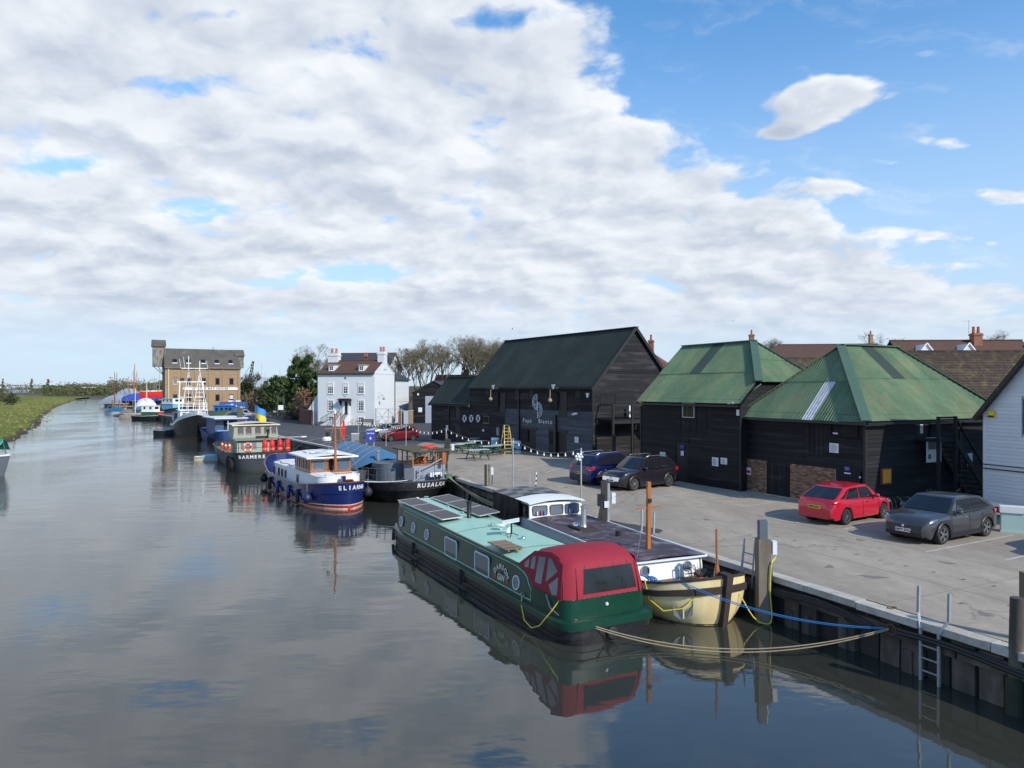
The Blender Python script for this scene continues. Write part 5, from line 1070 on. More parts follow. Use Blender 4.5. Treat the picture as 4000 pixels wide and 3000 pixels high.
rows = [[(x + random.uniform(-.05, .05), sg * 1.0 * 1.3 + random.uniform(-.03, .03), z_) for x in [-3.7 - i * .27 for i in range(11)]] for sg, z_ in ((-1, 2.0), (-1, 1.6), (-1, 1.2), (-1, .8))]
MB().grid(rows).build('side_tarp', 'tarp_black', yb); MB().box(-6.4, -1.25, .7, -3.8, 1.25, 1.95).build('tarp_core', 'tarp_black', yb)
c = local(yb, G(2532, 2150, 1.36)); MB().bar((c.x, c.y, 1.3), (c.x + .02, c.y, 3.55), .115).build('mast', 'varnish', yb); MB().bar((c.x + .03, c.y - .45, 2.72), (c.x + .03, c.y + .5, 2.74), .035).build('crosstree', 'varnish', yb); MB().box(c.x + .05, c.y - .05, 2.9, c.x + .13, c.y + .05, 3.02).build('mast_lamp', 'black_metal', yb)
for e_ in ((4.6, -1.1, 1.4), (4.6, 1.1, 1.4), (-1.5, -1.1, 1.4), (-1.5, 1.1, 1.4)): MB().tube([(c.x + .02, c.y, 3.5), e_], .004, 4).build('stay', 'rope_grey', yb)
c = local(yb, G(2280, 2062, 1.45)); MB().box(c.x - .55, c.y - .35, 1.38, c.x + .35, c.y + .35, 1.5).build('hatch', 'tar_brown', yb); MB().lathe([(.14, 1.5), (.11, 1.56), (.1, 1.6), (.1, 2.2), (.13, 2.2), (.13, 2.25), (.05, 2.26)], (c.x, c.y, 0), 14).build('flue', 'steel', yb, 40); MB().lathe([(.16, 1.5), (.15, 1.55), (.05, 1.6), (.01, 1.6)], (c.x - .35, c.y - .1, 0), 12).build('deck_vent', 'chrome', yb, 40)
c = local(yb, G(2415, 2090, 1.45)); MB().cyl((c.x, c.y, 1.38), (c.x, c.y, 1.6), .1).build('vent_post', 'black_metal', yb)
an = YH.pt(.972, .35, -1, .05); MB().bar(an + Vector((.02, 0, -.22)), an + Vector((-.1, .06, .5)), .05).build('anchor_shank', 'galv', yb)
for sg in (-1, 1): MB().prism([an + Vector((.04 + sg * .04, sg * .05, -.24)), an + Vector((.02 + sg * .12, sg * .20, .12)), an + Vector((.0 + sg * .14, sg * .24, .22)), an + Vector((.03 + sg * .1, sg * .24, -.1))], (.03, -.03, 0)).build('anchor_fluke', 'slate_grey', yb)
# ------------------------------------------------------------ blue and white motor barge
M('navy', (.012, .022, .115), .3, var=.12, sc=.8, coat=.4); M('navy_dull', (.010, .016, .075), .5, var=.2); M('boot_red', (.50, .03, .03), .5, var=.1); M('cream_deck', (.62, .60, .53), .6, var=.08); M('hull_charcoal', (.030, .032, .036), .55, var=.25, sc=.8, c2=(.055, .05, .048)); M('tarp_blue', (.055, .17, .31), .7, var=.12, sc=.8, bump=.3, bsc=3)
el = thing('blue_motor_barge', 'navy blue motor barge with white cabin and varnished wheelhouse', 'boat', (-12.5, 44.6, 0), math.atan2(-.847, .532))
H = Hull(13.9, [(0, .4), (.02, .85), (.05, 1.2), (.12, 1.6), (.25, 1.8), (.8, 1.8), (.88, 1.62), (.94, 1.22), (.975, .78), (.992, .4), (1, .1)], [(0, .2), (.05, .7), (.12, 1.15), (.25, 1.6), (.8, 1.62), (.88, 1.4), (.94, .98), (.975, .55), (.992, .28), (1, .06)], [(0, 1.95), (.1, 1.6), (.25, 1.15), (.5, 1.0), (.8, 1.18), (1, 1.5)], .25, .3, .7)
H.skin(-.4, 1., 8).build('hull', 'navy', el, 50); H.band(-.1, .16, .012).build('boot_top', 'boot_red', el); H.band(.155, .185, .016).build('water_stripe', 'cream', el); H.band(-.1, .05, .016).build('waterline', 'cream', el)
H.band(.60, .66, .05).build('rubbing_strake', 'navy', el); H.band(.97, 1.02, .03).build('cap_rail', 'varnish_dark', el); H.inner(.7).build('bulwark_inside', 'navy', el); H.deck(.72).build('deck', 'cream_deck', el)
def trunk(parent, x0, x1, hw_, z0, z1_, mat, r0=.9, r1=.6, name='cabin', top=None):
    """cabin trunk with rounded ends"""
    pl_ = []
    for i in range(9): a = R(90 * i / 8); pl_.append((x1 - r1 + r1 * math.sin(a), hw_ * (.35 + .65 * math.cos(a))))
    for i in range(9): a = R(90 * (8 - i) / 8); pl_.insert(0, (x0 + r0 - r0 * math.sin(a), hw_ * (.35 + .65 * math.cos(a)))) if False else None
    left = []
    for i in range(9): a = R(90 * i / 8); left.append((x0 + r0 - r0 * math.sin(a), hw_ * (.35 + .65 * math.cos(a))))
    ring_ = list(reversed(left)) + pl_; ring_ = ring_ + [(a, -b) for a, b in reversed(ring_)]
    o = MB().grid([[(a, b, z0) for a, b in ring_], [(a, b * .97, z1_) for a, b in ring_]], cv=True).build(name, mat, parent, 40)
    rt = MB().add([(a, b * .97 + (.03 if b > 0 else -.03), z1_ + .002) for a, b in ring_] + [(a, b * .8, z1_ + .06) for a, b in ring_] , [(i, (i + 1) % len(ring_), len(ring_) + (i + 1) % len(ring_), len(ring_) + i) for i in range(len(ring_))] + [tuple(range(len(ring_), 2 * len(ring_)))]); rt.build(name + '_top', top or mat, parent, 40)
    return o
trunk(el, -5.0, 5.9, 1.28, .7, 1.68, 'white_paint', 1.2, .9, top='white_paint')
for x in (-3.9, -2.7, -1.9, -1.1, 1.6):
    c_ = (x, -1.29, 1.2); pn = MB().prism(rrect((x, -1.262, 1.2), (1, 0, 0), .26, .46, .12), (0, -.03, 0)).build('cabin_window', 'glass_dark', el)
    o, i_ = rrect((x, -1.285, 1.2), (1, 0, 0), .34, .54, .16), rrect((x, -1.285, 1.2), (1, 0, 0), .26, .46, .12); MB().grid([o, [p_ + Vector((0, -.025, 0)) for p_ in o], [p_ + Vector((0, -.025, 0)) for p_ in i_], i_], cv=True).build('frame', 'varnish', pn)
pn = MB().prism(rrect((5.86, .35, 1.3), (0, 1, 0), .5, .3, .12), (.06, 0, 0)).build('cabin_window', 'glass_dark', el); MB().grid([rrect((5.9, .35, 1.3), (0, 1, 0), .62, .42, .18), rrect((5.95, .35, 1.3), (0, 1, 0), .62, .42, .18), rrect((5.95, .35, 1.3), (0, 1, 0), .5, .3, .12)], cv=True).build('frame', 'varnish', pn)
# wheelhouse
x0, x1, hw_, z0, z1_ = .7, 3.9, 1.17, 1.68, 2.62
wh_ = MB().prism([(x0, -hw_, z0), (x1, -hw_, z0), (x1, hw_, z0), (x0, hw_, z0)], (0, 0, z1_ - z0)).build('wheelhouse', 'varnish', el)
MB().grid([[(x, y_, 2.64 + .13 * (1 - (y_ / 1.5) ** 2) - (.04 if x > 4 else 0)) for y_ in (-1.5, -1.05, -.5, 0, .5, 1.05, 1.5)] for x in (4.25, 4.0, 2, .3)] ).build('wheelhouse_roof', 'white_paint', el, 60); MB().bar((4.26, -1.5, 2.6), (4.26, 1.5, 2.6), .04, .09).bar((4.26, -1.5, 2.6), (.3, -1.5, 2.62), .04, .08).bar((4.26, 1.5, 2.6), (.3, 1.5, 2.62), .04, .08).build('roof_edge', 'white_paint', el)
for y_, w_ in ((-.68, .78), (.0, .34), (.7, .74)): rwin(wh_, (x1 + .006, y_, 2.16), (0, 1, 0), (1, 0, 0), w_, .64, .12, 'varnish', 'glass_blue' if abs(y_) > .1 else 'glass_dark', .05)
for x in (1.0, 1.45, 2.2, 2.75, 3.35): rwin(wh_, (x, -hw_ - .006, 2.2), (1, 0, 0), (0, -1, 0), .34, .6, .06, 'varnish', 'glass_dark', .04)
MB().box(x0, -hw_ - .02, 1.69, x1 + .03, -hw_, 1.8).build('skirting', 'varnish_dark', wh_)
for a, b in (((1.4, -.9), (2.2, -.4)), ((1.4, .3), (2.3, .95))): MB().box(a[0], a[1], 2.74, b[0], b[1], 2.80).build('roof_hatch', 'white_paint', el)
MB().tube([(4.35, .12, 1.7), (4.3, .1, 5.1)], [.085, .05], 10).build('mast', 'varnish', el); MB().bar((4.3, -.5, 4.25), (4.3, .75, 4.25), .04).build('crosstree', 'varnish', el); MB().cyl((4.3, .1, 5.1), (4.3, .1, 5.3), .07).build('masthead_light', 'card', el)
MB().lathe([(.05, 3.55), (.24, 3.56), (.26, 3.68), (.18, 3.78), (.02, 3.79)], (4.15, -.32, 0), 16).build('radar_dome', 'white_paint', el, 40); MB().bar((4.3, .1, 3.55), (4.15, -.32, 3.55), .05).cyl((4.2, -.3, 3.8), (4.2, -.3, 4.05), .1).build('radar_bracket', 'black_metal', el)
for e_ in ((5.6, -1.1, 1.72), (5.6, 1.1, 1.72), (.5, -1.4, 2.7), (.5, 1.4, 2.7)): MB().tube([(4.31, .1, 4.7), e_], .007, 4).build('stay', 'rope_grey', el)
MB().prism([(4.5, -.1, 1.7), (5.3, -.1, 1.7), (5.3, .75, 1.7), (4.5, .75, 1.7)], (0, 0, .2)).build('skylight_hatch', 'varnish', el); MB().box(-3.0, -.2, 1.74, -2.2, .4, 1.95).build('skylight_hatch', 'varnish', el); MB().cyl((-1.2, .1, 1.72), (-1.2, .1, 1.92), .14).build('deck_vent', 'white_paint', el)
rail(el, [(5.75, y_, 1.7) for y_ in (-.9, -.3, .3, .9)], .18, 'steel', .015, False, 'grab_rail'); MB().tube([(x, -1.05 + .1 * math.sin(x * 3), 1.76) for x in [-4.2 + i * .3 for i in range(14)]], .025).build('coiled_rope', 'rope_grey', el)
MB().box(6.2, -.2, .72, 6.45, .0, 1.75).build('bow_post', 'navy', el)
H.letters('lettering', 'ELIARNA', .31, 'card', el, .80, .2, 1.28)
fn = 0
def fender(kind, t, pos, label, mat='navy_dull'):
    o = thing('fender', label, 'fender', Vector((0, 0, 0)), 0, 'fenders hung over the boats'); o.location = (Matrix.Translation(t.location) @ t.rotation_euler.to_matrix().to_4x4()) @ Vector(pos)
    if kind == 'ball': MB().lathe([(.02, -.27), (.15, -.24), (.25, -.1), (.27, .03), (.2, .19), (.07, .28), (.05, .34), (.01, .35)], (0, 0, 0), 14).build('body', mat, o, 60)
    else: MB().lathe([(.02, -.38), (.09, -.36), (.12, -.28), (.12, .28), (.09, .36), (.03, .42), (.01, .43)], (0, 0, 0), 12).build('body', mat, o, 60)
    MB().tube([(0, 0, .3), (0, .0, .75)], .012, 4).build('lanyard', 'rope_grey', o)
fender('ball', el, H.pt(.13, .35, -1, .25), 'black ball fender at the far end of the navy barge', 'rubber'); fender('long', el, H.pt(.30, .42, -1, .13), 'dark long fender, farthest of the four on the navy barge', 'rubber'); fender('long', el, H.pt(.44, .42, -1, .13), 'blue long fender below the third cabin window of the navy barge', 'navy')
fender('long', el, H.pt(.62, .42, -1, .13), 'blue long fender midway along the navy barge', 'navy'); fender('long', el, H.pt(.76, .38, -1, .13), 'dark long fender next to the near ball fender', 'rubber'); fender('ball', el, H.pt(.875, .42, -1, .25), 'navy ball fender on the left shoulder of the navy barge'); fender('ball', el, H.pt(.945, .55, 1, .24), 'black ball fender between the navy and the charcoal barge', 'rubber')
# ------------------------------------------------------------ charcoal barge with blue tarpaulin
ru = thing('charcoal_barge', 'charcoal barge with blue tarpaulin over the hold and glazed wheelhouse', 'boat', (-9.5, 48.15, 0), math.atan2(-.866, .5))
H = Hull(17, [(0, 1.0), (.03, 1.6), (.08, 2.1), (.16, 2.4), (.86, 2.4), (.93, 2.25), (.965, 1.95), (.985, 1.5), (.995, .9), (1, .3)], [(0, .6), (.04, 1.2), (.1, 1.8), (.2, 2.2), (.82, 2.2), (.90, 1.75), (.95, 1.2), (.98, .65), (.995, .3), (1, .1)], [(0, 1.9), (.12, 1.3), (.3, 1.0), (.7, 1.0), (1, 1.32)], .5, .3, 1.)
H.skin(-.4, 1., 8).build('hull', 'wb_black', ru, 50); H.skin(.62, 1.0, 3, .02).build('top_strake', 'hull_charcoal', ru, 50); H.band(.97, 1.02, .05).build('cap_rail', 'slate_grey', ru); H.band(.6, .65, .06).build('rubbing_strake', 'hull_charcoal', ru); H.deck(.95).build('deck', 'slate_grey', ru); H.inner(.95).build('bulwark_inside', 'slate_grey', ru)
H.letters('lettering', 'RUSALKA', .36, 'white_paint', ru, .82, .62, 1.27)
rows = []
for x in [-5.6 + i * .8 for i in range(12)]:
    k_ = 1 if x < 2.2 else max(.25, 1 - (x - 2.2) / 1.6); rg = 1.75 + .95 * k_ + .05 * math.sin(x * 4); rows.append([(x, -2.15, 1.25), (x, -2.0, 1.55 + random.uniform(-.02, .02)), (x, -1.0, lerp(1.6, rg, .6)), (x, 0, rg), (x, 1.0, lerp(1.6, rg, .6)), (x, 2.0, 1.55), (x, 2.15, 1.25)])
tp = MB().grid(rows).build('tarpaulin', 'tarp_blue', ru, 50); MB().add(rows[0] + [(-5.6, 0, 1.0)], [(0, 1, 2, 3, 4, 5, 6, 7)]).build('tarpaulin_end', 'tarp_blue', ru)
for x in (-4.2, -2.6, -1.0, .6, 2.0): MB().tube([(x, -2.02, 1.56), (x, -1.0, 2.28), (x, 0, 2.75)], .016, 4).build('lashing', 'rope', tp)
MB().box(-5.6, -2.1, .9, 3.6, 2.1, 1.5).build('hold_coaming', 'hull_charcoal', ru)
trunk(ru, 3.5, 5.6, 1.25, .95, 1.98, 'slate_grey', .3, .95, 'deckhouse'); 
for y_ in (-1.27,): 
    for x in (4.0, 4.45): MB().box(x, y_ - .02, 1.3, x + .16, y_, 1.72).build('deckhouse_window', 'glass_dark', ru)
x0, x1, y0, y1 = 4.7, 7.2, .1, 2.2                           # wheelhouse, glazed all round
wz = 2.02
wl = MB().box(x0, y0, .95, x1, y1, wz).build('wheelhouse', M('house_grey', (.24, .27, .32), .5, var=.12), ru)
MB().box(x0 + .25, y0 - .02, 1.0, x0 + 1.0, y0, 2.0).build('side_door', 'varnish_dark', wl)
m_ = MB()
for x, y_ in ((x0, y0), (x1, y0), (x1, y1), (x0, y1), (x1, lerp(y0, y1, .36)), (x1, lerp(y0, y1, .7)), (lerp(x0, x1, .35), y0), (lerp(x0, x1, .68), y0), (lerp(x0, x1, .5), y1), (x0, lerp(y0, y1, .5))): m_.bar((x, y_, wz), (x, y_, 2.88), .075)
for z_ in (wz + .03, 2.84): m_.bar((x0, y0, z_), (x1, y0, z_), .07).bar((x1, y0, z_), (x1, y1, z_), .07).bar((x1, y1, z_), (x0, y1, z_), .07).bar((x0, y1, z_), (x0, y0, z_), .07)
m_.build('window_frame', 'varnish', wl)
gm = bpy.data.materials.new('clear_glass'); gm.use_nodes = True; b_ = gm.node_tree.nodes['Principled BSDF']; b_.inputs['Transmission Weight'].default_value = 1; b_.inputs['Roughness'].default_value = 0; b_.inputs['IOR'].default_value = 1.12; b_.inputs['Base Color'].default_value = (.8, .85, .85, 1); MAT['clear_glass'] = gm
for a, b in (((x1, y0), (x1, y1)), ((x0, y0), (x1, y0)), ((x0, y1), (x1, y1)), ((x0, y0), (x0, y1))): MB().add([(*a, wz + .06), (*b, wz + .06), (*b, 2.82), (*a, 2.82)], [(0, 1, 2, 3)]).build('pane', 'clear_glass', wl)
M('roof_moss', (.10, .085, .045), .9, var=.35, sc=3, c2=(.07, .06, .03))
MB().grid([[(x, y_, 2.9 + .07 * (1 - ((y_ - 1.15) / 1.3) ** 2)) for y_ in (-.12, .5, 1.15, 1.8, 2.42)] for x in (x1 + .25, x0 - .2)]).build('wheelhouse_roof', 'roof_moss', wl, 60); MB().bar((x1 + .25, -.12, 2.87), (x1 + .25, 2.42, 2.87), .05, .08).bar((x1 + .25, -.12, 2.87), (x0 - .2, -.12, 2.87), .05, .08).build('roof_edge', 'roof_moss', wl)
lb = thing('lifebuoy', 'red lifebuoy lying flat on the roof of the charcoal barge wheelhouse', 'lifebuoy'); lb.location = (Matrix.Translation(ru.location) @ ru.rotation_euler.to_matrix().to_4x4()) @ Vector((6.3, 1.5, 3.0)); MB().torus((0, 0, 0), .36, .085, n=24).build('ring', 'red_bright', lb, 60)
for x, y_, mt in ((6.4, .6, 'orange'), (6.7, 1.0, 'orange'), (6.8, 1.5, 'rope'), (6.2, .9, 'orange')): MB().bar((x, y_, wz + .05), (x - .2, y_ + .25, wz + .4), .22, .08).build('folded_gear', mt, wl)
MB().torus((6.0, .8, 2.4), .26, .02, 'x', 18, 6).build('steering_wheel', 'black_paint', wl)
rail(ru, [H.pt(q_, 1., -1, -.12) for q_ in (.74, .80, .86, .92, .955, .98)], .75, 'slate_grey', .02); rail(ru, [H.pt(q_, 1., 1, -.12) for q_ in (.995, .985, .965)], .95, 'slate_grey', .022)
m_ = MB().bar((7.5, .4, 1.0), (7.5, .4, 1.9), .07).bar((7.5, .4, 1.75), (7.75, 1.7, 2.4), .05).bar((7.45, -.1, 1.0), (7.55, .9, 1.7), .05).build('boat_davit', 'galv', ru); MB().box(7.4, 1.0, 1.35, 7.7, 1.75, 1.6).build('deck_box', 'card', ru); MB().box(7.3, -.5, 1.2, 7.4, .1, 1.9).build('folded_gangway', 'slate_grey', ru)
for x, y_ in ((8.0, -1.0), (8.0, 1.3)): MB().cyl((x, y_ - .12, .95), (x, y_ - .12, 1.5), .08).cyl((x, y_ + .12, .95), (x, y_ + .12, 1.5), .08).box(x - .06, y_ - .3, 1.3, x + .06, y_ + .3, 1.38).build('bollard', 'black_metal', ru)
MB().box(8.0, 1.75, 1.3, 8.3, 2.15, 1.5).build('net_bin', M('bin_green', (.05, .16, .09), .7), ru); MB().box(7.55, 1.8, 2.05, 7.65, 2.0, 2.75).build('picture_frame', 'varnish', ru)
MB().cyl((3.2, -.6, 1.95), (3.2, -.6, 2.55), .1).lathe([(.15, 2.55), (.15, 2.63), (.02, 2.7)], (3.2, -.6, 0), 12).build('flue', 'steel', ru)
for x, y_ in ((-7.0, -.6), (-7.0, .7)): MB().lathe([(.13, 1.2), (.12, 1.85), (.2, 1.9), (.2, 2.0), (.02, 2.03)], (x, y_, 0), 12).build('bitt', 'white_paint', ru, 40)
MB().torus((-6.3, .2, 2.0), .45, .05, 'x', 20, 6).bar((-6.3, -.25, 2.0), (-6.3, .65, 2.0), .05).build('winch_wheel', 'black_metal', ru)
MB().box(-7.2, .4, 1.6, -5.9, 1.5, 2.25).build('winch', 'black_metal', ru)
MB().tube([(-6.5, -.1, 1.2), (-6.5, -.1, 4.7)], [.06, .04], 8).build('ensign_staff', 'varnish', ru)
fl = MB().grid([[(-6.45 + .0 + .1 * math.sin(i * 1.1 + j), .0 + .05 * i, 4.2 - .17 * j - .03 * i) for i in range(5)] for j in range(9)]).build('ensign', 'red_bright', ru, 60)
# ------------------------------------------------------------ dark steel barge with gas bottles
M('cabin_olive', (.235, .265, .20), .55, var=.12); M('hull_steel', (.042, .047, .052), .6, var=.3, sc=.6, c2=(.085, .06, .045), m2=.68, streak=(1, 1, .5))
ba = thing('steel_barge', 'dark steel barge with olive green cabin and row of red gas bottles', 'boat', (-22.9, 62.8, 0), math.atan2(-.877, .48))
H = Hull(16, [(0, 1.4), (.04, 2.0), (.12, 2.4), (.9, 2.4), (.95, 2.3), (.975, 2.05), (.99, 1.5), (.997, .9), (1, .3)], [(0, 1.2), (.06, 1.8), (.15, 2.2), (.9, 2.2), (.95, 2.0), (.975, 1.65), (.99, 1.1), (.997, .6), (1, .2)], [(0, 1.5), (.3, 1.2), (.7, 1.25), (1, 1.6)], .15, 0, .9)
H.skin(-.4, 1., 6).build('hull', 'hull_steel', ba, 50); H.band(.96, 1.03, .05).build('cap_rail', 'hull_charcoal', ba); H.band(.0, .1, .015).build('waterline', 'weed', ba); H.deck(1.1).build('deck', 'slate_grey', ba); H.inner(1.1).build('bulwark_inside', 'hull_charcoal', ba); MB().bar(H.pt(1, .0, 0) + Vector((.06, 0, 0)), H.pt(1, 1., 0) + Vector((.06, 0, 0)), .07).build('stem_bar', 'hull_charcoal', ba)
H.letters('lettering', 'BARMERE', .36, 'card', ba, .80, -1.15, 1.3)
MB().prism([(5.6, -1.9, 1.05), (5.6, 1.0, 1.05), (5.0, .9, 2.35), (5.0, -1.8, 2.35)], (-2.2, 0, 0)).build('lower_cabin', 'cabin_olive', ba); MB().prism([(5.3, -1.95, 2.36), (5.3, 1.3, 2.36), (2.6, 1.3, 2.42), (2.6, -1.95, 2.42)], (0, 0, .05)).build('lower_cabin_roof', 'cabin_olive', ba)
MB().prism([(5.28, -1.5, 1.65), (5.28, -.35, 1.65), (5.12, -.35, 2.2), (5.12, -1.5, 2.2)], (.06, 0, 0)).build('windscreen', 'glass_blue', ba)
up_ = MB().prism([(3.2, -1.85, 2.42), (3.2, 1.75, 2.42), (3.0, 1.65, 3.5), (3.0, -1.75, 3.5)], (-3.2, 0, 0)).build('upper_cabin', 'cabin_olive', ba)
MB().grid([[(x, y_, 3.52 + .16 * (1 - (y_ / 2.) ** 2)) for y_ in (-1.95, -1, 0, 1, 1.9)] for x in (3.2, -.4)]).build('cabin_roof', 'cream', ba, 60); MB().bar((3.2, -1.95, 3.5), (3.2, 1.9, 3.5), .05, .1).build('roof_edge', 'cream', ba)
for y_ in (-1.25, -.62, .12, .85, 1.4): rwin(up_, (3.1 + .02, y_, 3.0), (0, 1, 0), (1, 0, .18), .3 if y_ < 1.3 else .24, .55, .03, 'varnish_dark', 'glass_blue', .06)
MB().lathe([(.07, 2.4), (.07, 3.0), (.15, 3.02), (.15, 3.15), (.02, 3.2)], (4.3, .7, 0), 12).build('flue', 'black_metal', ba, 40); MB().box(3.9, -.2, 2.42, 4.2, .7, 2.62).build('flower_box', 'black_paint', ba)
for i, y_ in enumerate((-.05, .50, 1.12, 1.72)):
    g = thing('gas_bottle', ['leftmost', 'second from left', 'third from left', 'rightmost'][i] + ' of the four tall red gas bottles on the steel barge', 'gas bottle', (Matrix.Translation(ba.location) @ ba.rotation_euler.to_matrix().to_4x4()) @ Vector((7.35 - .13 * abs(y_) , y_, 1.1)), 0, 'red gas bottles on the steel barge')
    MB().lathe([(.02, 0), (.2, .01), (.21, .08), (.21, 1.15), (.19, 1.27), (.11, 1.36), (.09, 1.38), (.09, 1.5), (.02, 1.51)], (0, 0, 0), 16).build('body', 'red_bright', g, 40); MB().lathe([(.212, .62), (.212, .78)], (0, 0, 0), 16).build('label_band', M('pale_red', (.80, .20, .17), .5), g, 40)
rail(ba, [H.pt(q_, 1., -1, -.1) for q_ in (.55, .66, .78, .9, .965, .992)] + [H.pt(q_, 1., 1, -.1) for q_ in (.998, .99, .965, .9)], .8, 'black_metal', .022)
def buoy(label, pos, mat='orange', ax_='x', R_=.3, t=None, rz=0.):
    o = thing('lifebuoy', label, 'lifebuoy', pos, rz, 'lifebuoys'); MB().torus((0, 0, 0), R_, R_ * .3, ax_, 22, 8).build('ring', mat, o, 60)
    m_ = MB()
    for a in (45, 135, 225, 315): c_, s_ = math.cos(R(a)) * R_, math.sin(R(a)) * R_; m_.ball((0, c_, s_) if ax_ == 'x' else (c_, 0, s_), R_ * .345, 6)
    m_.build('band', 'card' if mat != 'card' else 'ink', o, 60); return o
TW = lambda t, p_: (Matrix.Translation(t.location) @ t.rotation_euler.to_matrix().to_4x4()) @ Vector(p_)
buoy('orange lifebuoy on the front railing of the steel barge', TW(ba, H.pt(.985, 1., -1, .05) + Vector((.1, .3, .45))), rz=ba.rotation_euler.z)
for i, (q_, lb_) in enumerate(((.58, 'farthest orange lifebuoy on the left railing of the steel barge'), (.72, 'second orange lifebuoy along the left railing of the steel barge'), (.86, 'nearest orange lifebuoy on the left railing of the steel barge'))): buoy(lb_, TW(ba, H.pt(q_, 1., -1, .08) + Vector((0, 0, .4))), ax_='y', rz=ba.rotation_euler.z)
for q_ in (.80, .9): MB().torus(H.pt(q_, .45, -1, .15), .42, .14, 'y', 18, 8).build('tyre_fender', 'tyre', ba, 60)
st = thing('ukraine_flag', 'blue and yellow flag flying from a staff beyond the steel barge cabin', 'flag', P(997, 1720, 64.), 0)
st.location.z = 2.0; MB().tube([(0, 0, 0), (0, 0, 3.1)], .03, 6).build('staff', 'post_wood', st)
for z_, mt in ((2.5, 'blue_flag'), (1.9, 'yellow')): MB().grid([[(.05 + .18 * i, .12 * math.sin(i * 1.3 + z_), z_ + .6 * j - .11 * i + .04 * math.sin(i * 2)) for i in range(6)] for j in (0, .5, 1)]).build('flag_half', mt, st, 60)
# ------------------------------------------------------------ blue workboat, black trawler
M('work_blue', (.035, .075, .22), .5, var=.2, sc=.8); M('sky_blue', (.16, .42, .66), .5, var=.1)
bi = thing('blue_workboat', 'small blue workboat with flat awning roof behind the steel barge', 'boat', (-36.1, 89.4, 0), math.atan2(-.83, .55))
H = Hull(12, [(0, 1.3), (.1, 1.8), (.88, 1.9), (.95, 1.75), (.985, 1.45), (1, 1.2)], [(0, 1), (.1, 1.5), (.85, 1.6), (.95, 1.3), (1, .9)], [(0, 1.5), (.5, 1.0), (.8, 1.2), (1, 1.6)], .3, 0, 1.)
H.skin(-.4, 1., 6).build('hull', 'work_blue', bi, 50); H.band(.95, 1.02, .05).build('cap_rail', 'slate_grey', bi); H.deck(.9).build('deck', 'slate_grey', bi); H.letters('lettering', 'BILDER', .40, 'card', bi, .72, .75, 1.0)
for i in range(12): q_ = .62 + i * .028; MB().bar(H.pt(q_, .45, -1, .03), H.pt(q_, .98, -1, .03), .07).build('frame_rib', 'work_blue', bi)
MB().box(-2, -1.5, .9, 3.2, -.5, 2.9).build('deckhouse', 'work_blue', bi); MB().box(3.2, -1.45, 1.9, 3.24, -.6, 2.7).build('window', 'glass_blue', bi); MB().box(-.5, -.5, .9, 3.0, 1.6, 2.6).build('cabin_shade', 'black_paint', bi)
MB().box(-3.5, -1.75, 2.95, 4.2, 2.1, 3.05).build('awning', 'card', bi); MB().box(-3.5, -1.78, 2.8, 4.24, 2.12, 2.94).build('awning_valance', 'tarp_blue', bi); bpy.data.objects['awning_valance'].data.materials[0] = MAT['work_blue']
for y_ in (-.2, 1.9): MB().cyl((4.0, y_, .9), (4.0, y_, 2.9), .05).build('awning_post', 'card', bi)
MB().box(3.3, -1.5, .9, 4.6, -.3, 1.6).build('fish_box', 'sky_blue', bi); MB().box(3.6, .9, 3.05, 4.0, 1.5, 4.2).build('funnel', M('funnel_green', (.05, .08, .05), .6), bi)
for q_ in (.55, .68, .8): MB().torus(H.pt(q_, .3, -1, .1), .35, .13, 'y', 16, 8).build('tyre_fender', 'tyre', bi, 60)
tr = thing('black_trawler', 'high bowed black trawler with white gantry moored before the brick mill', 'boat', (-44.4, 99.2, 0), math.atan2(-.866, .5))
H = Hull(14, [(0, 1.2), (.08, 1.9), (.2, 2.3), (.6, 2.3), (.75, 2.1), (.87, 1.5), (.95, .75), (.985, .3), (1, .06)], [(0, .8), (.1, 1.4), (.2, 2.0), (.6, 2.0), (.75, 1.5), (.87, .8), (.95, .35), (1, .03)], [(0, 1.9), (.3, 1.6), (.6, 2.0), (.8, 2.8), (1, 3.7)], 1.2, 0, .9)
H.skin(-.4, 1., 8).build('hull', 'wb_black', tr, 50); H.skin(.86, 1.01, 2, .03).build('white_bulwark', 'white_paint', tr, 50); H.deck(1.5).build('deck', 'slate_grey', tr); H.inner(1.5).build('bulwark_inside', 'sky_blue', tr); H.band(-.02, .05, .02).build('waterline', 'rust', tr)
MB().box(-1.5, -1.6, 1.5, 2.4, 1.6, 3.6).build('wheelhouse', 'white_paint', tr)
for y_ in (-1.1, -.4, .35, 1.1): MB().box(2.4, y_ - .22, 2.8, 2.44, y_ + .22, 3.3).build('wheelhouse_window', 'glass_dark', tr)
MB().box(-1.7, -1.8, 3.6, 2.7, 1.8, 3.7).build('wheelhouse_roof', 'white_paint', tr); rail(tr, [(2.6, -1.7, 3.7), (2.6, -.8, 3.7), (2.6, 0, 3.7), (2.6, .8, 3.7), (2.6, 1.7, 3.7), (0, 1.7, 3.7), (-1.6, 1.7, 3.7)], .9, 'white_paint', .04)
rail(tr, [(4.0, -1.6, 2.7), (4.2, -.8, 2.8), (4.3, 0, 2.9), (4.2, .8, 2.8), (4.0, 1.6, 2.7)], .9, 'white_paint', .04)
m_ = MB()
for y_ in (-1.7, 1.5): m_.bar((1.2, y_, 3.7), (1.2, y_ * .9, 7.6), .13)
m_.bar((1.2, -1.9, 7.5), (1.2, 1.7, 7.5), .14).bar((1.2, -1.5, 5.4), (1.2, 1.4, 5.4), .09)
m_.build('gantry', 'white_paint', tr)
m_ = MB()
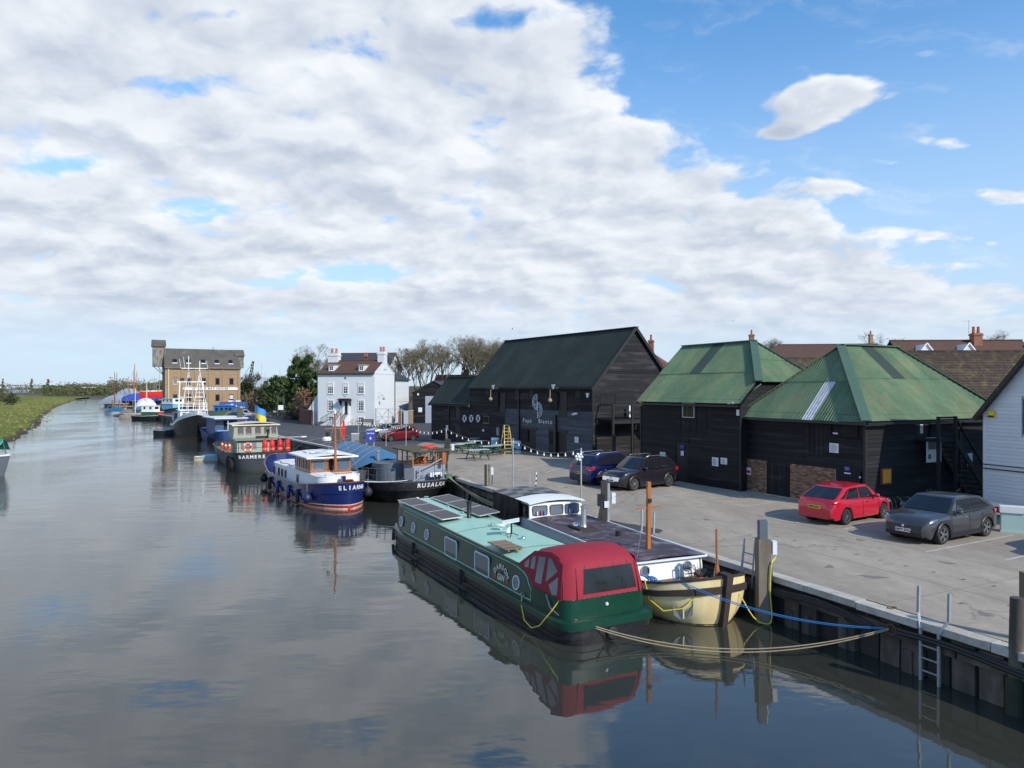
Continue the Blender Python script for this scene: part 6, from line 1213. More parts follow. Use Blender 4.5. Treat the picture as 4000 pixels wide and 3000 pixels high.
for s_, tx, top in ((-1, -.45, 11.0), (1, .95, 10.4)):
    for dx_, dy_ in ((.5, .55), (.5, -.55), (-.5, 0)): m_.tube([(1.2 + dx_, tx + dy_ * 1.6, 3.7), (1.2, tx, 9.0)], .042, 5)
    m_.tube([(1.2, tx, 8.6), (1.2, tx, top)], .06, 6); m_.bar((1.2, tx - .8, 9.3), (1.2, tx + .8, 9.3), .05)
for i in range(9): z_ = 4.4 + i * .55; k_ = 1 - (z_ - 3.7) / 5.3; m_.bar((1.2 + .5 * k_, .95 - .9 * k_, z_), (1.2 + .5 * k_, .95 + .9 * k_, z_), .035)
m_.bar((1.2, -1.4, 9.35), (1.2, 2.0, 9.35), .05)
m_.build('lattice_mast', 'white_paint', tr)
for y_ in (-1.5, -.6): MB().box(1.25, y_, 7.65, 1.45, y_ + .5, 8.0).build('floodlight', 'black_metal', tr)
for y_, t_ in ((-1.4, 10.6), (2.0, 10.4), (-.9, 10.9)): MB().tube([(1.2, y_, 9.3), (1.15, y_ - .2, t_)], .025, 5).build('whip_aerial', 'white_paint', tr)
for a, b in (((1.2, .95, 9.0), (6.4, 0, 3.4)), ((1.2, -.45, 9.2), (6.4, 0, 3.4)), ((1.2, -.45, 8.8), (-4, -1.6, 2.0)), ((1.2, .95, 8.8), (-4, 1.6, 2.0))): MB().tube([a, b], .025, 4).build('stay', 'rope_grey', tr)
MB().box(-6.2, -1.9, 1.6, -2.4, 1.5, 3.2).build('aft_house', 'slate_grey', tr)
for x in (-5.6, -4.6, -3.6): MB().box(x, -1.94, 2.2, x + .55, -1.9, 2.9).build('aft_window', 'glass_blue', tr)
MB().box(3.2, -1.2, 1.5, 4.6, -.2, 2.3).build('net_bin', 'card', tr)
# ------------------------------------------------------------ small and far boats
def far_boat(name, label, u, v, L_, B_, ang, hull, zr=1.0, cover=None, house=(), masts=(), cat='boat', trim='card', lift=0., sheer=.25):
    Y = FPX * CAMZ / (v - HZ) if not lift else v; t = thing(name, label, cat, ((u - 2000) / FPX * Y, Y, lift), R(ang), 'boats moored along the far quay'); b = B_ / 2
    h = Hull(L_, [(0, b * .7), (.1, b * .9), (.3, b), (.6, b), (.8, b * .75), (.93, b * .35), (1, .04)], [(0, b * .5), (.1, b * .7), (.3, b * .85), (.6, b * .8), (.8, b * .5), (.93, b * .2), (1, .02)], [(0, zr * 1.1), (.4, zr), (1, zr * (1 + sheer))], L_ * .06, 0, .9)
    h.skin(-.4, 1., 5).build('hull', hull, t, 50); h.band(.93, 1.02, .05).build('rail', trim, t); h.deck(zr * .85).build('deck', 'deck_brown', t)
    if cover:
        mt, x0, x1, top = cover; rows = []
        for i in range(13):
            x = lerp(x0, x1, i / 12) * L_; e_ = math.sin(math.pi * min(1, max(.06, (i + .3) / 12.6))) ** .35; rows.append([(x, b * 1.02 * math.cos(a) * -1, zr * .9 + (top - zr * .9) * e_ * math.sin(a) ** .8) for a in [math.pi * j / 12 for j in range(13)]])
        m_ = MB().grid(rows); n_ = 13; m_.f += [tuple(range(n_)), tuple(range(12 * n_, 13 * n_))]; m_.build('cover', mt, t, 60)
    for (mt, x0, x1, w_, z0, z1_, win) in house:
        hs = MB().prism([(x0 * L_, -w_ / 2, z0), (x1 * L_, -w_ / 2, z0), (x1 * L_, w_ / 2, z0), (x0 * L_, w_ / 2, z0)], (0, 0, z1_ - z0)).build('deckhouse', mt, t); MB().box(x0 * L_ - .1, -w_ / 2 - .1, z1_, x1 * L_ + .1, w_ / 2 + .1, z1_ + .07).build('deckhouse_roof', 'card', hs)
        if win:
            for sg in (-1, 1):
                for i in range(win): x = lerp(x0, x1, (i + .5) / win) * L_; MB().box(x - .22, sg * w_ / 2, lerp(z0, z1_, .45), x + .22, sg * (w_ / 2 + .02), lerp(z0, z1_, .85)).build('window', 'glass_dark', hs)
            for e_ in (x0 * L_ - .02, x1 * L_): MB().box(e_, -w_ * .3, lerp(z0, z1_, .45), e_ + .02, w_ * .3, lerp(z0, z1_, .85)).build('window', 'glass_dark', hs)
    for (x, vt, mt, r_) in masts:
        z1_ = CAMZ - (vt - HZ) / FPX * Y - lift; MB().tube([(x * L_, 0, zr * .8), (x * L_, 0, z1_)], [r_, r_ * .6], 7).build('mast', mt, t)
        for e_ in (-.45, .45): MB().tube([(x * L_, 0, z1_ * .95), (e_ * L_, 0, zr)], .018, 3).build('stay', 'rope_grey', t)
    return t, h
M('dome_grey', (.30, .34, .40), .6, var=.15, sc=1); M('teal_tarp', (.02, .13, .24), .7, var=.15); M('royal_tarp', (.02, .06, .34), .7, var=.15); M('clinker', (.36, .31, .25), .7, var=.2, sc=1.5, streak=(1, 1, 4)); M('teal_canvas', (.0, .30, .20), .7, var=.1); M('hull_green', (.03, .10, .05), .5, var=.2); M('ply_grey', (.17, .15, .14), .8, var=.2); M('barge_brown', (.085, .066, .052), .85, var=.4, sc=.8, c2=(.045, .04, .038))
far_boat('tug', 'little tug with green deckhouse and white wheelhouse left of the mill', 592, 1641, 8, 3.2, -10, 'wb_black', .9, None, (('hull_green', -.2, .25, 2.2, .8, 1.75, 0), ('white_paint', -.2, .15, 2.0, 1.75, 3.0, 2)))
t = bpy.data.objects['tug']; MB().box(2.2, -1.0, .9, 3.0, -.3, 1.7).build('red_drum', 'red_bright', t)
far_boat('covered_barge', 'boat under a big white tunnel cover behind the little tug', 570, 1613, 12, 5.2, -60, 'wb_black', 1.0, ('white_paint', -.48, .40, 4.1), (), ((.3, 1480, 'white_paint', .14),))
far_boat('clinker_boat', 'small beige clinker boat with folded hood and white mast', 517, 1632, 5.2, 2.2, 5, 'clinker', .95, ('ply_grey', -.45, .05, 2.0), (), ((.12, 1515, 'white_paint', .09),))
far_boat('sloop', 'small sloop under a teal blue tarpaulin near the open water', 460, 1618, 7.5, 2.6, 170, 'white_paint', .7, ('teal_tarp', -.4, .35, 1.9), (), ((.1, 1530, 'varnish', .08),))
far_boat('cabin_yacht', 'black yacht with white stripe and wooden cabin behind the teal tarpaulin', 470, 1600, 9, 3, 165, 'wb_black', 1.0, None, (('varnish', -.25, .2, 1.8, 1.0, 1.9, 3),), ((.25, 1452, 'varnish_dark', .12),), trim='white_paint')
far_boat('dome_covered_boat', 'large boat under a grey translucent dome cover', 468, 1588, 15, 6, 160, 'wb_black', 1.1, ('dome_grey', -.48, .46, 4.6), (), ((-.45, 1448, 'varnish', .16), (.1, 1455, 'pile_dark', .13)))
far_boat('timber_ketch', 'dark hulled ketch with tall orange masts and wooden wheelhouse', 530, 1590, 13, 3.8, 150, 'navy_dull', 1.2, None, (('varnish', -.35, -.1, 2.4, 1.2, 3.0, 2),), ((.05, 1420, 'varnish', .17), (-.05, 1450, 'varnish', .14), (.35, 1470, 'varnish', .13)), trim='white_paint')
far_boat('motor_cruiser', 'white motor cruiser with dark windows below the red hull', 605, 1585, 9, 3.2, -50, 'white_paint', 1.3, None, (('white_paint', -.3, .2, 2.4, 1.3, 2.9, 3),), ((-.1, 1470, 'galv', .07), (.2, 1475, 'galv', .06)))
far_boat('red_hull_yacht', 'red hulled yacht propped ashore beside the mill', 610, 225, 9, 2.8, 20, 'red_bright', 1.6, None, (('white_paint', -.3, .2, 1.8, 1.5, 1.9, 2),), ((.1, 1430, 'galv', .08),), lift=4.2, trim='white_paint')
t = bpy.data.objects['red_hull_yacht']
for x in (-3, 0, 3):
    for sg in (-1, 1): MB().bar((x, sg * 1.6, -3), (x, sg * .8, .2), .12).build('prop', 'pile_dark', t)
far_boat('royal_covered_boat', 'boat ashore under a royal blue tarpaulin behind the masts', 553, 250, 12, 4.5, 10, 'wb_black', 1.2, ('royal_tarp', -.48, .48, 3.9), lift=1.3)
far_boat('white_covered_boat', 'boat ashore under a pale grey sheet behind the dome', 503, 270, 9, 4, 0, 'hull_green', 1.3, ('dome_grey', -.45, .45, 4.8), lift=2.0)
far_boat('hulk_barge', 'old brown barge hulk lying against the mill quay', 690, 1634, 15, 4.4, -35, 'barge_brown', 1.9, None, (('sky_blue', -.25, .05, 2.6, 1.8, 3.2, 0), ('white_paint', -.25, .05, 2.6, 3.2, 4.4, 3)), (), trim='wb_black', sheer=.5)
far_boat('tender', 'small black and teal tender tied beside the trawler', 653, 1701, 3.4, 1.5, 10, 'wb_black', .75, None, (), (), trim='sky_blue')
far_boat('blue_dinghy', 'small cream dinghy with blue sheet floating by the steel barge', 830, 1797, 3.0, 1.3, 15, 'cream', .32, ('sky_blue', -.3, .4, .55), trim='cream')
t, h = far_boat('canvas_boat', 'boat with teal canvas tent cut off by the left edge', -185, 1860, 7.4, 2.6, 3, 'slate_grey', 1.2, ('card', -.3, .42, 1.6), sheer=.35)
MB().grid([[(lerp(-2.5, 3.7, i / 6), sg * 1.35 * (1 - .45 * (i / 6) ** 3), z_) for i in range(7)] for sg, z_ in ((-1, 1.9), (-.5, 2.5), (0, 2.75), (.5, 2.5), (1, 1.9))]).build('canvas_tent', 'teal_canvas', t, 60); MB().tube([(3.3, -.9, 1.5), (3.6, 0, 2.6), (3.3, .9, 1.5)], .04).build('tent_hoop', 'galv', t)
for x in (2.0, 2.6, 3.1): MB().bar((x, -1.1, 1.3), (x, -1.05, 1.95), .05).build('tent_lacing', 'black_paint', t)
# jetty and mooring posts out there
t = thing('far_jetty', 'timber jetty with posts among the far boats', 'jetty', P(515, 1600, 215.) * Vector((1, 1, 0)), R(-25)); MB().box(-8, -.7, .7, 8, .7, .95).build('deck', 'pile_wood', t)
for x in (-7.5, -4.5, -1.5, 1.5, 4.5, 7.5): MB().cyl((x, -.8, -.5), (x, -.8, 3.2), .16, n=7).build('post', 'post_wood', t)
t = thing('yellow_marker_pile', 'yellow topped mooring pile before the small sloop', 'pile', G(490, 1628, 0)); MB().cyl((0, 0, -.5), (0, 0, 2.6), .13, n=8).build('shaft', 'post_wood', t); MB().cyl((0, 0, .2), (0, 0, 2.0), .15, n=8).build('band', 'yellow', t)
for i, (u, v) in enumerate(((542, 1625), (424, 1590), (430, 1585))): tag(MB().ball((0, 0, .15), .35, 8).build('mooring_buoy', 'white_paint', None, True), ['white mooring buoy beside the clinker boat', 'white mooring buoy farthest left by the sloop', 'white mooring buoy just right of the leftmost one'][i], 'buoy', 'white mooring buoys').location = G(u, v, 0)
# ============================================================ vehicles
WHEEL = {}
def wheel_mesh(r, w_, style):
    key = (r, w_, style)
    if key not in WHEEL:
        t = MB().lathe([(r * .66, -w_ / 2), (r * .93, -w_ / 2), (r, -w_ * .32), (r, w_ * .32), (r * .93, w_ / 2), (r * .66, w_ / 2)], (0, 0, 0), 22, 'y').mesh('tyre', 'tyre', 40)
        b = MB().lathe([(r * .68, -w_ * .45), (r * .64, -w_ * .2), (.01, -w_ * .2)], (0, 0, 0), 22, 'y').mesh('hub', 'black_metal', 40)
        m_ = MB().lathe([(r * .69, -w_ * .5), (r * .63, -w_ * .48), (r * .62, -w_ * .3), (r * .66, -w_ * .25)], (0, 0, 0), 22, 'y')
        n_ = {'a': 5, 'b': 10, 'c': 8}[style]
        for i in range(n_):
            a = i * 2 * math.pi / n_; a2 = a + (.22 if style == 'a' else .0)
            for aa in ((a - .13, a + .13) if style == 'a' else (a,)): m_.bar((.05 * r * math.cos(a), -w_ * .38, .05 * r * math.sin(a)), (r * .65 * math.cos(aa), -w_ * .44, r * .65 * math.sin(aa)), r * .075 if style != 'b' else r * .055, .03, (0, 1, 0))
        m_.lathe([(.01, -w_ * .46), (r * .14, -w_ * .45), (r * .15, -w_ * .3)], (0, 0, 0), 12, 'y')
        WHEEL[key] = (t, b, m_.mesh('rim', 'alloy', 40))
    return WHEEL[key]
def car(label, loc, heading, paint, L=4.35, W=1.8, H=1.47, wb=2.65, r=.325, style='a', hood=(.70, .93), belt=.93, ws=(.98, .30), tail=(-1.38, -1.98), deckz=1.0, plate=None, rails=None, group='parked cars', front='black_metal', clad=None, name='parked_car', dark_glass='glass_dark', roof=None, nose=.0):
    """hatchback; local +x is the front.  ws = x of windscreen base and top, tail = x of roof end and of rear glass foot"""
    t = thing(name, label, 'car', (loc[0], loc[1], QZ + .008), math.atan2(heading[1], heading[0]), group)
    hl, hw_ = L / 2, W / 2; fx, rx = wb / 2 + .04, -wb / 2 + .04
    topz = [(-hl, .62), (-hl + .04, .80), (-hl + .16, deckz - .02), (tail[1] + .1, deckz), (-.6, belt + .02), (ws[0], hood[1]), (hl - .75, hood[1] - .06), (hl - .28, hood[0] + .10), (hl - .08, hood[0] - .02), (hl, hood[0] - .16)]
    width = [(-hl, .80), (-hl + .08, .90), (-hl + .3, .965), (-hl + .8, 1.), (hl - 1.2, 1.), (hl - .5, .96), (hl - .18, .86), (hl - .04, .74), (hl, .66)]
    xs = sorted(set([-hl, -hl + .04, -hl + .1, -hl + .16, -hl + .3, hl, hl - .04, hl - .1, hl - .18, hl - .28, hl - .5] + [round(-hl + .3 + i * .095, 3) for i in range(int((L - .7) / .095))]))
    rows = []
    for x in xs:
        zb = .21 + (.08 if abs(x) > hl - .12 else 0)
        for cx in (fx, rx):
            dx_ = abs(x - cx)
            if dx_ < r * 1.16: zb = max(zb, math.sqrt((r * 1.16) ** 2 - dx_ ** 2) + r * .98)
        zt = interp(topz, x); yw = hw_ * interp(width, x); cr = .035; zb = min(zb, zt - .1); m1 = lerp(zb, zt, .45)
        half = [(yw * .94, zb), (yw * .985, zb + .03), (yw, max(m1, zb + .05)), (yw * .985, zt - .13 if zt - .13 > zb + .06 else zt - .03), (yw * .955, zt - .05), (yw * .88, zt), (yw * .5, zt + cr * .8), (0, zt + cr)]
        rows.append([(x, -a, b) for a, b in half] + [(x, a, b) for a, b in reversed(half[:-1])])
    m_ = MB().grid(rows); n_ = len(rows[0]); o = len(rows) * n_ - n_; m_.f += [tuple(range(n_)), tuple(range(o, o + n_))[::-1]]
    body = m_.build('body', paint, t, 35)
    MB().box(-hl + .2, -hw_ * .8, .2, hl - .25, hw_ * .8, .5).build('underbody', 'black_metal', t)
    # cabin
    yb, yr, zr = hw_ * .94, hw_ * .745, H - .03
    FB, RB_, FR, RR = (ws[0], yb, hood[1] - .01), (tail[1], yb * .93, deckz - .02), (ws[1], yr, zr), (tail[0], yr * .95, zr - .05)
    rows = []
    def ringc(k_):
        f = vl(FB, FR, k_); b = vl(RB_, RR, k_); s_ = 1 + .035 * math.sin(math.pi * k_); out = []
        zmid = lerp(belt, zr, k_)
        for j in range(9): u_ = j / 8; p_ = f.lerp(b, u_); p_.z += (.03 * math.sin(math.pi * u_)) * k_; p_.y *= s_ * (1 + .02 * math.sin(math.pi * u_)); out.append(p_)
        left = [Vector((q_.x, -q_.y, q_.z)) for q_ in reversed(out)]
        fc = Vector((f.x + .10, 0, f.z + .01)); bc = Vector((b.x - .06, 0, b.z + .01))
        fq = [Vector((f.x + .075, y_ * f.y, f.z + .005)) for y_ in (-.55, 0, .55)]; bq = [Vector((b.x - .05, y_ * b.y, b.z + .005)) for y_ in (.55, 0, -.55)]
        return fq + out + bq + left
    rows = [ringc(k_) for k_ in (0, .25, .5, .75, 1.)]
    top = rows[-1]; cx = sum(p_.x for p_ in top) / len(top)
    rows.append([Vector((lerp(p_.x, cx, .12), p_.y * .86, p_.z + .022)) for p_ in top]); rows.append([Vector((lerp(p_.x, cx, .5), p_.y * .45, p_.z + .035)) for p_ in top])
    m_ = MB().grid(rows, cv=True); k0 = 6 * len(top); m_.f.append(tuple(range(k0, k0 + len(top))))
    cab = m_.build('cabin_shell', roof or paint, t, 40)
    def S2(u_, k_, sg, o=.014):
        f, b = vl(FB, FR, k_), vl(RB_, RR, k_); p_ = f.lerp(b, u_); p_.z += .03 * math.sin(math.pi * u_) * k_; p_.y *= (1 + .035 * math.sin(math.pi * k_)) * (1 + .02 * math.sin(math.pi * u_)); p_.y += o; p_.y *= sg; return p_
    for sg in (-1, 1):
        for nm, u0, u1, v0, v1 in (('front_window', .13, .455, .05, .47), ('rear_window', .485, .80, .50, .72), ('quarter_window', .825, .93, .82, .86)):
            rows = [[S2(lerp(u0, v0 if nm == 'front_window' else u0, k_) if nm == 'front_window' else lerp(u0, u0 + .0, k_), .07 + k_ * .80, sg) if e_ == 0 else S2(lerp(u0, u1, e_) if nm != 'front_window' else lerp(lerp(u0, v0, k_), u1, e_), .07 + k_ * .80, sg) for e_ in (0, .33, .66, 1)] for k_ in (0, .25, .5, .75, 1)]
            if nm == 'quarter_window': rows = [[S2(lerp(u0, lerp(u1, u0 + .03, k_), e_), .12 + k_ * .7, sg) for e_ in (0, .5, 1)] for k_ in (0, .5, 1)]
            MB().grid(rows).build(nm, dark_glass, t, 60)
    def scr(a, b, xo):
        rows = []
        for k_ in (.07, .3, .5, .7, .93):
            c_ = vl(a, b, k_); s_ = 1 + .035 * math.sin(math.pi * k_); row = []
            for y_ in (-.9, -.55, 0, .55, .9): row.append((c_.x + xo[0] * (1 if y_ == 0 else .75 if abs(y_) < .6 else .12) + xo[1], y_ * c_.y * s_, c_.z + .012))
            rows.append(row)
        return MB().grid(rows)
    scr(FB, FR, (.10, .016)).build('windscreen', dark_glass, t, 60); scr(RB_, RR, (-.06, -.016)).build('tailgate_window', dark_glass, t, 60)
    tm, hm, rm = wheel_mesh(r, .21, style)
    for x in (fx, rx):
        for sg in (-1, 1):
            wh_ = link('wheel', tm, t, (x, sg * (hw_ - .12), r), (0, 0, 0 if sg < 0 else math.pi)); link('hub', hm, wh_); link('rim', rm, wh_)
            MB().cyl((x, sg * (hw_ - .32), r), (x, sg * (hw_ - .24), r), r * 1.12, n=18).build('wheel_well', 'black_metal', t)
    yf = hw_ * .70
    for sg in (-1, 1):
        MB().prism([(hl - .20, sg * yf * .62, hood[0] - .0), (hl - .10, sg * yf * .62, hood[0] - .12), (hl - .34, sg * hw_ * .93, hood[0] - .06), (hl - .62, sg * hw_ * .965, hood[0] + .09), (hl - .42, sg * hw_ * .86, hood[0] + .085)], (.075, .035 * sg, .03)).build('headlight', 'chrome', t)
        MB().prism([(-hl + .10, sg * hw_ * .62, deckz - .1), (-hl + .12, sg * hw_ * .9, deckz - .1), (-hl + .42, sg * hw_ * .99, deckz - .06), (-hl + .36, sg * hw_ * .97, deckz - .24), (-hl + .05, sg * hw_ * .86, deckz - .26), (-hl + .05, sg * hw_ * .62, deckz - .22)], (-.03, .012 * sg, 0)).build('tail_light', MAT.get('tail_red') or M('tail_red', (.5, .012, .014), .2, var=.1, coat=.5), t)
        m_ = MB(); m_.lathe([(.01, -.12), (.07, -.09), (.09, 0), (.07, .08), (.01, .11)], (ws[0] - .38, sg * (hw_ + .08), belt + .1), 10, 'y'); m_.build('mirror', paint, t, 60)
        for x in (.05, -.95): MB().box(x - .09, sg * (hw_ * .985), belt - .13, x + .09, sg * (hw_ * 1.012), belt - .10).build('door_handle', 'chrome' if paint != 'car_black' else 'black_metal', t)
        for x in (.92, -.18, -1.02): MB().tube([(x, sg * hw_ * 1.003, .34), (x, sg * hw_ * 1.002, .6), (x - .02, sg * hw_ * .985, belt - .03)], .006, 4).build('door_seam', 'black_metal', t)
        if clad:
            MB().box(rx + r * 1.2, sg * hw_ * .97, .2, fx - r * 1.2, sg * hw_ * 1.01, .36).build('sill_trim', clad, t)
            for cx in (fx, rx): MB().tube([(cx + r * 1.19 * math.cos(a), sg * hw_ * .995, r + r * 1.19 * math.sin(a)) for a in [math.pi * i / 10 for i in range(11)]], .035, 6).build('arch_trim', clad, t)
        if rails: MB().tube([(ws[1] - .1, sg * yr * .9, zr + .05), (ws[1] - .25, sg * yr * .92, zr + .1), (tail[0] + .3, sg * yr * .9, zr + .08), (tail[0] + .12, sg * yr * .88, zr + .0)], .022, 6).build('roof_rail', rails, t)
    MB().prism([(hl - .05, -yf * .9, hood[0] - .33), (hl - .05, yf * .9, hood[0] - .33), (hl - .10, yf * .98, hood[0] - .13), (hl - .10, -yf * .98, hood[0] - .13)], (.10, 0, 0)).build('grille', front, t)
    MB().prism([(hl - .10, -hw_ * .72, .26), (hl - .10, hw_ * .72, .26), (hl - .08, hw_ * .68, .38), (hl - .08, -hw_ * .68, .38)], (.115, 0, 0)).build('lower_grille', 'black_metal', t)
    MB().ball((hl + .045, 0, hood[0] - .17), .045, 6).build('badge', 'chrome', t)
    MB().box(-hl - .015, -hw_ * .7, .26, -hl + .1, hw_ * .7, .42).build('rear_bumper', clad or paint, t)
    if plate:
        for sg, mt in ((1, 'white_paint'), (-1, 'plate_yellow')):
            if mt not in MAT: M(mt, (.72, .5, .03), .5, var=.05)
            x = hl + .065 if sg > 0 else -hl - .02; z_ = hood[0] - .31 if sg > 0 else .68
            pl_ = MB().box(x - .008, -.26, z_ - .06, x + .008, .26, z_ + .06).build('number_plate', mt, t); text('plate_text', plate, .105, 'black_paint', pl_, (x + sg * .011, 0, z_), (0, sg, 0), bold=.003)
    MB().tube([(tail[0] + .25, 0, zr + .03), (tail[0] + .05, 0, zr + .13)], .008, 4).build('roof_aerial', 'black_metal', t)
    return t
M('car_grey', (.062, .064, .070), .3, .35, var=.05, coat=.6, rv=.03); M('car_red', (.52, .012, .035), .28, .1, var=.05, coat=.8, rv=.03); M('car_black', (.022, .017, .024), .25, .3, var=.08, coat=.7, rv=.03); M('car_blue', (.007, .012, .075), .25, .4, var=.08, coat=.8, rv=.03); M('car_maroon', (.16, .008, .016), .3, .2, var=.06, coat=.7, rv=.03); M('car_silver', (.50, .55, .62), .3, .6, var=.05, coat=.5, rv=.03); M('car_pale', (.42, .45, .50), .35, .5, var=.06, rv=.03)
car('dark grey hatchback parked at the front right beside the white building', (15.3, 25.6), (-.868, -.496), 'car_grey', 4.38, 1.82, 1.50, 2.7, .335, 'a', plate='GM19 ZDG', clad='black_metal', hood=(.76, .98), belt=.95, deckz=1.03, tail=(-1.3, -1.98))
car('bright red hatchback seen from behind before the brick panelled shed', (13.5, 29.0), (.84, .54), 'car_red', 4.15, 1.73, 1.47, 2.55, .315, 'b', plate='GF03 XAA', hood=(.70, .92), belt=.92, deckz=.98, tail=(-1.05, -1.86))
car('black crossover with silver roof rails beside the black green roofed shed', (6.88, 38.4), (-.805, -.593), 'car_black', 4.38, 1.81, 1.64, 2.65, .345, 'b', plate='ND14 EUM', rails='alloy', clad='black_metal', hood=(.84, 1.07), belt=1.03, deckz=1.12, tail=(-1.55, -2.06), front='chrome')
car('dark blue crossover seen from behind in front of the barn', (5.45, 40.5), (.8, .6), 'car_blue', 4.55, 1.86, 1.68, 2.76, .36, 'a', plate='GN71 OYB', rails='alloy', clad='black_metal', hood=(.85, 1.08), belt=1.03, deckz=1.12, tail=(-1.6, -2.12))
car('maroon hatchback in the tarmac yard near the white house', (-11.6, 73.3), (-.80, -.60), 'car_maroon', 3.95, 1.7, 1.5, 2.51, .31, 'c', plate='GK15 LVM', hood=(.76, 1.0), belt=.98, deckz=1.05)
car('pale silver crossover behind the maroon hatchback in the yard', (-13.7, 77.2), (-.80, -.60), 'car_silver', 4.15, 1.78, 1.57, 2.6, .33, 'c', plate='GJ21 NPD', hood=(.82, 1.05), belt=1.02, deckz=1.1, roof='car_black')
car('grey hatchback just cut off by the right edge, its shadow over the bay line', (18.9, 22.4), (-.868, -.496), 'car_pale', 4.3, 1.8, 1.47, 2.65)
for lb, u, Y, hd, pt_ in (('black hatchback nearest in the row behind the blue workboat', 905, 118, (-.7, -.7), 'car_black'), ('silver hatchback in the row of cars behind the blue workboat', 952, 131, (.7, .7), 'car_pale'), ('red estate car behind the silver one in the far row', 945, 141, (.7, .7), 'car_maroon'), ('dark saloon with red tail lamps below the blue and yellow flag', 990, 104, (.75, .66), 'car_blue'), ('pale blue silver crossover facing the quay by the wooden fence', 1092, 144, (-.1, -1), 'car_silver'), ('black car parked beside the white van', 1085, 172, (.8, .6), 'car_black')):
    car(lb, ((u - 2000) / FPX * Y, Y), hd, pt_, H=1.52)
def van(label, u, Y, hd, paint, L=5.4, H=2.4, glassy=False):
    t = thing('parked_van', label, 'van', ((u - 2000) / FPX * Y, Y, QZ + .006), math.atan2(hd[1], hd[0]), 'parked vans'); hl = L / 2
    prof = [(-hl, .35), (-hl, 1.0), (-hl + .06, H - .12), (-hl + .2, H), (hl - 1.7, H), (hl - 1.35, H - .12), (hl - .62, 1.25), (hl - .12, 1.0), (hl, .75), (hl, .35)]
    rows = [[(x, y_, z_) for x, z_ in prof] for y_ in (-.95, .95)]; m_ = MB(); m_.grid([[(x, -.86 if z_ > 1.5 else -.97, z_) for x, z_ in prof], [(x, .86 if z_ > 1.5 else .97, z_) for x, z_ in prof]], cv=True); n_ = len(prof); m_.f += [tuple(range(n_)), tuple(range(n_, 2 * n_))[::-1]]; m_.build('body', paint, t, 30)
    MB().prism([(hl - 1.33, -.8, H - .2), (hl - 1.33, .8, H - .2), (hl - .68, .84, 1.34), (hl - .68, -.84, 1.34)], (.03, 0, .02)).build('windscreen', 'glass_dark', t)
    for sg in (-1, 1):
        MB().prism([(hl - 1.75, sg * .93, 1.35), (hl - .85, sg * .95, 1.35), (hl - 1.35, sg * .90, H - .3), (hl - 1.75, sg * .89, H - .3)], (0, sg * .03, 0)).build('side_window', 'glass_dark', t)
        if glassy: MB().prism([(-hl + .5, sg * .93, 1.35), (hl - 1.95, sg * .93, 1.35), (hl - 1.95, sg * .89, H - .3), (-hl + .5, sg * .89, H - .3)], (0, sg * .03, 0)).build('side_window', 'glass_dark', t)
        MB().box(-hl - .03, sg * .7, 1.0, -hl + .02, sg * .9, 1.5).build('tail_light', 'tail_red', t); MB().prism([(hl - .08, sg * .55, .75), (hl - .08, sg * .9, .75), (hl - .25, sg * .92, 1.0), (hl - .2, sg * .55, .98)], (.06, 0, 0)).build('headlight', 'chrome', t)
        tm, hm, rm = wheel_mesh(.34, .22, 'c')
        for x in (hl - .95, -hl + 1.1): wl = link('wheel', tm, t, (x, sg * .87, .34), (0, 0, 0 if sg < 0 else math.pi)); link('rim', rm, wl)
    for y_ in (-.45, .45): MB().box(-hl - .02, y_ - .3, 1.4, -hl, y_ + .3, 2.0).build('rear_window', 'glass_dark' if glassy else paint, t)
van('white panel van parked by the fence beyond the yard', 1082, 178, (.93, .36), 'white_paint', 5.6, 2.5); van('dark grey passenger van left of the white panel van', 1018, 178, (.93, .36), 'car_grey', 5.0, 2.0, True)
# ============================================================ quay furniture and small things
# mooring piles
def pile(label, top_u, top_v, X, Y, w_=.3, sq=True, mat='post_wood', lean=(0, 0), zb=-.8, name='mooring_pile'):
    ztop = CAMZ - (top_v - HZ) / FPX * Y; t = thing(name, label, 'pile', (X, Y, 0), 0, 'mooring piles')
    if sq: MB().bar((0, 0, zb), (lean[0], lean[1], ztop), w_).bar((0, 0, zb), (lean[0] * .3, lean[1] * .3, .35), w_ * 1.03).build('shaft', mat, t)
    else: MB().tube([(0, 0, zb), (lean[0] * .5, lean[1] * .5, ztop * .5), (lean[0], lean[1], ztop)], w_ / 2, 14).build('shaft', mat, t, 40)
    return t, ztop
t, zt = pile('tall squared timber pile with steel channel beside the yellow barge bow', 2985, 2105, 7.02, 20.05, .34, mat='post_wood')
MB().box(-.12, -.1, zt, .1, .12, zt + .52).build('channel', 'slate_grey', t); MB().bar((.15, .02, .6), (.12, .02, zt + .55), .06).build('conduit', 'steel', t); MB().box(.24, -.1, zt - .42, .36, .06, zt - .05).build('socket_box', 'card', t); MB().cyl((.36, -.02, zt - .42), (.36, -.02, zt - .32), .055).build('plug', 'blue_flag', t)
hp = [(.36, -.02, zt - .45), (.3, -.05, zt - .55), (.18, -.2, zt - .6), (.14, -.22, zt - .8), (.12, -.22, .9), (.16, -.24, .2), (.02, -.28, .02), (-.35, -.25, .2), (-.75, -.1, .9), (-1.0, -.0, 1.2)]
sm = []
for i in range(len(hp) - 1):
    for j in range(4):
        a, b, c, e = [Vector(hp[max(0, min(len(hp) - 1, i + q_))]) for q_ in (-1, 0, 1, 2)]; f = j / 4; sm.append(.5 * ((2 * b) + (c - a) * f + (2 * a - 5 * b + 4 * c - e) * f * f + (3 * b - a - 3 * c + e) * f ** 3))
MB().tube(sm, .018).build('shore_cable', 'hose_yellow', t); MB().tube([(.17, -.05, zt - .6), (.2, -.1, 1.2), (.24, .1, .95), (.5, .3, .92)], .05).build('black_cable', 'grey_cable', t)
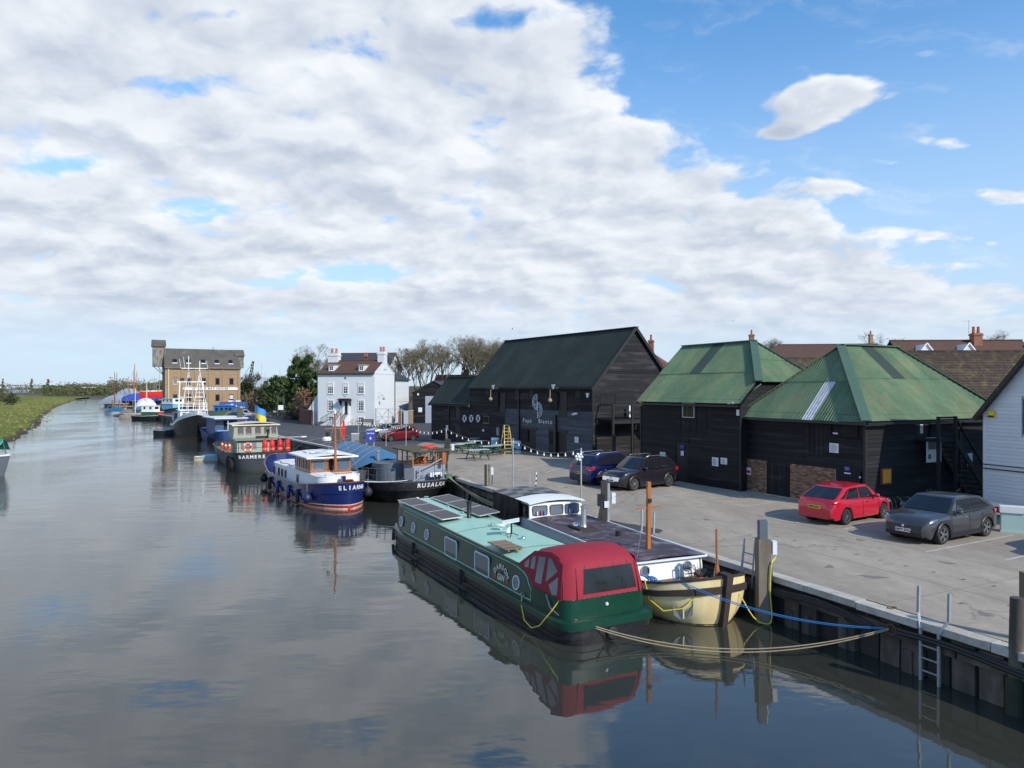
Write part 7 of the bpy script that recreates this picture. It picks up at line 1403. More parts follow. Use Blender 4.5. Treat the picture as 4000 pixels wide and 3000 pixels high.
t, zt = pile('round weathered timber pile at the right edge of the quay wall', 3985, 2335, 10.06, 14.35, .26, False, 'pile_wood', (.06, 0)); MB().lathe([(.17, -.6), (.165, .55), (.16, .75)], (0, 0, 0), 14).build('weed_band', 'weed', t)
t, zt = pile('pale square post standing behind the round pile at the right edge', 3995, 2235, 10.72, 14.95, .17, True, 'post_wood')
g = G(2268, 1985, QZ); t, zt = pile('dark timber pile with cable boxes beside the low white wheelhouse', 2268, 1880, qx(27.9) - .15, 27.9, .3, mat='pile_dark')
MB().bar((.12, -.12, .5), (.12, -.12, zt - .05), .09).build('conduit', 'galv', t); MB().box(.25, -.1, zt - .85, .4, .1, zt - .45).build('socket_box', 'card', t); MB().box(-.05, -.2, zt - 1.0, .12, -.16, zt - .75).build('meter_box', 'card', t); MB().bar((-.35, -.2, .9), (.0, -.05, zt - .05), .1).build('brace', 'pile_dark', t); MB().box(-.3, -.16, zt - .95, -.02, .1, zt - .5).build('dark_box', 'black_metal', t)
t, zt = pile('pair of dark slim posts on the quay edge by the barge tarpaulin', 2020, 1815, qx(38.5) - .1, 38.5, .13, mat='pile_dark'); MB().bar((.18, .05, .2), (.18, .05, zt), .1).build('shaft', 'post_wood', t); MB().box(.3, -.02, 1.9, .42, .1, 2.3).build('socket_box', 'card', t); MB().tube([(.36, .03, 1.9), (.34, 0, 1.4), (.25, 0, 1.25)], .025).build('cable', 'grey_cable', t)
t, zt = pile('leaning dark pile behind the charcoal barge wheelhouse', 1535, 1715, -4.6, 45.6, .34, mat='pile_dark', lean=(.5, .3)); MB().bar((.45, .2, 1.), (.45, .2, zt + .3), .09).build('conduit', 'post_wood', t); MB().box(.75, .1, 2.6, .9, .3, 3.0).build('socket_box', 'card', t)
for i, (u, v, Y, lb) in enumerate(((1218, 1722, 72, 'pale topped timber pile beyond the navy barge stern'), (1140, 1717, 76, 'dark timber pile right of the steel barge gas bottles'), (1112, 1722, 74, 'leaning timber pile between steel barge and yard'), (1385, 1720, 58, 'grey post beyond the blue tarpaulin'))):
    pile(lb, u, v, (u - 2000) / FPX * Y, Y, .3, mat='post_wood' if i != 1 else 'pile_dark', lean=(.1 * (i - 1), 0))
# ladders
def ladder(label, X, Y, rz, h0, h1, w_=.42, bend=True, mat='galv', name='quay_ladder'):
    t = thing(name, label, 'ladder', (X, Y, 0), rz)
    for sg in (-1, 1):
        x = sg * w_ / 2; pts = [(x, 0, h0), (x, 0, 1.15), (x + sg * .14, .12, 1.45), (x + sg * .14, .14, h1)] if bend else [(x, 0, h0), (x * .85, .0, h1)]
        m_ = MB()
        for a, b in zip(pts, pts[1:]): m_.bar(a, b, .055)
        m_.build('rail', mat, t)
    n_ = int(((1.15 if bend else h1) - h0) / .28)
    for i in range(n_): z_ = h0 + .15 + i * .28; MB().bar((-w_ / 2, 0, z_), (w_ / 2, 0, z_), .03).build('rung', mat, t)
    return t
qa = math.atan2(-.9, .436)
ladder('galvanised ladder with bent handrails on the near quay wall', qx(15.85) - .32, 15.85, qa, -.2, 2.05)
ladder('galvanised ladder with bent handrails behind the yellow barge cabin', qx(25.35) - .3, 25.35, qa, -.2, 2.2)
t = ladder('short aluminium ladder leaning from the yellow barge to the quay', 6.75, 20.9, qa + .3, .75, 2.15, .38, False, name='boat_ladder'); t.rotation_euler.y = .1
# mooring ropes
def rope_obj(name, label, pts, r, mat, cat='rope'): return tag(MB().tube(pts, r).build(name, mat), label, cat)
ringp = Vector((qx(16.8) - .3, 16.75, .88)); a = TW(gin, (S(.55), 1.25, .66))
rope_obj('mooring_rope', 'long slack pale double rope from the green widebeam stern to the quay ring', rope(a, ringp, .72, .022, 40), .015, 'rope'); tag(MB().tube(rope(a + Vector((0, 0, .03)), ringp + Vector((0, 0, .03)), .67, .02, 40), .015).build('mooring_rope', 'rope'), 'second pale strand just above the slack rope to the quay ring', 'rope')
b = TW(yb, YH.pt(.955, 1.02, -1)); 
for i, o in enumerate((0, .05)): tag(MB().tube(rope(b + Vector((0, 0, o)), ringp + Vector((-.1, 0, .02 + o * .5)), .30, .02, 30), .011).build('blue_rope', 'rope_blue'), ['lower', 'upper'][i] + ' strand of the blue rope from the yellow barge to the quay ring', 'rope', 'blue ropes')
rg = tag(MB().torus((0, 0, 0), .12, .02, 'x', 16, 6).build('mooring_ring', 'rust'), 'rusty iron ring on the near quay wall holding the ropes', 'ring'); rg.location = ringp + Vector((.06, 0, 0)); rg.rotation_euler.z = .5
rope_obj('shore_hose', 'yellow hose looping over the yellow barge bow', [TW(yb, p_) for p_ in [(5.6, -1.5, 1.05), (6.0, -1.62, .62), (6.5, -1.5, .42), (6.9, -1.1, .55), (7.0, -.75, .95), (6.85, -.5, 1.25)]], .022, 'hose_yellow', 'hose')
rope_obj('shore_hose', 'yellow hose hanging in a loop from the widebeam side', [TW(gin, p_) for p_ in [(S(.6), 1.3, 1.05), (S(.75), 1.45, .75), (S(1.1), 1.6, .3), (S(1.5), 1.62, .12), (S(1.95), 1.6, .2), (S(2.3), 1.5, .5), (S(2.5), 1.38, .72)]], .016, 'hose_yellow', 'hose')
MB().tube([TW(gin, p_) for p_ in [(S(1.2), 1.34, 1.05), (S(.9), 1.4, .8), (S(.6), 1.3, .66)]], .022).build('mooring_line', 'rope_grey'); tag(bpy.data.objects['mooring_line'], 'short grey line from the canopy side to the widebeam stern cleat', 'rope')
a = TW(ru, (8.2, 1.9, 1.35)); k_ = Vector((qx(33.2) - .3, 33.2, .75))
for i in range(3): tag(MB().tube(rope(a + Vector((.05 * i, 0, 0)), k_ + Vector((0, .1 * i, 0)), .35 + .1 * i, .03, 16), .03).build('mooring_rope', 'rope'), ['tightest', 'middle', 'slackest'][i] + ' of three tan ropes from the charcoal barge to the quay', 'rope', 'tan ropes of the charcoal barge')
rope_obj('mooring_rope', 'tan rope from the green widebeam bow to the quay wall', rope(TW(gin, (S(13.5), -1.3, .7)), k_, .15, .03), .025, 'rope')
rope_obj('mooring_rope', 'white rope along the rail of the charcoal barge', rope(TW(el, (6.6, 1.0, 1.4)), TW(ru, (8.1, -.6, 1.3)), .05, .02), .02, 'card')
ch = MB()
for i in range(9): ch.torus((qx(17.4 - i * .06) - .2 + i * .03, 17.4 - i * .05, 1.05 + .035 * i), .035, .012, 'xyz'[i % 3], 10, 5)
tag(ch.build('rusty_chain', 'rust'), 'rusty chain lying over the near quay coping', 'chain')
# string lights on slim poles
poles = []
for i, (u, v0, vt, lb) in enumerate(((2270, 1992, 1750, 'slim pole at the near end of the string of lights'), (2004, 1912, 1712, 'slim pole in the middle of the string of lights'), (1743, 1812, 1672, 'slim pole carrying the lights left of the charcoal wheelhouse'), (1586, 1760, 1655, 'slim pole of the lights before the maroon car'), (1508, 1742, 1640, 'slim grey pole of the lights beside the silver car'), (1400, 1752, 1640, 'far slim pole at the end of the string of lights'))):
    b = G(u, v0, QZ); zt = CAMZ - (vt - HZ) / FPX * b.y; t = thing('light_pole', lb, 'pole', b, 0, 'poles of the string lights'); MB().cyl((0, 0, 0), (0, 0, zt - QZ), .035, n=8).build('shaft', 'galv', t, 40); MB().cyl((0, 0, 0), (0, 0, .05), .1).build('foot', 'galv', t); poles.append(b + Vector((0, 0, zt - QZ - .03)))
sl_ = thing('string_lights', 'string of white festoon bulbs hung between slim poles along the quay', 'string lights')
for a, b in zip(poles, poles[1:]):
    n_ = 10; pts = rope(a, b, .42, .01, n_); MB().tube(pts, .009, 5).build('cable', 'rope_grey', sl_)
    for q_ in pts[:-1]: c_ = q_ + Vector((0, 0, -.03)); o = MB().lathe([(.015, 0), (.024, -.02), (.024, -.06), (.042, -.1), (.038, -.14), (.01, -.16)], c_, 8).build('bulb', 'white_paint', sl_, 60)
t = thing('pole_ornament', 'white plastic flower ornament fixed on the nearest light pole', 'ornament', poles[0] + Vector((-.1, -.05, -.35)))
for a in range(6): MB().ball((.13 * math.cos(a), -.02, .13 * math.sin(a)), .06, 6).build('petal', 'card', t)
MB().ball((0, -.04, 0), .07, 6).build('core', 'white_paint', t)
# picnic tables, barrels, step ladder
M('bench_green', (.035, .085, .045), .7, var=.3, sc=3); M('table_top', (.40, .46, .44), .5, var=.15, sc=2)
def table(label, u, v, rz, L_=1.7):
    t = thing('picnic_table', label, 'table', G(u, v, QZ), rz, 'picnic tables before the barn')
    for i in range(4): MB().box(-L_ / 2, -.36 + i * .185, .72, L_ / 2, -.19 + i * .185, .755).build('top_board', 'table_top', t)
    for sg in (-1, 1):
        for i in range(2): MB().box(-L_ / 2, sg * .78 - .17 + i * .18, .43, L_ / 2, sg * .78 - .01 + i * .18, .46).build('bench_board', 'bench_green', t)
        for x in (-L_ / 2 + .25, L_ / 2 - .25): MB().bar((x, sg * .72, 0), (x, sg * .15, .72), .07, .05).build('leg', 'bench_green', t)
    for x in (-L_ / 2 + .25, L_ / 2 - .25): MB().bar((x, -.85, .41), (x, .85, .41), .05).build('cross_beam', 'bench_green', t)
for lb, u, v, rz in (('picnic table nearest the quay, tilted white top', 1865, 1795, .55), ('second picnic table from the quay in the near row', 1915, 1778, .55), ('picnic table beside the step ladder', 1962, 1772, .55), ('picnic table at the left end of the back row', 1770, 1772, .5), ('middle picnic table of the back row', 1815, 1765, .5), ('picnic table nearest the blue barrel', 1862, 1755, .5), ('far picnic table against the barn wall', 1875, 1742, .5)): table(lb, u, v, rz)
M('barrel_blue', (.34, .52, .70), .5, var=.1)
for lb, u, v in (('pale blue and white barrel table left of the step ladder', 1935, 1755), ('pale blue and white barrel table right of the step ladder', 2018, 1771)):
    t = thing('barrel_table', lb, 'barrel', G(u, v, QZ), 0, 'barrel tables'); MB().lathe([(.02, 0), (.32, 0), (.36, .25), (.385, .5), (.36, .8), (.32, 1.02), (.02, 1.03)], (0, 0, 0), 18).build('staves', 'barrel_blue', t, 40)
    for z_ in (.0, .8): MB().lathe([(.335, z_), (.375, z_ + .02), (.37 if z_ == 0 else .345, z_ + .2), (.33, z_ + .22)], (0, 0, 0), 18).build('white_band', 'white_paint', t, 40)
    for z_ in (.3, .72): MB().lathe([(.37, z_), (.386, z_), (.386, z_ + .05), (.37, z_ + .05)], (0, 0, 0), 18).build('hoop', 'black_metal', t)
t = thing('step_ladder', 'tall yellow wooden step ladder standing by the barn front', 'ladder', G(1978, 1772, QZ), .4)
for sg in (-1, 1): MB().bar((sg * .35, -.5, 0), (sg * .2, -.05, 2.3), .06, .1).bar((sg * .35, .55, 0), (sg * .2, .05, 2.3), .05, .08).build('stile', M('ladder_pine', (.56, .40, .15), .6) if 'ladder_pine' not in MAT else 'ladder_pine', t)
for i in range(8): f = (i + .7) / 8.5; MB().box(-lerp(.35, .2, f), lerp(-.5, -.05, f) - .06, 2.3 * f - .02, lerp(.35, .2, f), lerp(-.5, -.05, f) + .06, 2.3 * f + .02).build('step', 'ladder_pine', t)
MB().box(-.24, -.12, 2.28, .24, .12, 2.33).build('top_cap', 'ladder_pine', t)
for i, x in enumerate((476, 534, 593)):
    p_ = hit(barn, *z3(x, 852), 1, -.1); buoy(['left', 'middle', 'right'][i] + ' one of the three white lifebuoys on the barn wing', TW(barn, p_), 'card', 'y', .27, rz=barn.rotation_euler.z)
# signs, cone, pots, bins
t = thing('traffic_cone', 'yellow folding floor sign standing between the two sheds', 'cone', G(2926, 1914, QZ)); MB().lathe([(.2, 0), (.17, .04), (.12, .3), (.06, .75), (.03, .9), (.005, .91)], (0, 0, 0), 4).build('cone', 'yellow', t); MB().box(-.22, -.22, 0, .22, .22, .03).build('base', 'yellow', t)
def pot(label, u, v, s_=1.):
    t = thing('lobster_pot', label, 'lobster pot', G(u, v, QZ), random.uniform(-.4, .4), 'lobster pots'); w_, d_, h = .42 * s_, .32 * s_, .45 * s_
    for x in (-w_, 0, w_): MB().tube([(x, -d_, .03), (x, -d_, h * .5), (x, -d_ * .6, h * .9), (x, 0, h), (x, d_ * .6, h * .9), (x, d_, h * .5), (x, d_, .03)], .022, 5).build('hoop', 'rope', t)
    m_ = MB()
    for i in range(9): a = math.pi * i / 8; y_, z_ = -d_ * math.cos(a), .04 + h * .93 * math.sin(a); m_.tube([(-w_, y_, z_), (w_, y_, z_)], .008, 4)
    for i in range(9): x = lerp(-w_, w_, i / 8); m_.tube([(x, -d_ * math.cos(math.pi * j / 8), .04 + h * .93 * math.sin(math.pi * j / 8)) for j in range(9)], .007, 4)
    m_.build('netting', M('net_dark', (.05, .055, .04), .9) if 'net_dark' not in MAT else 'net_dark', t); MB().box(-w_, -d_, .0, w_, d_, .04).build('base', 'rust', t)
pot('lobster pot nearest the red hatchback', 3448, 1983); pot('dark lobster pot in the middle of the row by the shed', 3505, 1985, 1.1); pot('small lobster pot at the right end of the row by the shed', 3550, 1982, .7)
t = thing('plant_tub', 'white tub with a spiky plant behind the dark grey hatchback', 'plant', G(3640, 1975, QZ)); MB().lathe([(.02, 0), (.2, 0), (.26, .35), (.24, .36), (.2, .32), (.01, .3)], (0, 0, 0), 14).build('tub', 'white_paint', t)
m_ = MB(); random.seed(5)
for i in range(40): a, l = random.uniform(0, 6.28), random.uniform(.25, .5); m_.add([(.02 * math.cos(a + 1.5), .02 * math.sin(a + 1.5), .3), (-.02 * math.cos(a + 1.5), -.02 * math.sin(a + 1.5), .3), (l * .7 * math.cos(a), l * .7 * math.sin(a), .3 + l)], [(0, 1, 2)])
m_.build('leaves', M('straw_leaf', (.30, .26, .09), .8), t)
M('bin_pale', (.45, .60, .55), .5, var=.08)
for lb, X, Y, w_ in (('white lidded pale green planter box behind the grey hatchback', 17.35, 27.6, .36), ('blue grey planter box at the right edge by the folding chair', 18.35, 26.3, .7)):
    t = thing('planter_box', lb, 'box', (X, Y, QZ + .008), -.5); MB().box(-w_ / 2, -.18, 0, w_ / 2, .18, .72).build('body', 'bin_pale', t); MB().box(-w_ / 2 - .04, -.22, .72, w_ / 2 + .04, .22, .95).build('lid', 'white_paint', t); MB().box(-w_ / 2 - .03, -.2, 0, w_ / 2 + .03, .2, .06).build('skirt', 'bin_pale', t)
t = thing('folding_chair', 'slim metal folding chair below the white building', 'chair', (18.6, 27.6, QZ + .008), -.5)
for sg in (-1, 1): MB().bar((sg * .2, -.25, 0), (sg * .2, .15, .85), .025).bar((sg * .18, .25, 0), (sg * .18, -.2, .45), .025).build('leg', 'galv', t)
MB().box(-.2, -.22, .44, .2, .15, .47).build('seat', 'galv', t); MB().box(-.2, .1, .7, .2, .13, .85).build('backrest', 'galv', t)
for lb, u, v, mt in (('plain grey marker post on the quay beside the white wheelhouse', 2068, 1920, 'galv'), ('black and white striped marker post on the quay', 2092, 1920, 'card')):
    t = thing('marker_post', lb, 'post', G(u, v, QZ), 0); MB().bar((0, 0, 0), (.05, 0, 1.0), .09, .05).build('post', mt, t)
    if mt == 'card':
        for i in range(3): MB().bar((.012 + .017 * i, 0, .25 + i * .25), (.018 + .017 * i, 0, .36 + i * .25), .094, .054).build('stripe', 'black_paint', t)
t = thing('car_park_sign', 'blue car park sign board on two posts in the yard', 'sign', G(1447, 1762, QZ), .25)
for x in (-.3, .3): MB().box(x - .04, 0, 0, x + .04, .06, 1.5).build('post', 'galv', t)
bd_ = MB().box(-.42, -.03, .75, .42, 0, 1.75).build('board', 'sign_blue', t); text('lettering', 'Car Park', .17, 'card', bd_, (0, -.035, 1.5), (1, 0, 0), bold=.004); text('lettering', '8', .3, 'card', bd_, (0, -.035, 1.08), (1, 0, 0), bold=.006)
t = thing('power_pedestal', 'grey power cabinet on the quay behind the blue tarpaulin', 'cabinet', G(1388, 1748, QZ)); MB().box(-.3, -.2, 0, .3, .2, 1.2).build('body', 'galv', t); MB().box(-.33, -.23, 1.2, .33, .23, 1.28).build('cap', 'card', t)
# street lamp, gate, bench, fence, wall beside the white house
b = G(1218, 1660, QZ); t = thing('street_lamp', 'black lantern lamp post at the left corner of the white house', 'street lamp', b)
MB().lathe([(.16, 0), (.14, .5), (.08, .6), (.06, 2.6), (.05, 3.2)], (0, 0, 0), 10).build('column', 'black_metal', t, 40); MB().lathe([(.05, 3.2), (.12, 3.25), (.2, 3.7), (.22, 3.72), (.05, 3.95), (.01, 4.0)], (0, 0, 0), 6).build('lantern', 'black_metal', t); MB().bar((-.3, 0, 2.95), (.3, 0, 2.95), .04).build('ladder_bar', 'black_metal', t)
b = G(1468, 1662, QZ); gt = thing('yard_gate', 'tall grey tubular double gate beside the white house', 'gate', b, R(-20))
for x0 in (0, 2.05):
    m_ = MB().tube([(x0 + .03, 0, .1), (x0 + .03, 0, 2.4), (x0 + 2.0, 0, 2.4), (x0 + 2.0, 0, .1), (x0 + .03, 0, .1)], .04); m_.bar((x0, 0, 1.25), (x0 + 2.0, 0, 1.25), .05).bar((x0 + .05, 0, .1), (x0 + 1.95, 0, 2.35), .04).bar((x0 + 1.95, 0, .1), (x0 + .05, 0, 2.35), .04); m_.build('leaf', 'galv', gt)
for x in (-.08, 4.15): MB().cyl((x, 0, 0), (x, 0, 2.5), .07).build('post', 'galv', gt)
for lb, u0, u1, mt in (('red brick gate pier right of the tubular gate', 1557, 1576, 'brick_red'), ('yellow brick pier beside the black garage', 1597, 1613, 'brick_yellow')):
    b = G((u0 + u1) / 2, 1655, QZ); w_ = (u1 - u0) / FPX * b.y; t = thing('brick_pier', lb, 'pier', b); MB().box(-w_ / 2, -.3, 0, w_ / 2, .3, 1.95).build('shaft', mt, t); MB().box(-w_ / 2 - .05, -.35, 1.95, w_ / 2 + .05, .35, 2.05).build('cap', 'coping', t)
b = G(1586, 1656, QZ); tag(MB().box(-.35, -.05, 0, .35, .05, 2.0).build('grey_panel', 'glass_blue'), 'blue grey board panel between the two brick piers', 'panel').location = b; bpy.data.objects['grey_panel'].data.materials[0] = MAT['roller']
b = G(1434, 1664, QZ); t = thing('park_bench', 'dark wooden bench against the white house front', 'bench', b, R(-12))
for i in range(3): MB().box(-.9, -.25 + i * .16, .44, .9, -.11 + i * .16, .48).build('seat_slat', 'pile_wood', t); MB().box(-.9, .24, .55 + i * .15, .9, .28, .67 + i * .15).build('back_slat', 'pile_wood', t)
for x in (-.8, .8): MB().box(x - .04, -.25, 0, x + .04, .28, .62).build('leg', 'pile_wood', t)
for lb, u in (('left one of the two wooden garden chairs by the white house', 1250), ('right one of the two wooden garden chairs by the white house', 1268)):
    t = thing('garden_chair', lb, 'chair', G(u, 1660, QZ), R(-12)); MB().box(-.28, -.28, .42, .28, .28, .46).build('seat', 'post_wood', t); MB().box(-.28, .25, .46, .28, .3, 1.0).build('backrest', 'post_wood', t)
    for x in (-.25, .25):
        for y_ in (-.25, .25): MB().bar((x, y_, 0), (x, y_, .62), .05).build('leg', 'post_wood', t)
t = thing('bicycle', 'dark bicycle leaning by the foot of the white house steps', 'bicycle', G(1382, 1664, QZ), R(20))
for x in (-.5, .5): wl = MB().torus((x, 0, .33), .31, .025, 'y', 20, 6).build('wheel', 'tyre', t, 60)
MB().tube([(-.5, 0, .33), (-.1, 0, .33), (.35, 0, .78), (-.2, 0, .75), (-.1, 0, .33)], .02).tube([(-.5, 0, .33), (-.2, 0, .75), (-.22, 0, .88)], .02).tube([(.5, 0, .33), (.35, 0, .78), (.33, 0, .98)], .02).build('frame', 'black_metal', t); MB().box(-.34, -.07, .88, -.1, .07, .93).build('saddle', 'black_paint', t); MB().bar((.33, -.25, .98), (.33, .25, .98), .025).build('handlebar', 'black_metal', t)
cw = [G(u, v, QZ) for u, v in ((1214, 1660), (1190, 1657), (1172, 1648), (1165, 1635), (1164, 1622))]
M('brick_wall', (.13, .060, .045), .9, var=.3, sc=3, bump=.5, bsc=12)
t = thing('garden_wall', 'curved dark red brick garden wall left of the white house', 'wall'); MB().grid([[(p_.x, p_.y, QZ) for p_ in cw], [(p_.x, p_.y, QZ + 2.0) for p_ in cw], [(p_.x + .25, p_.y + .25, QZ + 2.0) for p_ in cw], [(p_.x + .25, p_.y + .25, QZ) for p_ in cw]], cu=True).build('brickwork', 'brick_wall', t, 40); MB().tube([(p_.x + .12, p_.y + .12, QZ + 2.05) for p_ in cw], .17, 6).build('coping', 'brick_wall', t)
a, b = G(1166, 1622, QZ), G(1105, 1608, QZ); a = Vector((-45.2, 150, QZ)); b = Vector((-52.5, 166, QZ)); t = thing('board_fence', 'pale close boarded wooden fence running back from the yard', 'fence'); n_ = 44
M('fence_pine', (.38, .29, .18), .9, var=.25, sc=2, rnd=.2)
pc = MB().box(-.19, -.015, 0, .19, .015, 1.9).mesh('fence_board', 'fence_pine')
for i in range(n_): p_ = a.lerp(b, i / (n_ - 1)); link('fence_board', pc, t, (p_.x, p_.y, QZ + random.uniform(-.03, .03)), (0, 0, math.atan2(b.y - a.y, b.x - a.x)))
for i in range(8): p_ = a.lerp(b, i / 7); MB().box(p_.x + .05, p_.y, QZ, p_.x + .15, p_.y + .1, QZ + 2.0).build('fence_post', 'fence_pine', t)
t = thing('notice_stand', 'timber framed notice stand with white panel before the garden wall', 'sign', G(1097, 1640, QZ), .3)
for x in (-.5, .5): MB().bar((x, 0, 0), (x, 0, 4.2), .16).build('post', 'pile_wood', t)
MB().box(-.45, -.05, 1.7, .45, 0, 2.5).build('panel', 'card', t); MB().box(.7, -.3, 0, 1.9, .4, 1.6).build('bin', 'black_paint', t)
# container, hut, pontoon
t = thing('shipping_container', 'blue corrugated shipping container before the brick mill', 'container', P(912, 1600, 150.) * Vector((1, 1, 0)) + Vector((0, 0, QZ)), R(12)); M('container_blue', (.045, .10, .26), .6, var=.2, sc=1)
rows = [[(-2.6 + i * .13, -1.2 + (.05 if (i // 2) % 2 else 0), z_) for i in range(41)] for z_ in (.1, 2.6)]; MB().grid(rows).build('side', 'container_blue', t); MB().box(-2.6, -1.12, 0, 2.7, 1.2, 2.6).build('shell', 'container_blue', t); text('lettering', 'ZU', .7, 'card', t, (1.9, -1.22, 1.3), (1, 0, 0), bold=.02); MB().box(-.3, -1.23, 1.2, .1, -1.21, 2.2).box(.5, -1.23, 1.6, .9, -1.21, 1.9).box(-.3, -1.23, .5, .9, -1.21, .7).build('stencil', 'card', t)
for x in (-1.8, -.9, .6): o = MB().box(x, -.8, 2.62, x + .8, .6, 2.9).build('roof_load', 'orange' if x < -1 else 'card', t)
t = thing('blue_cabin', 'bright blue painted cabin with pale roof in front of the container', 'cabin', P(878, 1600, 138.) * Vector((1, 1, 0)) + Vector((0, 0, QZ)), R(5)); M('cabin_blue', (.02, .13, .50), .5, var=.1); MB().box(-1.8, -1, 0, 1.8, 1, 2.1).build('wall', 'cabin_blue', t); MB().grid([[(x, y_, 2.1 + .2 * (1 - (x / 2) ** 2)) for x in (-2, -1, 0, 1, 2)] for y_ in (-1.15, 1.15)]).build('roof', 'sky_blue', t, 60); MB().box(-2, -1.16, 2.0, 2, -1.12, 2.14).build('fascia', 'cabin_blue', t)
for x in (-1.2, -.3, .6, 1.3): MB().box(x - .25, -1.03, 1.1, x + .25, -1.0, 1.7).build('window', 'glass_dark', t)
t = thing('covered_dinghy', 'heap under a dark green tarpaulin beside the blue cabin', 'tarpaulin', P(885, 1610, 126.) * Vector((1, 1, 0)) + Vector((0, 0, QZ)), R(10)); random.seed(8)
MB().grid([[(x, y_, max(0, 1.5 * (1 - (x / 3) ** 4) * (1 - (y_ / 1.4) ** 2)) + random.uniform(0, .15)) for x in [-3 + i * .5 for i in range(13)]] for y_ in (-1.4, -1, -.5, 0, .5, 1, 1.4)]).build('tarpaulin', M('tarp_green', (.045, .085, .035), .85, var=.3, sc=2), t, 60)
t = thing('pontoon', 'narrow timber pontoon with railings and gangway between steel barge and quay', 'pontoon', P(1120, 1790, 63.) * Vector((1, 1, 0)), R(-50)); MB().box(-5, -.9, -.2, 3.5, .9, .55).build('deck', 'pile_wood', t)
rail(t, [(-5 + i * 1.4, -.85, .55) for i in range(7)], .95, 'black_metal', .03); MB().bar((-4, .2, 2.0), (0, 1.6, 2.25), .6, .1).build('gangway', 'card', t); MB().box(-1.5, -.5, .55, -.3, .5, 1.2).box(.5, -.6, .55, 1.4, .3, 1.0).build('deck_crates', 'black_paint', t); MB().box(-2.8, -.3, .55, -2.2, .3, 1.1).build('white_bag', 'card', t)

t = thing('potted_plant', 'terracotta pot with a dried plant and black sack on the yellow barge foredeck', 'plant', TW(yb, (5.75, .35, .75)))
MB().lathe([(.02, 0), (.13, 0), (.18, .2), (.2, .2), (.2, .25), (.15, .22), (.01, .2)], (0, 0, 0), 14).build('pot', 'terracotta', t, 40); MB().ball((.12, .28, .2), .26, 8, .8).build('sack', 'tarp_black', t, 60); m_ = MB(); random.seed(9)
for i in range(70): a, l = random.uniform(0, 6.28), random.uniform(.15, .42); m_.add([(.015, 0, .22), (-.015, 0, .22), (l * .8 * math.cos(a), l * .8 * math.sin(a), .22 + l * .9)], [(0, 1, 2)])
m_.build('dry_stems', 'bark' if 'bark' in MAT else 'post_wood', t)
rg2 = rope_obj('blue_coil', 'tangle of blue rope on the yellow barge rail', [TW(yb, (5.3 + .25 * math.cos(i * .9) + i * .02, -1.25 + .12 * math.sin(i * 1.3), 1.06 + .03 * math.sin(i * 2.1))) for i in range(26)], .016, 'rope_blue')
# ============================================================ trees and far country
M('bark', (.13, .105, .08), .9, var=.3, sc=2); M('twig', (.155, .125, .085), .9, var=.3, sc=1); M('twig_olive', (.175, .15, .095), .9, var=.3, sc=.6); M('conifer', (.040, .072, .018), .8, var=.5, sc=.9, c2=(.075, .105, .028)); M('ivy', (.035, .058, .018), .7, var=.5, sc=1.2); M('scrub_brown', (.155, .115, .07), .9, var=.4, sc=.15, c2=(.12, .10, .045)); M('scrub_green', (.085, .095, .035), .9, var=.4, sc=.1); M('bud_red', (.26, .13, .07), .9, var=.3, sc=1)
def bare_tree(label, u, vtop, Y, spread=.55, seed=1, z0=QZ, group='bare trees', twig='twig', kids=3, depth=6, lift=.35, name='bare_tree'):
    random.seed(seed); H_ = CAMZ - (vtop - HZ) / FPX * Y - z0; t = thing(name, label, 'tree', ((u - 2000) / FPX * Y, Y, z0), 0, group); tr_, cr = MB(), MB()
    def grow(p_, d_, l, r, n):
        q_ = p_ + d_ * l; (tr_ if n >= depth - 1 else cr).cyl(p_, q_, r, r * .7, 5 if n >= depth - 1 else 3, False)
        if n == 0:
            for _ in range(6): o = Vector((random.uniform(-1, 1), random.uniform(-1, 1), random.uniform(-.2, 1))) * l * .7; s_ = Vector((random.uniform(-1, 1), random.uniform(-1, 1), random.uniform(-1, 1))) * .035 * max(1, Y / 110); cr.add([q_, q_ + o, q_ + o * .5 + s_], [(0, 1, 2)])
            return
        for i in range(kids if n > 1 else kids + 1):
            a = random.uniform(0, 6.28); sp = random.uniform(.55, 1.2) * spread; e = Vector((math.cos(a), math.sin(a), 0)); nd = (d_ + e * sp + Vector((0, 0, lift * random.uniform(0, 1)))).normalized()
            grow(q_ - d_ * l * random.uniform(0, .35), nd, l * random.uniform(.62, .84), max(r * .58, .012 * Y / 110), n - 1)
    grow(Vector((0, 0, 0)), Vector((random.uniform(-.05, .05), 0, 1)), H_ * .27, H_ * .022, depth)
    zm = max(v[2] for v in cr.v); k_ = H_ / zm
    for m_ in (tr_, cr): m_.v = [(x, y, z * k_) for x, y, z in m_.v]
    tr_.build('trunk', 'bark', t); cr.build('crown', twig, t); return t
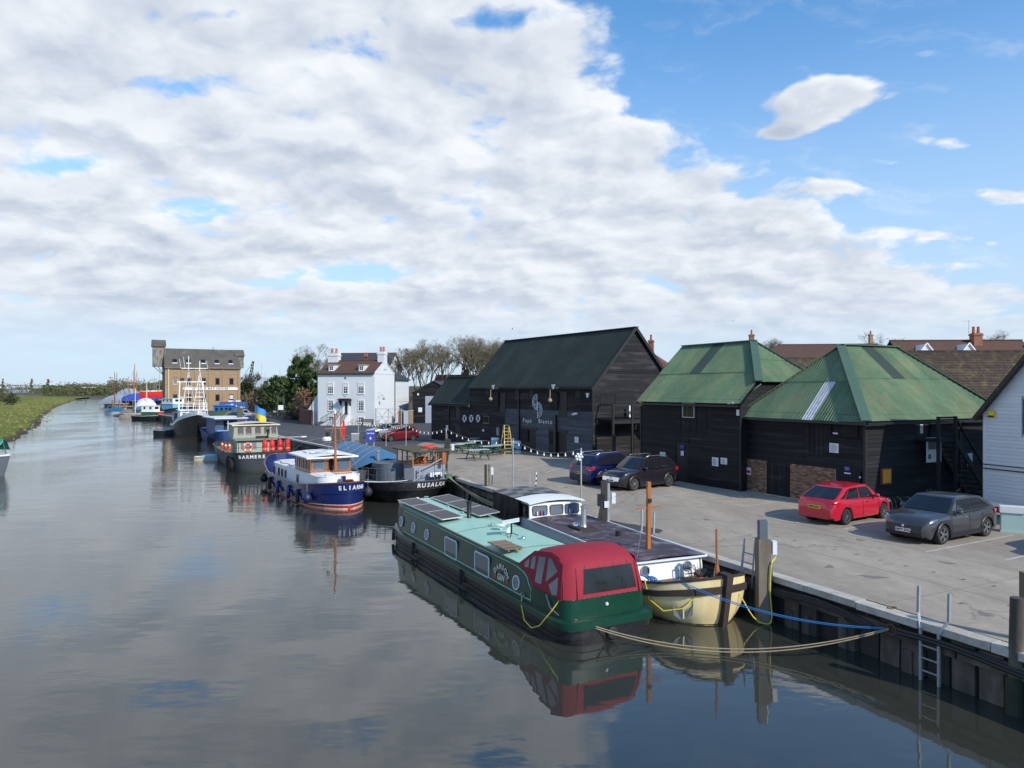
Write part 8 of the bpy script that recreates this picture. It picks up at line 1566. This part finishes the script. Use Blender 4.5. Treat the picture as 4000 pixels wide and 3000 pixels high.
def leafy(label, u, vtop, Y, w_, mat, seed=1, z0=QZ, cone=False, n=2600, size=.34, cat='tree', group=None, name='evergreen_tree', trunk=True, h=None):
    random.seed(seed); H_ = h or (CAMZ - (vtop - HZ) / FPX * Y - z0); t = thing(name, label, cat, ((u - 2000) / FPX * Y, Y, z0), 0, group); m_ = MB(); cl = []
    for i in range(90 if cone else 46):
        f = random.random(); a = random.uniform(0, 6.28)
        if cone: z_ = .06 + .92 * f; rr = w_ * (1 - f) ** .75 * random.uniform(.5, 1.05) + .1
        else: z_ = .12 + .82 * f; rr = w_ * math.sqrt(max(.02, 1 - (2 * (f - .45)) ** 2)) * random.uniform(.35, 1.0)
        cl.append((rr * math.cos(a), rr * math.sin(a), z_ * H_, random.uniform(.5, 1.) * w_ * (.36 if not cone else .28 * (1.25 - f))))
    for i in range(n):
        c_ = random.choice(cl); d_ = Vector((random.gauss(0, 1), random.gauss(0, 1), random.gauss(0, .8))).normalized() * c_[3] * random.uniform(.55, 1.05); p_ = Vector(c_[:3]) + d_
        if p_.z < .05: continue
        up = (d_ + Vector((0, 0, .9 if cone else .3)) * c_[3]).normalized(); sd = Vector((random.uniform(-1, 1), random.uniform(-1, 1), random.uniform(-.4, .4))).normalized(); s_ = size * random.uniform(.6, 1.3)
        m_.add([p_ - sd * s_ * .5, p_ + sd * s_ * .5, p_ + up * s_ * 1.3 + d_ * .1], [(0, 1, 2)])
    m_.build('crown', mat, t)
    if trunk: MB().tube([(0, 0, 0), (.1, 0, H_ * .5), (0, .1, H_ * .8)], [.28, .2, .06], 7).build('trunk', 'bark', t)
    return t
for i, (u, vt, Y) in enumerate(((1600, 1352, 124), (1655, 1322, 130), (1712, 1312, 126), (1775, 1296, 130), (1835, 1300, 124), (1890, 1303, 130), (1935, 1312, 126), (1985, 1330, 132))):
    bare_tree(['leftmost bare tree of the row behind the black garage', 'second bare tree from the left in the row behind the garage', 'third bare tree from the left in the row behind the garage', 'fourth bare tree from the left behind the barn wing', 'fifth bare tree from the left behind the barn wing', 'sixth bare tree from the left beside the barn ridge', 'bare tree just left of the barn ridge end', 'bare tree mostly hidden behind the barn roof'][i], u, vt, Y, .62, 20 + i, twig='twig_olive', lift=.3)
bare_tree('bare tree standing behind the left chimney of the white house', 1240, 1338, 138, .6, 41)
bare_tree('bare tree rising between the hipped shed and the dormered house', 3478, 1285, 88, .6, 42); bare_tree('low bare tree top behind the right end of the dormered house', 3875, 1290, 92, .6, 43); bare_tree('bare twigs behind the long roofed house, left of its chimney', 2965, 1312, 105, .6, 44); bare_tree('bare tree top at the far right above the roofs', 3945, 1300, 95, .6, 45); bare_tree('small purple brown bare tree right of the crane', 1000, 1448, 230, .7, 46, twig='scrub_brown')
leafy('left dark conifer of the pair left of the white house', 1160, 1398, 130, 3.6, 'conifer', 1, cone=True, n=5200, size=.42); leafy('right taller conifer of the pair left of the white house', 1205, 1390, 128, 3.4, 'conifer', 2, cone=True, n=5200, size=.42)
leafy('round evergreen left of the conifer pair', 1085, 1470, 165, 4.0, 'conifer', 3, n=3200, size=.45); leafy('dark ivy clad bush beside the mill', 958, 1494, 190, 3.0, 'ivy', 4, n=2200, size=.5); leafy('lower ivy bush right of the one beside the mill', 1003, 1526, 192, 3.2, 'ivy', 5, n=2000, size=.5)
leafy('brown leafless shrub beneath the conifers', 1050, 1512, 170, 4.2, 'scrub_brown', 6, n=2200, size=.45, name='shrub', cat='shrub', trunk=False); leafy('brown shrub along the far fence left of the vans', 980, 1545, 186, 5., 'scrub_brown', 7, n=1800, size=.45, name='shrub', cat='shrub', trunk=False); leafy('reddish budding shrub left of the white house', 1188, 1520, 118, 2.2, 'bud_red', 8, n=1300, size=.22, name='shrub', cat='shrub')
leafy('green hedge plant growing over the garden wall', 1158, 1582, 124, 1.8, 'ivy', 9, n=900, size=.3, name='shrub', cat='shrub', trunk=False); leafy('lone thorn bush on the grass bank at far left', 43, 1540, 245, 2.4, 'ivy', 10, z0=.95, n=900, size=.35, name='thorn_bush', cat='shrub'); leafy('pale scrub bush at the left edge of the grass bank', 14, 1536, 300, 3.2, 'scrub_brown', 12, z0=.95, n=800, size=.4, name='thorn_bush', cat='shrub')
for u, Y, lb in ((124, 900, 'left one of two thin poplars on the horizon'), (188, 880, 'right one of two thin poplars on the horizon'), (12, 950, 'thin poplar on the horizon at the far left')):
    leafy(lb, u, 1478, Y, 1.5, 'scrub_brown', int(u), n=500, size=.9, name='poplar_tree', cat='tree')
# far wood, scrub and hill
def mass(name, label, bands, mat, n, size, seed):
    random.seed(seed); m_ = MB(); hs = [random.uniform(.55, 1) for _ in range(400)]
    for i in range(n):
        u0, u1, Y0, Y1, h = random.choice(bands); u = random.uniform(u0, u1); Y = random.uniform(Y0, Y1); X = (u - 2000) / FPX * Y; kx = X / 9 + Y / 60; hh = h * lerp(hs[int(kx) % 400], hs[(int(kx) + 1) % 400], kx - int(kx)); z_ = QZ - .6 + hh * (1 - random.random() ** 2); s_ = size * random.uniform(.5, 1.2)
        a = Vector((random.uniform(-1, 1), random.uniform(-1, 1), random.uniform(-.6, .6))) * s_; b = Vector((random.uniform(-.6, .6), random.uniform(-1, 1), random.uniform(.3, 1))) * s_; c_ = Vector((X, Y, max(z_, .6))); m_.add([c_ - a, c_ + a, c_ + b], [(0, 1, 2)])
    return tag(m_.build(name, mat), label, 'woodland', kind='stuff')
mass('far_scrub', 'olive and brown scrub along the far creek shore', [(170, 460, 575, 680, 8.5), (170, 460, 575, 680, 8.5), (330, 660, 560, 700, 9), (-200, 190, 900, 980, 6)], 'scrub_green', 9000, 1.2, 1)
mass('far_wood', 'brown leafless woodland beyond the creek bend', [(420, 700, 800, 1000, 16), (250, 500, 800, 1000, 12), (-200, 330, 1000, 1300, 13), (620, 1010, 420, 520, 9), (930, 1300, 330, 400, 8)], 'scrub_brown', 15000, 1.6, 2)
hill = []
for j, (dy, hf) in enumerate(((0, 0), (80, .6), (200, 1), (700, .8))):
    hill.append([((u - 2000) / FPX * 1300, 1300 + dy, QZ - 1 + hf * interp([(-400, 6), (0, 9), (300, 14), (470, 24), (600, 27), (800, 22), (1300, 14), (2000, 10), (4500, 8)], u)) for u in range(-400, 4600, 100)])
struct(MB().grid(hill).build('far_hill', 'field', smooth=180))
t = thing('far_clubhouse', 'low building with flat white roof beyond the creek bend', 'building', P(347, 1520, 640.) * Vector((1, 1, 0)) + Vector((0, 0, QZ)), .1); MB().box(-4.5, -3, 1.5, 4.5, 3, 6.2).build('wall', 'brick_red', t); MB().box(-5, -3.4, 6.2, 4.9, 3.4, 7.0).build('roof', 'white_paint', t); MB().box(-4, -3.05, .5, 4, -3.0, 1.6).build('terrace', 'card', t)
t = thing('far_glasshouse', 'long pale blue glasshouse roofs on the far left horizon', 'building', P(75, 1520, 950.) * Vector((1, 1, 0)) + Vector((0, 0, QZ)), 0.); MB().box(-16, -5, 0, 16, 5, 2).prism([(-16, -5, 2), (-16, 5, 2), (-16, 0, 4.5)], (32, 0, 0)).build('shell', 'dome_grey', t)
t = thing('boatyard_shed', 'grey blue boatyard shed with dark rooflights behind the shrubs', 'shed', P(1005, 1540, 235.) * Vector((1, 1, 0)) + Vector((0, 0, QZ)), R(4)); M('shed_roof', (.36, .41, .44), .5, var=.12)
MB().box(-8, 0, 0, 8, 12, 4.6).build('wall', 'dome_grey', t); MB().prism([(-8.4, -.5, 4.3), (8.4, -.5, 4.3), (8.4, 6, 9.2), (-8.4, 6, 9.2)], (0, 0, -.15)).prism([(-8.4, 12.5, 4.3), (8.4, 12.5, 4.3), (8.4, 6, 9.2), (-8.4, 6, 9.2)], (0, 0, -.15)).build('roof', 'shed_roof', t)
for x in (-4.5, 1.8): MB().prism([(x, .6, 5.2), (x + 1.4, .6, 5.2), (x + .6, 4.2, 7.95), (x - .8, 4.2, 7.95)], (0, 0, .06)).build('rooflight', 'slate', t)
t = thing('crane_jib', 'dark lattice crane jib leaning above the boatyard shed', 'crane', P(957, 1540, 225.) * Vector((1, 1, 0)) + Vector((0, 0, QZ)), 0.)
a, b = Vector((0, 0, 1)), Vector((2.6, 0, 14.)); m_ = MB(); o = [Vector((.45, .3, 0)), Vector((-.45, .3, 0)), Vector((-.45, -.3, 0)), Vector((.45, -.3, 0))]
for q_ in o: m_.bar(a + q_, b + q_ * .5, .12)
for i in range(14):
    f0, f1 = i / 14, (i + 1) / 14
    for j in range(4): m_.bar(a.lerp(b, f0) + o[j] * lerp(1, .5, f0), a.lerp(b, f1) + o[(j + 1) % 4] * lerp(1, .5, f1), .08)
m_.build('lattice', 'black_metal', t); MB().tube([b, (-4.5, 0, 3)], .06, 4).tube([b, (2.7, 0, 3)], .05, 4).build('cable', 'black_metal', t); MB().box(-1.5, -1, 0, 1.2, 1, 1.8).build('cab', 'slate_grey', t)
for i, (u, vt) in enumerate(((982, 1450), (988, 1455), (1022, 1420), (1036, 1448), (1093, 1443), (1097, 1460), (1123, 1440))):
    Y = 240; p_ = P(u, 1560, Y); tag(MB().cyl((0, 0, 0), (0, 0, CAMZ - (vt - HZ) / FPX * Y - QZ), .09, .05, 6).build('yacht_mast', 'galv'), ['leftmost of the thin bare yacht masts behind the shrubs', 'yacht mast just right of the leftmost one', 'tallest thin yacht mast, right of the crane', 'yacht mast right of the tallest one', 'yacht mast left of the conifers', 'shorter yacht mast beside the one left of the conifers', 'rightmost thin yacht mast, close to the conifers'][i], 'mast', 'yacht masts in the boatyard').location = (p_.x, Y, QZ)
t = thing('telegraph_pole', 'pale wooden telegraph pole in front of the evergreens', 'pole', P(1082, 1590, 175.) * Vector((1, 1, 0)) + Vector((0, 0, QZ)), 0); MB().cyl((0, 0, 0), (0, 0, 6.6), .16, .12, 8).build('shaft', 'fence_pine', t); MB().bar((-.6, 0, 6.3), (.6, 0, 6.3), .1).build('crossarm', 'fence_pine', t)
for i, (u, v) in enumerate(((2003, 1285), (2860, 1255), (1560, 1160))):
    t = thing('seagull', ['seagull gliding just left of the barn ridge', 'seagull gliding over the green sheds', 'seagull gliding high over the white house'][i], 'bird', P(u, v, 90.), i * .7, 'seagulls in the sky')
    MB().lathe([(.01, -.22), (.05, -.12), (.07, 0), (.04, .14), (.01, .22)], (0, 0, 0), 8, 'x').build('body', 'white_paint', t, 60)
    for sg in (-1, 1): MB().add([(.06, 0, .02), (-.08, 0, .02), (-.06, sg * .3, .12), (.05, sg * .3, .13), (-.1, sg * .62, .06)], [(0, 1, 2, 3), (3, 2, 4)]).build('wing', 'glass_grey', t)
